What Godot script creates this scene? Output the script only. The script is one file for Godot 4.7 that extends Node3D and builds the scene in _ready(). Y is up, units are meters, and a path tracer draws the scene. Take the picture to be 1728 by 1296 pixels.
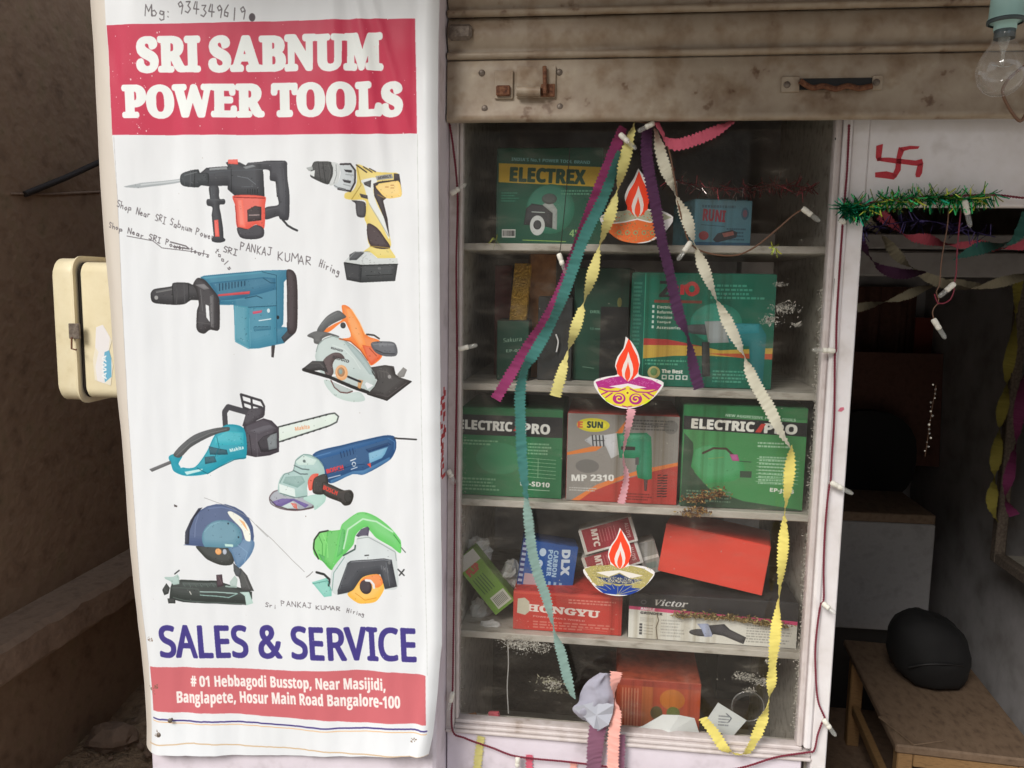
extends Node3D
# The front of a small power-tool shop: a printed banner on the pillar beside an alley, a half-raised rolling
# shutter, a glazed display case full of cartons under festival streamers, and a dark doorway.
# Metres, y up. The shop front lies in the plane z = 0 and faces +z; the street is on the +z side.

var mats := {}
var taken := {}
var rng := RandomNumberGenerator.new()
var fonts := {}
var glyph_cache := {}
const SHELF_Y := [1.622, 1.365, 1.1435, 0.881]     # tops of the four shelves
const SHELF_FRONT := -0.045
const FLOOR_Y := 0.15
const GROUND_Y := 0.2          # trodden earth in the alley


func _ready() -> void:
	rng.seed = 7
	set_up_view()
	set_up_materials()
	build_ground()
	build_shop()
	build_alley()
	build_street_side()
	build_shutter()
	build_display_case()
	build_banner()
	build_cartons()
	build_clutter()
	build_cutouts()
	build_streamers()
	build_light_strings()
	build_tinsel()
	build_hanging_lamp()
	build_doorway_contents()


# ---------------------------------------------------------------- camera, sky, light

func set_up_view() -> void:
	var cam := Camera3D.new()
	cam.name = "camera"
	cam.position = Vector3(0, 1.55, 1.42)
	cam.rotation_degrees = Vector3(-7.14, 6.8, 0.92)
	cam.fov = 51.1
	cam.near = 0.02
	cam.far = 400.0
	add_child(cam)
	cam.current = true
	var env := Environment.new()
	env.background_mode = Environment.BG_SKY
	var sky := Sky.new()
	var air := ProceduralSkyMaterial.new()
	air.sky_top_color = Color(0.66, 0.70, 0.75)
	air.sky_horizon_color = Color(0.82, 0.83, 0.83)
	air.sky_curve = 0.2
	air.ground_bottom_color = Color(0.35, 0.33, 0.3)
	air.ground_horizon_color = Color(0.6, 0.58, 0.54)
	air.sun_angle_max = 0.0
	sky.sky_material = air
	env.sky = sky
	env.tonemap_mode = Environment.TONE_MAPPER_LINEAR
	env.tonemap_exposure = 2.0
	env.sdfgi_enabled = true
	env.ssao_enabled = true
	env.ssil_enabled = true
	var world := WorldEnvironment.new()
	world.name = "surroundings"
	world.environment = env
	add_child(world)
	var sun := DirectionalLight3D.new()
	sun.name = "overcast_sun"
	sun.rotation_degrees = Vector3(-40, -30, 0)
	sun.light_energy = 0.5
	sun.light_color = Color(1.0, 0.985, 0.96)
	sun.light_angular_distance = 25.0
	sun.shadow_enabled = true
	add_child(sun)


# ---------------------------------------------------------------- materials

func rgb(r: int, g: int, b: int) -> Color:
	return Color8(r, g, b)


func plain(key: String, c: Color, rough := 0.7, metal := 0.0) -> StandardMaterial3D:
	if not mats.has(key):
		var m := StandardMaterial3D.new()
		m.resource_name = key
		m.albedo_color = c
		m.roughness = rough
		m.metallic = metal
		mats[key] = m
	return mats[key]


func noise_picture(freq: float, seed_: int, ramp: Array, octaves := 4, size := 512, kind := FastNoiseLite.TYPE_SIMPLEX_SMOOTH) -> NoiseTexture2D:
	var n := FastNoiseLite.new()
	n.seed = seed_
	n.noise_type = kind
	n.frequency = freq
	n.fractal_octaves = octaves
	n.fractal_gain = 0.6
	var t := NoiseTexture2D.new()
	t.width = size
	t.height = size
	t.seamless = true
	t.noise = n
	if ramp.size():
		var g := Gradient.new()
		var offsets := PackedFloat32Array()
		var colors := PackedColorArray()
		for k in range(0, ramp.size(), 2):
			offsets.append(ramp[k])
			colors.append(ramp[k + 1])
		g.offsets = offsets
		g.colors = colors
		t.color_ramp = g
	return t


# A surface whose colour wanders between the ramp's colours, laid on in world space; tile is in metres.
func grained(key: String, ramp: Array, freq: float, tile: Vector3, rough: float, relief_cm: float, seed_: int, metal := 0.0, octaves := 5) -> StandardMaterial3D:
	var m := plain(key, Color.WHITE, rough, metal)
	m.albedo_texture = noise_picture(freq, seed_, ramp, octaves)
	m.uv1_triplanar = true
	m.uv1_world_triplanar = true
	m.uv1_scale = Vector3(1.0 / tile.x, 1.0 / tile.y, 1.0 / tile.z)
	if relief_cm > 0.0:
		m.heightmap_enabled = true
		m.heightmap_texture = noise_picture(freq * 2.0, seed_ + 3, [], 5)
		m.heightmap_scale = relief_cm
	return m


# Grime over a printed or painted surface: a second, world-space layer multiplied on.
func grime(m: StandardMaterial3D, seed_: int, tile: float, c_dirty: Color, from := 0.5, to := 0.95, freq := 0.012) -> StandardMaterial3D:
	m.detail_enabled = true
	m.detail_blend_mode = BaseMaterial3D.BLEND_MODE_MUL
	m.detail_uv_layer = BaseMaterial3D.DETAIL_UV_2
	m.detail_albedo = noise_picture(freq, seed_, [0.0, Color.WHITE, from, Color.WHITE, to, c_dirty], 5)
	m.uv2_triplanar = true
	m.uv2_world_triplanar = true
	m.uv2_scale = Vector3.ONE / tile
	return m


func printed(key: String, picture: Canvas, rough := 0.5) -> StandardMaterial3D:
	var m := plain(key, Color.WHITE, rough)
	m.albedo_texture = picture.texture()
	m.texture_repeat = false
	return m


func set_up_materials() -> void:
	var one := Vector3.ONE
	grained("paint_white", [0.0, rgb(200, 192, 188), 0.35, rgb(224, 218, 217), 0.7, rgb(232, 227, 228), 1.0, rgb(210, 203, 201)], 0.012, one * 0.9, 0.55, 0.03, 11)
	grained("paint_lilac", [0.0, rgb(186, 176, 182), 0.4, rgb(219, 209, 218), 1.0, rgb(229, 219, 229)], 0.01, one * 0.8, 0.6, 0.04, 12)
	grained("frame_paint", [0.0, rgb(150, 132, 120), 0.2, rgb(192, 180, 175), 0.6, rgb(208, 198, 196), 1.0, rgb(176, 162, 155)], 0.015, Vector3(0.7, 0.7, 0.7), 0.55, 0.04, 13)
	grained("shelf_paint", [0.0, rgb(120, 112, 100), 0.4, rgb(172, 166, 154), 1.0, rgb(190, 184, 174)], 0.02, Vector3(0.8, 0.3, 0.3), 0.6, 0.03, 14)
	grained("cement", [0.0, rgb(98, 76, 57), 0.3, rgb(124, 99, 77), 0.55, rgb(132, 107, 85), 0.8, rgb(126, 104, 79), 1.0, rgb(100, 84, 62)], 0.03, one * 1.6, 0.92, 0.3, 16)
	grained("ledge_cement", [0.0, rgb(104, 83, 66), 0.5, rgb(132, 109, 90), 1.0, rgb(116, 95, 78)], 0.02, one * 0.7, 0.9, 0.25, 17)
	grained("soil", [0.0, rgb(92, 74, 56), 0.5, rgb(142, 118, 92), 1.0, rgb(170, 146, 118)], 0.02, one * 0.6, 0.95, 1.2, 18)
	grained("street_surface", [0.0, rgb(128, 120, 108), 0.5, rgb(160, 150, 136), 1.0, rgb(178, 168, 152)], 0.02, one * 3.0, 0.9, 0.5, 19)
	grained("shutter_paint", [0.0, rgb(84, 60, 46), 0.15, rgb(116, 92, 72), 0.24, rgb(154, 138, 121), 0.5, rgb(164, 149, 131), 0.8, rgb(170, 156, 138), 0.93, rgb(180, 166, 146), 1.0, rgb(128, 104, 84)], 0.022, one * 0.8, 0.5, 0.03, 20)
	grained("rust", [0.0, rgb(52, 30, 22), 0.4, rgb(98, 58, 38), 0.75, rgb(128, 88, 62), 1.0, rgb(70, 48, 38)], 0.04, one * 0.2, 0.85, 0.05, 21)
	grained("worn_steel", [0.0, rgb(84, 74, 66), 0.5, rgb(120, 108, 98), 1.0, rgb(146, 134, 122)], 0.04, one * 0.2, 0.5, 0.03, 22, 0.3)
	grained("room_plaster", [0.0, rgb(138, 134, 132), 0.5, rgb(166, 163, 164), 1.0, rgb(180, 176, 178)], 0.01, one * 1.0, 0.8, 0.1, 24)
	grained("old_wood", [0.0, rgb(84, 66, 52), 0.35, rgb(108, 88, 70), 0.7, rgb(120, 99, 80), 1.0, rgb(92, 74, 58)], 0.02, Vector3(0.3, 0.3, 0.6), 0.75, 0.03, 25)
	grained("pale_wood", [0.0, rgb(110, 84, 54), 0.5, rgb(150, 116, 76), 1.0, rgb(126, 96, 62)], 0.03, Vector3(0.5, 0.1, 0.1), 0.7, 0.04, 26)
	grained("brown_cloth", [0.0, rgb(84, 58, 50), 0.5, rgb(108, 76, 66), 1.0, rgb(94, 66, 57)], 0.02, one * 0.5, 0.95, 0.1, 27)
	grained("grey_laminate", [0.0, rgb(128, 126, 126), 0.5, rgb(146, 144, 145), 1.0, rgb(138, 136, 136)], 0.02, one * 0.7, 0.55, 0.0, 28)
	grained("cream_enamel", [0.0, rgb(212, 197, 160), 0.3, rgb(228, 215, 180), 0.7, rgb(233, 221, 188), 1.0, rgb(222, 207, 172)], 0.012, one * 0.35, 0.35, 0.0, 29)
	grime(mats.shutter_paint, 52, 0.9, rgb(196, 176, 156), 0.45, 1.0, 0.02)
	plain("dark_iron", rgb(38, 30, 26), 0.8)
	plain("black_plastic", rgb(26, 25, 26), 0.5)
	plain("black_rexine", rgb(17, 16, 17), 0.8)
	plain("bulb_holder", rgb(226, 222, 210), 0.45)
	plain("wire_red", rgb(122, 30, 52), 0.5)
	plain("wire_brown", rgb(110, 78, 58), 0.5)
	plain("socket_mint", rgb(162, 200, 194), 0.4)
	plain("socket_dark", rgb(62, 74, 76), 0.45)
	plain("filament_metal", rgb(180, 176, 168), 0.3, 0.9)
	var g := plain("window_glass", Color(0.42, 0.38, 0.34, 0.03), 0.03)
	g.transparency = BaseMaterial3D.TRANSPARENCY_ALPHA
	# dust on the pane: matter in blotches and wiped streaks, thin all over
	var d := plain("pane_dust", rgb(150, 142, 130), 1.0)
	d.transparency = BaseMaterial3D.TRANSPARENCY_ALPHA
	d.albedo_texture = noise_picture(0.011, 44, [0.0, Color(1, 1, 1, 0.0), 0.45, Color(1, 1, 1, 0.02), 0.68, Color(1, 1, 1, 0.055), 0.85, Color(1, 1, 1, 0.13), 1.0, Color(1, 1, 1, 0.3)], 6)
	d.uv1_triplanar = true
	d.uv1_scale = Vector3(1.5, 3.4, 1.5)
	var b := plain("bulb_glass", Color(0.9, 0.9, 0.88, 0.06), 0.04)
	b.transparency = BaseMaterial3D.TRANSPARENCY_ALPHA
	var f := plain("clear_plastic", Color(0.85, 0.85, 0.82, 0.16), 0.12)
	f.transparency = BaseMaterial3D.TRANSPARENCY_ALPHA


# ---------------------------------------------------------------- naming

func numbered(called: String) -> String:
	if not taken.has(called):
		taken[called] = 0
		return called
	taken[called] += 1
	return "%s_%03d" % [called, taken[called]]


func describe(o: Node3D, label: String, category: String, group := "") -> void:
	o.set_meta("label", label)
	o.set_meta("category", category)
	if group:
		o.set_meta("group", group)


func thing(called: String, label: String, category: String, at := Vector3.ZERO, group := "") -> Node3D:
	var o := Node3D.new()
	o.name = numbered(called)
	add_child(o)
	o.position = at
	describe(o, label, category, group)
	return o


func part(called: String, mesh: Mesh, material: Material, parent: Node3D, at := Vector3.ZERO, turn := Vector3.ZERO) -> MeshInstance3D:
	var o := MeshInstance3D.new()
	o.name = called
	o.mesh = mesh
	if material:
		o.material_override = material
	parent.add_child(o, true)
	o.position = at
	o.rotation_degrees = turn
	return o


func single(called: String, label: String, category: String, mesh: Mesh, material: Material, at := Vector3.ZERO, turn := Vector3.ZERO, group := "") -> MeshInstance3D:
	var o := part(numbered(called), mesh, material, self, at, turn)
	describe(o, label, category, group)
	return o


func setting(called: String, mesh: Mesh, material: Material, at := Vector3.ZERO) -> MeshInstance3D:
	var o := part(called, mesh, material, self, at)
	o.set_meta("kind", "structure")
	return o


# ---------------------------------------------------------------- drawing flat print

class Canvas:
	var im: Image
	var ox := 0.0
	var oy := 0.0
	var kx := 2.0
	var ky := 2.0
	var lively := false            # pictures of goods: each patch modelled in a few tones, as a printed photograph is

	func _init(w: int, h: int, paper: Color) -> void:
		im = Image.create(w * 2, h * 2, false, Image.FORMAT_RGB8)
		im.fill(paper)

	# Lets the layout be given in units of its own, running from (x0, y0) to (x1, y1).
	func layout(x0: float, y0: float, x1: float, y1: float) -> Canvas:
		ox = x0
		oy = y0
		kx = im.get_width() / (x1 - x0)
		ky = im.get_height() / (y1 - y0)
		return self

	func poly(a: Array, c: Color) -> void:
		fill(a, c)
		if not lively:
			return
		var p := PackedVector2Array()
		for i in range(0, a.size(), 2):
			p.append(Vector2(a[i], a[i + 1]))
		var area := 0.0
		for i in p.size():
			area += p[i].cross(p[(i + 1) % p.size()]) / 2
		var scale := 1.0 / sqrt(kx * ky / 4.0)
		if absf(area) < 90.0 * scale * scale:
			return
		var step := clampf(sqrt(absf(area)) * 0.035, 0.7 * scale, 4.0 * scale)
		for k in range(1, 5):
			var tone := c.lerp(Color(0.93, 0.95, 0.97), (0.045 if c.v > 0.6 else 0.035) * k)
			for inner in Geometry2D.offset_polygon(p, -step * k):
				var b := []
				for v in inner:
					b.append(v.x - step * k * 0.45)
					b.append(v.y - step * k * 0.6)
				if inner.size() > 2:
					fill(b, tone)
		# small printed detail: ribs, screws, glints
		var dice := RandomNumberGenerator.new()
		dice.seed = int(absf(area)) + p.size() * 31
		var box := Rect2(p[0], Vector2.ZERO)
		for v in p:
			box = box.expand(v)
		for k in mini(40, int(absf(area) / (70.0 * scale * scale))):
			var at := box.position + Vector2(dice.randf(), dice.randf()) * box.size
			var to := at + Vector2(dice.randf_range(-4, 4), dice.randf_range(-2.5, 2.5)) * scale
			if Geometry2D.is_point_in_polygon(at, p) and Geometry2D.is_point_in_polygon(to, p):
				var d := (to - at).orthogonal().normalized() * dice.randf_range(0.3, 0.9) * scale
				var tone := c.lerp(Color.WHITE, dice.randf_range(0.1, 0.34)) if dice.randf() < 0.5 else c.darkened(dice.randf_range(0.12, 0.4))
				fill([at.x - d.x, at.y - d.y, to.x - d.x, to.y - d.y, to.x + d.x, to.y + d.y, at.x + d.x, at.y + d.y], tone)

	func fill(a: Array, c: Color) -> void:
		var n := a.size() / 2
		var xs := PackedFloat32Array()
		var ys := PackedFloat32Array()
		var low := 1e9
		var high := -1e9
		for i in n:
			xs.append((a[i * 2] - ox) * kx)
			var y: float = (a[i * 2 + 1] - oy) * ky
			ys.append(y)
			low = minf(low, y)
			high = maxf(high, y)
		for row in range(maxi(0, floori(low)), mini(im.get_height(), ceili(high) + 1)):
			var yc := row + 0.5
			var cuts := PackedFloat32Array()
			var j := n - 1
			for i in n:
				if (ys[i] <= yc) != (ys[j] <= yc):
					cuts.append(xs[i] + (yc - ys[i]) / (ys[j] - ys[i]) * (xs[j] - xs[i]))
				j = i
			cuts.sort()
			for k in range(0, cuts.size() - 1, 2):
				var from := roundi(cuts[k])
				var wide := roundi(cuts[k + 1]) - from
				if wide > 0:
					im.fill_rect(Rect2i(from, row, wide, 1), c)

	# the same with its outline rounded into a curve through the points
	func soft(a: Array, c: Color, pull := 0.26) -> void:
		var n := a.size() / 2
		var out := []
		for i in n:
			var p := Vector2(a[(i + n - 1) % n * 2], a[(i + n - 1) % n * 2 + 1])
			var q := Vector2(a[i * 2], a[i * 2 + 1])
			var r := Vector2(a[(i + 1) % n * 2], a[(i + 1) % n * 2 + 1])
			var s := Vector2(a[(i + 2) % n * 2], a[(i + 2) % n * 2 + 1])
			var reach := (r - q).length()
			var m0 := (r - p).limit_length(reach * 1.6) * pull * 2.0
			var m1 := (s - q).limit_length(reach * 1.6) * pull * 2.0
			for k in 6:
				var t := k / 6.0
				var at := q * (2 * t * t * t - 3 * t * t + 1) + m0 * (t * t * t - 2 * t * t + t) + r * (3 * t * t - 2 * t * t * t) + m1 * (t * t * t - t * t)
				out.append(at.x)
				out.append(at.y)
		poly(out, c)

	func oval(x: float, y: float, rx: float, ry: float, c: Color, sides := 28) -> void:
		var a := []
		for k in sides:
			a.append(x + rx * cos(TAU * k / sides))
			a.append(y + ry * sin(TAU * k / sides))
		poly(a, c)

	func line(a: Array, wide: float, c: Color) -> void:
		var h := wide / 2
		var was := lively
		lively = false
		for i in range(0, a.size() - 2, 2):
			var d := Vector2(a[i + 2] - a[i], a[i + 3] - a[i + 1])
			var s := d.normalized().orthogonal() * h
			poly([a[i] + s.x, a[i + 1] + s.y, a[i + 2] + s.x, a[i + 3] + s.y, a[i + 2] - s.x, a[i + 3] - s.y, a[i] - s.x, a[i + 1] - s.y], c)
			oval(a[i], a[i + 1], h, h, c, 8)
		oval(a[a.size() - 2], a[a.size() - 1], h, h, c, 8)
		lively = was

	# rows of type too small to read
	func fine_print(x0: float, y0: float, x1: float, y1: float, rows: int, c: Color, dice: RandomNumberGenerator) -> void:
		for r in rows:
			var y := lerpf(y0, y1, (r + 0.5) / rows)
			var h := (y1 - y0) / rows * 0.26
			var x := x0
			var stop := lerpf(x0, x1, dice.randf_range(0.6, 1.0))
			while x < stop:
				var w := dice.randf_range(0.02, 0.09) * (x1 - x0)
				fill([x, y - h, minf(x + w, stop), y - h, minf(x + w, stop), y + h, x, y + h], c)
				x += w + (x1 - x0) * 0.018

	func bars(x0: float, y0: float, x1: float, y1: float, dice: RandomNumberGenerator) -> void:
		fill([x0, y0, x1, y0, x1, y1, x0, y1], Color(0.85, 0.85, 0.82))
		var x := x0 + (x1 - x0) * 0.06
		while x < x1 - (x1 - x0) * 0.08:
			var w := dice.randf_range(0.012, 0.045) * (x1 - x0)
			fill([x, y0 + (y1 - y0) * 0.12, x + w, y0 + (y1 - y0) * 0.12, x + w, y1 - (y1 - y0) * 0.18, x, y1 - (y1 - y0) * 0.18], Color(0.12, 0.12, 0.12))
			x += w + dice.randf_range(0.012, 0.04) * (x1 - x0)

	func box(x0: float, y0: float, x1: float, y1: float, c: Color) -> void:
		fill([x0, y0, x1, y0, x1, y1, x0, y1], c)

	func triangles(p: PackedVector2Array, c: Color) -> void:
		for i in range(0, p.size() - 2, 3):
			var a := p[i]
			var b := p[i + 1]
			var d := p[i + 2]
			for row in range(maxi(0, floori(minf(a.y, minf(b.y, d.y)))), mini(im.get_height(), ceili(maxf(a.y, maxf(b.y, d.y))) + 1)):
				var yc := row + 0.5
				var from := 1e9
				var to := -1e9
				for e in [[a, b], [b, d], [d, a]]:
					var s: Vector2 = e[0]
					var t: Vector2 = e[1]
					if (s.y <= yc) != (t.y <= yc):
						var x := s.x + (yc - s.y) / (t.y - s.y) * (t.x - s.x)
						from = minf(from, x)
						to = maxf(to, x)
				if to > from:
					im.fill_rect(Rect2i(floori(from + 0.25), row, maxi(1, ceili(to - 0.25) - floori(from + 0.25)), 1), c)

	func specks(many: int, x0: float, y0: float, x1: float, y1: float, c: Color, most: float, dice: RandomNumberGenerator) -> void:
		for k in many:
			var x := (dice.randf_range(x0, x1) - ox) * kx
			var y := (dice.randf_range(y0, y1) - oy) * ky
			var w := int(maxf(1, dice.randf() ** 3 * most * kx))
			im.fill_rect(Rect2i(int(x), int(y), w, maxi(1, int(w * dice.randf_range(0.5, 1.6)))), c)

	func texture() -> ImageTexture:
		im.shrink_x2()
		return ImageTexture.create_from_image(im)


# The triangles of a line of lettering, its inked box scaled to the unit square (y up).
func letters(words: String, font: String) -> PackedVector2Array:
	var key := font + words
	if glyph_cache.has(key):
		return glyph_cache[key]
	if fonts.is_empty():
		for f in [["sans", "Droid Sans", 400], ["bold", "Droid Sans", 700], ["serif", "Droid Serif", 700], ["mono", "Droid Sans Mono", 400]]:
			var sf := SystemFont.new()
			sf.font_names = PackedStringArray([f[1]])
			sf.font_weight = f[2]
			fonts[f[0]] = sf
	var t := TextMesh.new()
	t.font = fonts[font]
	t.font_size = 64
	t.depth = 0.0
	t.curve_step = 1.0
	t.text = words
	var arrays := t.surface_get_arrays(0)
	var v: PackedVector3Array = arrays[Mesh.ARRAY_VERTEX]
	var index := PackedInt32Array(range(v.size()))
	if arrays[Mesh.ARRAY_INDEX] != null:
		index = arrays[Mesh.ARRAY_INDEX]
	var box := Rect2(v[0].x, v[0].y, 0, 0)
	for p in v:
		box = box.expand(Vector2(p.x, p.y))
	var out := PackedVector2Array()
	for i in index:
		out.append((Vector2(v[i].x, v[i].y) - box.position) / box.size)
	glyph_cache[key] = out
	return out


# Lettering on a canvas: its inked box stands h high on the line from (x0, y0) to (x1, y1); fat thickens and rounds it.
func words_on(c: Canvas, words: String, x0: float, y0: float, x1: float, y1: float, h: float, ink: Color, font := "bold", fat := 0.0, slant := 0.0) -> void:
	var a := Vector2((x0 - c.ox) * c.kx, (y0 - c.oy) * c.ky)
	var along := Vector2((x1 - x0) * c.kx, (y1 - y0) * c.ky)
	var unit := Vector2(x1 - x0, y1 - y0).normalized()
	var up := Vector2(unit.y * h * c.kx, -unit.x * h * c.ky)
	var shape := letters(words, font)
	var p := PackedVector2Array()
	for q in shape:
		p.append(a + along * q.x + up * q.y + along.normalized() * slant * up.length() * q.y)
	c.triangles(p, ink)
	if fat > 0.0:
		for k in 12:
			var d := Vector2.from_angle(TAU * k / 12) * fat * c.kx
			var moved := PackedVector2Array()
			for q in p:
				moved.append(q + d)
			c.triangles(moved, ink)


# A line of pen strokes: each letter is a few strokes on a unit cell, y down.
const PEN := {
	"M": "0,1 .1,0 .5,.6 .9,0 1,1", "b": "0,0 0,1 .5,1 .7,.75 .4,.5 0,.6", "g": ".6,.5 .2,.45 .1,.7 .5,.8 .7,.5 .7,1.2 .3,1.3 .1,1.15", ":": ".3,.4 .35,.45;.3,.85 .35,.9",
	"9": ".7,.3 .4,0 .1,.2 .3,.45 .7,.3 .6,1", "3": ".1,.1 .6,.05 .35,.4 .7,.65 .4,1 .05,.9", "4": ".5,1 .5,0;.3,0 .1,.6 .8,.6", "6": ".6,0 .2,.5 .2,.9 .6,.95 .65,.65 .25,.6", "1": ".4,0 .4,1",
	"S": ".8,.1 .3,0 .1,.3 .7,.6 .6,.95 .1,.9", "h": ".1,0 .1,1 .2,.6 .6,.55 .7,1", "o": ".4,.5 .1,.75 .4,1 .7,.75 .4,.5", "p": ".1,.5 .1,1.35;.1,.55 .6,.5 .7,.8 .15,.9",
	"N": ".1,1 .1,0 .8,1 .8,0", "e": ".1,.75 .65,.7 .4,.5 .1,.75 .4,1 .7,.9", "a": ".65,.55 .2,.5 .1,.9 .5,.95 .65,.55 .7,1", "r": ".15,.5 .2,1;.2,.65 .6,.5", "R": ".1,1 .1,0 .7,.1 .6,.45 .1,.5 .75,1",
	"I": ".1,0 .7,0;.4,0 .4,1;.1,1 .7,1", "n": ".1,.5 .15,1 .2,.6 .6,.55 .7,1", "u": ".1,.5 .15,.95 .6,.9 .65,.5 .7,1", "m": ".05,1 .1,.5 .4,.6 .4,1 .45,.6 .75,.6 .8,1", "P": ".1,1 .1,0 .7,.15 .5,.5 .1,.5",
	"w": ".05,.5 .2,1 .4,.6 .6,1 .8,.5", "t": ".4,.1 .4,.95 .6,.95;.15,.4 .7,.4", "l": ".3,0 .3,1", "s": ".6,.55 .2,.55 .3,.75 .6,.85 .4,1 .1,.95", "A": ".05,1 .4,0 .75,1;.2,.65 .6,.65",
	"K": ".15,0 .15,1;.75,0 .15,.55 .75,1", "J": ".2,0 .8,0;.6,0 .6,.9 .3,1 .1,.85", "U": ".1,0 .15,.9 .5,1 .75,.8 .75,0", "H": ".1,0 .1,1;.7,0 .7,1;.1,.5 .7,.5", "i": ".3,.5 .35,1;.3,.2 .33,.25", " ": "",
}


func pen_on(c: Canvas, words: String, x0: float, y0: float, x1: float, y1: float, high: float, wide: float, ink: Color) -> void:
	var a := Vector2(x0, y0)
	var along := Vector2(x1 - x0, y1 - y0) / words.length()
	var down := along.normalized().orthogonal() * -high
	for k in words.length():
		var wob := Vector2(rng.randf_range(-0.06, 0.06) * high, rng.randf_range(-0.12, 0.12) * high)
		for stroke in PEN.get(words[k], "").split(";", false):
			var path := []
			for pair in stroke.split(" ", false):
				var q: PackedStringArray = pair.split(",")
				var at: Vector2 = a + wob + along * (k + float(q[0])) + down * (float(q[1]) - 1.0)
				path.append(at.x)
				path.append(at.y)
			c.line(path, wide, ink)


# ---------------------------------------------------------------- shapes

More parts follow.
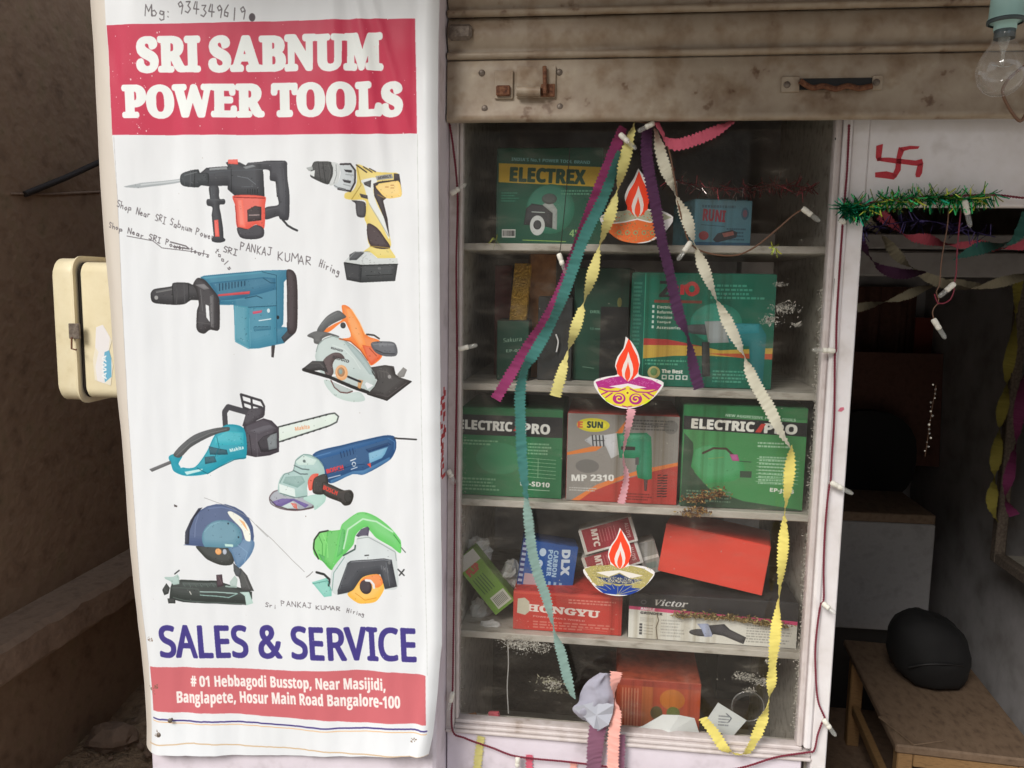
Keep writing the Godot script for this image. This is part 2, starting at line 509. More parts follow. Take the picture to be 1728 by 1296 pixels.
class Shape:
	var st := SurfaceTool.new()
	var uv_box := Rect2(0, 0, 1, 1)

	func _init() -> void:
		st.begin(Mesh.PRIMITIVE_TRIANGLES)

	func uv(p: Vector3) -> Vector2:
		return Vector2((p.x - uv_box.position.x) / uv_box.size.x, 1.0 - (p.y - uv_box.position.y) / uv_box.size.y)

	func tri(a: Vector3, b: Vector3, c: Vector3, smooth := -1) -> void:
		for p in [a, b, c]:
			st.set_smooth_group(smooth)
			st.set_uv(uv(p))
			st.add_vertex(p)

	func quad(a: Vector3, b: Vector3, c: Vector3, d: Vector3, smooth := -1) -> void:
		tri(a, b, c, smooth)
		tri(a, c, d, smooth)

	# a face of a solid that bulges round o: turned to face outward
	func out_tri(o: Vector3, a: Vector3, b: Vector3, c: Vector3) -> void:
		if (c - a).cross(b - a).dot((a + b + c) / 3 - o) < 0:
			tri(a, c, b)
		else:
			tri(a, b, c)

	func out_quad(o: Vector3, a: Vector3, b: Vector3, c: Vector3, d: Vector3) -> void:
		out_tri(o, a, b, c)
		out_tri(o, a, c, d)

	# A block with chamfered edges.
	func block(at: Vector3, size: Vector3, c: float, turn := Basis.IDENTITY) -> Shape:
		var h := size / 2
		c = minf(c, minf(h.x, minf(h.y, h.z)) * 0.9)
		var v := func(axis: int, sx: int, sy: int, sz: int) -> Vector3:
			var p := Vector3(sx * (h.x - c), sy * (h.y - c), sz * (h.z - c))
			p[axis] = [sx, sy, sz][axis] * h[axis]
			return at + turn * p
		for s in [-1, 1]:
			out_quad(at, v.call(0, s, -1, -1), v.call(0, s, 1, -1), v.call(0, s, 1, 1), v.call(0, s, -1, 1))
			out_quad(at, v.call(1, -1, s, -1), v.call(1, 1, s, -1), v.call(1, 1, s, 1), v.call(1, -1, s, 1))
			out_quad(at, v.call(2, -1, -1, s), v.call(2, 1, -1, s), v.call(2, 1, 1, s), v.call(2, -1, 1, s))
			for r in [-1, 1]:
				out_quad(at, v.call(0, s, r, -1), v.call(0, s, r, 1), v.call(1, s, r, 1), v.call(1, s, r, -1))
				out_quad(at, v.call(0, s, -1, r), v.call(0, s, 1, r), v.call(2, s, 1, r), v.call(2, s, -1, r))
				out_quad(at, v.call(1, -1, s, r), v.call(1, 1, s, r), v.call(2, 1, s, r), v.call(2, -1, s, r))
				for q in [-1, 1]:
					out_tri(at, v.call(0, s, r, q), v.call(1, s, r, q), v.call(2, s, r, q))
		return self

	func tube(path: Array, radius: float, sides := 6, smooth := 1, closed_ends := true) -> Shape:
		var rings := []
		var side := Vector3.ZERO
		for i in path.size():
			var t: Vector3 = (path[mini(i + 1, path.size() - 1)] - path[maxi(i - 1, 0)]).normalized()
			if side == Vector3.ZERO or absf(side.dot(t)) > 0.98:
				side = t.cross(Vector3.UP if absf(t.y) < 0.9 else Vector3.RIGHT).normalized()
			side = (side - t * side.dot(t)).normalized()
			var other := t.cross(side)
			var ring := []
			for k in sides:
				ring.append(path[i] + (side * cos(TAU * k / sides) + other * sin(TAU * k / sides)) * radius)
			rings.append(ring)
		for i in rings.size() - 1:
			for k in sides:
				var n := (k + 1) % sides
				quad(rings[i][k], rings[i + 1][k], rings[i + 1][n], rings[i][n], smooth)
		if closed_ends:
			for k in range(1, sides - 1):
				tri(rings[0][0], rings[0][k], rings[0][k + 1])
				var e: Array = rings[rings.size() - 1]
				tri(e[0], e[k + 1], e[k])
		return self

	# profile: [radius, height, radius, height ...] turned about an axis from a towards b
	func lathe(a: Vector3, axis: Vector3, profile: Array, sides := 20, smooth := 1) -> Shape:
		var up := axis.normalized()
		var side := up.cross(Vector3.RIGHT if absf(up.x) < 0.9 else Vector3.UP).normalized()
		var other := up.cross(side)
		var at := func(i: int, k: int) -> Vector3:
			var t := TAU * (k % sides) / sides
			return a + up * profile[i * 2 + 1] + (side * cos(t) + other * sin(t)) * profile[i * 2]
		for i in profile.size() / 2 - 1:
			for k in sides:
				quad(at.call(i, k), at.call(i + 1, k), at.call(i + 1, k + 1), at.call(i, k + 1), smooth)
		return self

	# a flat outline given as [x, y, x, y ...], thick from z0 to z1
	func slab(a: Array, z0: float, z1: float) -> Shape:
		var p := PackedVector2Array()
		for i in range(0, a.size(), 2):
			p.append(Vector2(a[i], a[i + 1]))
		if Geometry2D.is_polygon_clockwise(p):
			p.reverse()
		uv_box = Rect2(p[0], Vector2.ZERO)
		for q in p:
			uv_box = uv_box.expand(q)
		var ids := Geometry2D.triangulate_polygon(p)
		for i in range(0, ids.size(), 3):
			var q := [p[ids[i]], p[ids[i + 1]], p[ids[i + 2]]]
			if (q[1] - q[0]).cross(q[2] - q[0]) > 0:
				q.reverse()
			tri(Vector3(q[0].x, q[0].y, z1), Vector3(q[1].x, q[1].y, z1), Vector3(q[2].x, q[2].y, z1))
			tri(Vector3(q[0].x, q[0].y, z0), Vector3(q[2].x, q[2].y, z0), Vector3(q[1].x, q[1].y, z0))
		for i in p.size():
			var s := p[i]
			var e := p[(i + 1) % p.size()]
			quad(Vector3(s.x, s.y, z1), Vector3(s.x, s.y, z0), Vector3(e.x, e.y, z0), Vector3(e.x, e.y, z1))
		return self

	func done() -> ArrayMesh:
		st.generate_normals()
		return st.commit()


func block(size: Vector3, chamfer := 0.002) -> ArrayMesh:
	return Shape.new().block(Vector3.ZERO, size, chamfer).done()


func between(lo: Vector3, hi: Vector3, chamfer := 0.002) -> ArrayMesh:
	return Shape.new().block((lo + hi) / 2, (hi - lo).abs(), chamfer).done()


# Points along a smooth curve through the given ones, about step apart.
func smooth_path(p: Array, step: float) -> Array:
	var out := []
	for i in p.size() - 1:
		var a = p[maxi(i - 1, 0)]
		var b = p[i]
		var c = p[i + 1]
		var d = p[mini(i + 2, p.size() - 1)]
		var n := maxi(1, int(Vector3(c.x - b.x, c.y - b.y, c.z - b.z).length() / step))
		for k in n:
			var t := float(k) / n
			out.append(0.5 * (2.0 * b + (c - a) * t + (2.0 * a - 5.0 * b + 4.0 * c - d) * t * t + (3.0 * b - a - 3.0 * c + d) * t * t * t))
	out.append(p[p.size() - 1])
	return out


# A crepe-paper streamer with pinked edges: knots are x, y, z and the angle of its twist in degrees.
func streamer_mesh(knots: Array, wide: float, tooth := 0.0058) -> ArrayMesh:
	var p := []
	for i in range(0, knots.size(), 4):
		p.append(Vector4(knots[i], knots[i + 1], knots[i + 2], knots[i + 3]))
	var path := smooth_path(p, tooth * 0.5)
	var s := Shape.new()
	var lefts := []
	var rights := []
	var mids := []
	var n := FastNoiseLite.new()
	n.seed = int(absf(knots[0]) * 1000.0)
	n.frequency = 1.0
	for i in path.size():
		var a: Vector4 = path[maxi(i - 1, 0)]
		var b: Vector4 = path[mini(i + 1, path.size() - 1)]
		var t := Vector3(b.x - a.x, b.y - a.y, b.z - a.z).normalized()
		var flat := t.cross(Vector3(0, 0, 1)).normalized()
		var off := flat.cross(t)
		var ang := deg_to_rad(path[i].w + 14.0 * n.get_noise_1d(i * 0.17))
		var d := flat * cos(ang) + off * sin(ang)
		var h := wide / 2 * (1.0 + 0.08 * n.get_noise_1d(i * 0.11 + 40)) - (tooth * (0.56 + 0.2 * n.get_noise_1d(i * 0.9)) if i % 2 else 0.0)
		var m := Vector3(path[i].x, path[i].y, path[i].z)
		var up := t.cross(d)
		lefts.append(m - d * h + up * wide * 0.09 * n.get_noise_1d(i * 0.5 + 90))
		rights.append(m + d * h + up * wide * 0.09 * n.get_noise_1d(i * 0.5 + 190))
		mids.append(m + up * wide * (0.05 + 0.07 * n.get_noise_1d(i * 0.6)))
	for i in path.size() - 1:
		s.quad(lefts[i], lefts[i + 1], mids[i + 1], mids[i], 1)
		s.quad(mids[i], mids[i + 1], rights[i + 1], rights[i], 1)
	return s.done()


func paper(key: String, c: Color) -> StandardMaterial3D:
	var m := plain(key, c, 0.85)
	m.backlight_enabled = true
	m.backlight = Color(0.25, 0.25, 0.25)
	m.cull_mode = BaseMaterial3D.CULL_DISABLED
	return m


# ---------------------------------------------------------------- ground, shop, alley, street

func build_ground() -> void:
	var g := PlaneMesh.new()
	g.size = Vector2(240, 240)
	setting("street", g, mats.street_surface, Vector3(0, 0, 0))
	# trodden, uneven earth in the alley, a little above the street
	var s := Shape.new()
	var n := FastNoiseLite.new()
	n.seed = 5
	n.frequency = 3.0
	var h := func(x: float, z: float) -> Vector3:
		return Vector3(x, GROUND_Y + 0.035 * n.get_noise_2d(x, z) + 0.01 * n.get_noise_2d(x * 6, z * 6), z)
	for i in 44:
		for k in 150:
			var x := -1.56 + i * 0.018
			var z := -3.2 + k * 0.022
			s.quad(h.call(x, z), h.call(x, z + 0.022), h.call(x + 0.018, z + 0.022), h.call(x + 0.018, z), 1)
	setting("alley_ground", s.done(), mats.soil)


func build_shop() -> void:
	var o := thing("shop_building", "shop building with pale lilac pillar, lintel and dim room", "building")
	var white: Material = mats.paint_white
	# the pillar that carries the banner, and the wall running back along the alley from it
	part("pillar", between(Vector3(-0.838, 0.0, -0.25), Vector3(-0.287, 2.3, 0.087), 0.006), mats.paint_lilac, o)
	part("side_wall", between(Vector3(-0.838, 0.0, -2.6), Vector3(-0.72, 2.3, -0.251), 0.003), mats.cement, o)
	# lintel board over the doorway
	var lintel := part("lintel_panel", between(Vector3(0.4155, 1.687, -0.03), Vector3(1.25, 2.02, -0.002), 0.002), white, o)
	var ink := grained("red_paint", [0.0, rgb(140, 20, 34), 0.4, rgb(186, 34, 48), 0.75, rgb(202, 62, 72), 1.0, rgb(216, 120, 124)], 0.05, Vector3(0.06, 0.02, 0.06), 0.5, 0.0, 41)
	var mark := Shape.new()
	for a in [[0.4277, 1.784, 0.4378, 1.7868, 0.4366, 1.7641, 0.4386, 1.7612, 0.4313, 1.7593, 0.4281, 1.765], [0.4309, 1.765, 0.4486, 1.765, 0.4673, 1.763, 0.467, 1.7545, 0.4491, 1.7574, 0.4303, 1.7603],
			[0.4632, 1.782, 0.4719, 1.7763, 0.4681, 1.7649, 0.4686, 1.745, 0.4621, 1.7326, 0.4554, 1.7355, 0.4601, 1.7479, 0.4607, 1.765], [0.4288, 1.7412, 0.4464, 1.7431, 0.4578, 1.7403, 0.4637, 1.7355, 0.4586, 1.7298, 0.4463, 1.7317, 0.4293, 1.7336],
			[0.4664, 1.763, 0.4907, 1.7602, 0.5006, 1.763, 0.503, 1.7554, 0.4987, 1.7516, 0.4866, 1.7526, 0.4669, 1.7555], [0.4948, 1.7545, 0.503, 1.7564, 0.5023, 1.7402, 0.4991, 1.7336, 0.4936, 1.7336, 0.4923, 1.7383],
			[0.4642, 1.781, 0.4806, 1.7838, 0.4954, 1.7828, 0.493, 1.779, 0.4801, 1.7781, 0.4674, 1.7744]]:
		mark.slab(a, -0.002, -0.0012)
	part("painted_mark", mark.done(), ink, lintel).set_meta("label", "red hand-painted auspicious cross with bent arms")
	part("base_panel", between(Vector3(-0.285, 0.02, -0.03), Vector3(0.3735, 0.697, -0.004), 0.002), mats.paint_lilac, o)
	# red brush writing down the pillar's inner face
	var dabs := Shape.new()
	rng.seed = 31
	for k in 26:
		var y := 1.36 - k * 0.0062
		var z := 0.02 + rng.randf_range(0.0, 0.05)
		dabs.block(Vector3(-0.2868, y, z), Vector3(0.0008, rng.randf_range(0.004, 0.012), rng.randf_range(0.006, 0.03)), 0.0001)
	part("brush_writing", dabs.done(), mats.red_paint, o)
	# upper storey and canopy that shade the front
	part("upper_wall", between(Vector3(-0.838, 2.36, -0.3), Vector3(3.2, 5.6, 0.02), 0.01), mats.paint_lilac, o)
	part("canopy", between(Vector3(-0.287, 2.3, -2.7), Vector3(3.2, 2.36, 1.0), 0.01), mats.cement, o)
	part("eave", between(Vector3(-0.9, 2.3, -2.7), Vector3(-0.288, 2.36, 0.48), 0.01), mats.cement, o)
	# the room behind the doorway
	part("floor", between(Vector3(-0.72, 0.0, -2.6), Vector3(1.36, FLOOR_Y, 0.0), 0.004), mats.ledge_cement, o)
	part("back_wall", between(Vector3(-0.72, FLOOR_Y, -2.6), Vector3(1.36, 2.3, -1.95), 0.004), mats.room_plaster, o)
	part("right_wall", between(Vector3(1.24, FLOOR_Y, -1.95), Vector3(1.36, 2.3, -0.1), 0.004), mats.room_plaster, o)
	part("door_jamb", between(Vector3(1.25, 0.0, -0.1), Vector3(3.2, 2.3, 0.0), 0.004), white, o)
	part("loft_beam", between(Vector3(0.6692, 1.652, -0.9) * Vector3(0, 1, 0) + Vector3(0.36, 0, -0.98), Vector3(1.24, 1.5865, -0.9), 0.003), mats.room_plaster, o)
	part("loft_slab", between(Vector3(0.36, 1.66, -1.95), Vector3(1.24, 1.7, -0.9), 0.003), mats.room_plaster, o)


func build_alley() -> void:
	var o := thing("neighbour_wall", "tall brown cement wall with a ledge along the alley", "wall")
	part("wall", between(Vector3(-1.9, 0.0, -3.4), Vector3(-1.5, 6.0, 0.42), 0.01), mats.cement, o)
	# the plinth ledge: a long bar with a broken front edge
	var s := Shape.new()
	var n := FastNoiseLite.new()
	n.seed = 9
	n.frequency = 5.0
	var rings := []
	for k in 122:
		var z := 0.4 - k * 0.03
		var e := 0.016 * n.get_noise_1d(z)
		var f := 0.012 * n.get_noise_1d(z * 3 + 40)
		rings.append([Vector3(-1.52, 0.69, z), Vector3(-1.40 + e, 0.684 + f * 0.4, z), Vector3(-1.385 + e, 0.672 + f, z), Vector3(-1.385 + e * 0.7, 0.60 + f, z), Vector3(-1.40, 0.585, z), Vector3(-1.52, 0.575, z)])
	for k in rings.size() - 1:
		for i in 5:
			s.quad(rings[k][i], rings[k][i + 1], rings[k + 1][i + 1], rings[k + 1][i], i + 1)
	part("ledge", s.done(), mats.ledge_cement, o)
	part("end_wall", between(Vector3(-1.5, 0.0, -3.4), Vector3(-0.838, 4.0, -3.25), 0.01), mats.cement, o)

	var b := thing("wall_bracket", "dark slanting iron bar over a thin plaster ridge on cement wall", "bracket")
	part("slanting_bar", Shape.new().tube([Vector3(-1.494, 1.7565, -0.515), Vector3(-1.480, 1.8154, -0.655), Vector3(-1.46, 1.874, -0.775), Vector3(-1.45, 1.91, -0.85)], 0.008, 6).done(), mats.dark_iron, b)
	part("plaster_ridge", Shape.new().tube([Vector3(-1.501, 1.752, -0.47), Vector3(-1.498, 1.768, -0.62), Vector3(-1.499, 1.798, -0.83)], 0.004, 6).done(), mats.ledge_cement, b)

	# meter box on the shop's side wall: deep body, rim, lid held by a clasp
	var m := thing("meter_box", "cream metal meter box with a torn blue sticker in alley", "meter box", Vector3(-0.838, 1.302, -0.12))
	for q in [["body", 0.0, -0.190, 0.268, 0.144, 0.02, 0.008, mats.cream_enamel], ["gap_shadow", -0.1902, -0.1965, 0.268, 0.144, 0.02, 0.008, mats.dark_iron], ["flange", -0.1967, -0.2035, 0.292, 0.166, 0.03, -0.004, mats.cream_enamel], ["lid", -0.2037, -0.245, 0.282, 0.156, 0.03, 0.001, mats.cream_enamel]]:  # the dark band behind the flange paints the shadow of a gap
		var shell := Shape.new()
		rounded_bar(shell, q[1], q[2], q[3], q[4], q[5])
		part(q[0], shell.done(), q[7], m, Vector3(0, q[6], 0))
	var clasp := part("clasp", block(Vector3(0.022, 0.03, 0.006), 0.001), mats.worn_steel, m, Vector3(-0.196, 0.142, 0.0865))
	part("hook", Shape.new().tube([Vector3(-0.004, -0.012, 0.004), Vector3(-0.004, -0.034, 0.006), Vector3(0.006, -0.036, 0.006)], 0.0018).done(), mats.rust, clasp)
	var st := Canvas.new(96, 192, rgb(236, 228, 208)).layout(0, 0, 10, 20)
	st.poly([2, 1, 6, 0, 9, 4, 8, 9, 9, 14, 6, 19, 2, 20, 1, 14, 3, 9, 0, 6], rgb(236, 232, 232))
	st.poly([6, 9, 9.4, 8, 9, 17, 5.5, 19, 5, 14], rgb(110, 178, 208))
	words_on(st, "AWA", 6.4, 18, 6.8, 10, 2.2, rgb(240, 244, 246))
	part("sticker", Shape.new().slab([-0.168, 0.045, -0.135, 0.035, -0.128, 0.075, -0.135, 0.105, -0.128, 0.125, -0.146, 0.155, -0.16, 0.15, -0.164, 0.11, -0.17, 0.085], 0.0722, 0.0727).done(), printed("torn_sticker", st), m)

	rng.seed = 77
	var bits := Shape.new()
	for k in 420:
		var x := rng.randf_range(-1.46, -0.86)
		var z := rng.randf_range(-1.7, 0.0)
		var r := rng.randf_range(0.004, 0.016)
		bits.block(Vector3(x, GROUND_Y + r * 0.5, z), Vector3(r * rng.randf_range(1, 2), r, r * rng.randf_range(1, 2)), r * 0.3, Basis(Vector3.UP, rng.randf() * TAU) * Basis(Vector3.RIGHT, rng.randf_range(-0.6, 0.6)))
	var litter := part("rubble", bits.done(), mats.ledge_cement, self)
	litter.set_meta("kind", "stuff")
	describe(litter, "small rubble and dry litter strewn over the alley floor", "rubble")
	for a in [[-1.40, GROUND_Y + 0.02, -0.62, 0.09, "rough grey stone at the foot of the cement wall"], [-1.06, GROUND_Y + 0.01, -0.85, 0.13, "flat dark stone lying beside the shop wall in alley"]]:
		var q := Shape.new()
		rock(q, a[3])
		single("stone", a[4], "stone", q.done(), mats.ledge_cement, Vector3(a[0], a[1], a[2]))


func rock(s: Shape, r: float) -> void:
	var n := FastNoiseLite.new()
	n.seed = int(r * 1000)
	n.frequency = 1.2
	var at := func(i: int, k: int) -> Vector3:
		var d := Vector3(sin(PI * i / 8) * cos(TAU * k / 12), cos(PI * i / 8), sin(PI * i / 8) * sin(TAU * k / 12))
		return d * r * (0.8 + 0.35 * n.get_noise_3dv(d * 1.5)) * Vector3(1, 0.5, 0.8)
	for i in 8:
		for k in 12:
			s.quad(at.call(i, k), at.call(i, k + 1), at.call(i + 1, k + 1), at.call(i + 1, k))


# A bar along x from x0 to x1 whose section (high in y, deep in z, standing on y = 0) has rounded corners.
func rounded_bar(s: Shape, x0: float, x1: float, high: float, deep: float, r: float) -> void:
	var ring := []
	for q in 4:
		for k in 6:
			var t := TAU * (q * 90 + k * 18.0) / 360.0
			var c: Vector2 = [Vector2(deep / 2 - r, high - r), Vector2(-deep / 2 + r, high - r), Vector2(-deep / 2 + r, r), Vector2(deep / 2 - r, r)][q]
			ring.append(c + Vector2(cos(t), sin(t)) * r)
	var n := ring.size()
	var b := 0.004 * signf(x1 - x0)
	var mid := Vector2(0, high / 2)
	var at := func(k: int, x: float, inset: float) -> Vector3:
		var p: Vector2 = mid + (ring[k % n] - mid) * (1.0 - inset)
		return Vector3(x, p.y, p.x)
	for k in n:
		s.quad(at.call(k, x0, 0), at.call(k, x1 - b, 0), at.call(k + 1, x1 - b, 0), at.call(k + 1, x0, 0), 1)
		s.quad(at.call(k, x1 - b, 0), at.call(k, x1, 0.04), at.call(k + 1, x1, 0.04), at.call(k + 1, x1 - b, 0), 1)
		s.tri(at.call(k, x1, 0.04), Vector3(x1, mid.y, mid.x), at.call(k + 1, x1, 0.04))
		s.tri(at.call(k, x0, 0), at.call(k + 1, x0, 0), Vector3(x0, mid.y, mid.x))


# Houses across the street: out of the picture, but the panes mirror them.
func build_street_side() -> void:
	rng.seed = 3
	for a in [[-9.0, 7.0, 6.2, "ochre house across the street", rgb(140, 120, 92)], [-1.5, 7.6, 7.5, "grey house across the street", rgb(126, 122, 116)], [6.5, 8.0, 5.6, "brown house across the street", rgb(126, 106, 90)]]:
		var o := thing("house", a[3] + " opposite the shop", "house", Vector3(a[0], 0, 13.0), "houses across the street")
		part("wall", between(Vector3(-a[1] / 2, 0, 0), Vector3(a[1] / 2, a[2], 5.0), 0.02), plain(a[3], a[4], 0.85), o)
		for k in 3:
			for j in int(a[2] / 2.9):
				part("window", between(Vector3(-2.6 + k * 2.2, 1.0 + j * 2.8, -0.03), Vector3(-1.5 + k * 2.2, 2.2 + j * 2.8, -0.002), 0.01), mats.black_plastic, o)


# ---------------------------------------------------------------- rolling shutter

func build_shutter() -> void:
	var o := thing("rolling_shutter", "half-raised grimy beige steel rolling shutter over the shop front", "shutter", Vector3(0, 0, 0))
	var paint: Material = mats.shutter_paint
	var x0 := -0.284
	var x1 := 1.6
	var n := FastNoiseLite.new()
	n.seed = 4
	n.frequency = 2.5
	# bottom plate with a turned-up lip
	var plate := sheet([[1.8215, 0.018], [1.8205, 0.034], [1.826, 0.0375], [1.832, 0.036], [1.84, 0.0335], [1.862, 0.0325], [1.90, 0.032], [1.918, 0.031], [1.9215, 0.027], [1.9215, 0.012]], x0, x1, n, 0.0016)
	part("bottom_plate", plate, paint, o)
	# interlocking slats
	for k in 4:
		var y := 1.9225 + k * 0.0685
		var slat := []
		for t in 7:
			var q := -PI * 0.75 + t * PI * 1.25 / 6
			slat.append([y + 0.006 + 0.0062 * sin(q), 0.0285 + 0.0082 * cos(q)])
		for t in 9:
			var f := t / 8.0
			slat.append([y + 0.0135 + f * 0.056, 0.0165 + 0.0165 * sin(PI * (0.1 + 0.84 * f))])
		part("slat", sheet(slat, x0, x1, n, 0.0009), paint, o)
	# end lock, slide bolt, strap and hasp
	part("end_lock", between(Vector3(x0 + 0.002, 1.952, 0.03), Vector3(-0.2414, 1.9837, 0.036) * Vector3(1, 0, 0) + Vector3(0, 1.978, 0.042), 0.005), mats.worn_steel, o)
	var hasp := part("hasp", between(Vector3(-0.2025, 1.8569, 0.0325), Vector3(-0.1714, 1.9029, 0.037), 0.001), paint, o)
	part("bolt_plate", between(Vector3(-0.1654, 1.8585, 0.0325), Vector3(-0.0999, 1.9091, 0.0365), 0.001), paint, o)
	var bar := part("slide_bolt", Shape.new().tube([Vector3(-0.1641, 1.8671, 0.043), Vector3(-0.1246, 1.8666, 0.043)], 0.0078, 10).done(), paint, o)
	part("bolt_pin", Shape.new().tube([Vector3(-0.1186, 1.9064, 0.042), Vector3(-0.1164, 1.8621, 0.046)], 0.0035, 8).done(), mats.rust, bar)
	part("rust_stain_plate", between(Vector3(-0.1245, 1.8587, 0.0366), Vector3(-0.1008, 1.8796, 0.039), 0.001), mats.rust, bar)
	part("keeper", between(Vector3(-0.1992, 1.8603, 0.0372), Vector3(-0.1752, 1.8776, 0.043), 0.002), mats.rust, hasp)
	# lifting handle: two riveted plates, a bent grip, a black slab painting the slot's shade
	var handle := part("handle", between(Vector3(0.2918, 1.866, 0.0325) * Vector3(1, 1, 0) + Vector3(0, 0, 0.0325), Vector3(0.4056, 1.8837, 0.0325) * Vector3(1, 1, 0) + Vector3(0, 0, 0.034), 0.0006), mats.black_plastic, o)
	part("grip", Shape.new().tube(smooth_path([Vector3(0.2912, 1.8789, 0.04), Vector3(0.3102, 1.8677, 0.04), Vector3(0.3282, 1.8702, 0.04), Vector3(0.3467, 1.8654, 0.04), Vector3(0.3646, 1.8698, 0.04), Vector3(0.3829, 1.8659, 0.04), Vector3(0.4024, 1.8693, 0.04)], 0.004), 0.0045, 8).done(), mats.rust, handle)
	part("plate", between(Vector3(0.264, 1.8623, 0.034) * Vector3(1, 1, 0) + Vector3(0, 0, 0.0325), Vector3(0.2921, 1.8867, 0.034) * Vector3(1, 1, 0) + Vector3(0, 0, 0.0365), 0.001), paint, handle)
	part("plate", between(Vector3(0.4037, 1.8643, 0.034) * Vector3(1, 1, 0) + Vector3(0, 0, 0.0325), Vector3(0.4193, 1.8868, 0.034) * Vector3(1, 1, 0) + Vector3(0, 0, 0.0365), 0.001), paint, handle)
	for p in [Vector3(0.2722, 1.8737, 0.036), Vector3(0.4095, 1.8756, 0.036), Vector3(-0.0946, 1.8992, 0.032), Vector3(-0.0923, 1.844, 0.032), Vector3(-0.2251, 1.9001, 0.032), Vector3(-0.2194, 1.8423, 0.032)]:
		part("rivet", Shape.new().lathe(p, Vector3(0, 0, 1), [0.0058, 0.0, 0.0054, 0.0014, 0.003, 0.0026, 0.0, 0.003], 12).done(), mats.worn_steel, o)


# A bent sheet: a section of [y, z] pairs drawn out along x, slightly dented.
func sheet(section: Array, x0: float, x1: float, n: FastNoiseLite, dent: float) -> ArrayMesh:
	var s := Shape.new()
	var cols := 90
	var at := func(i: int, k: int) -> Vector3:
		var x := x0 + (x1 - x0) * i / cols
		return Vector3(x, section[k][0] + dent * 0.35 * n.get_noise_2d(x * 3, 7.0 + section[0][0] * 20), section[k][1] + dent * n.get_noise_2d(x * 2, section[k][0] * 9))
	for i in cols:
		for k in section.size() - 1:
			s.quad(at.call(i, k), at.call(i, k + 1), at.call(i + 1, k + 1), at.call(i + 1, k), 1)
	return s.done()


# ---------------------------------------------------------------- display case

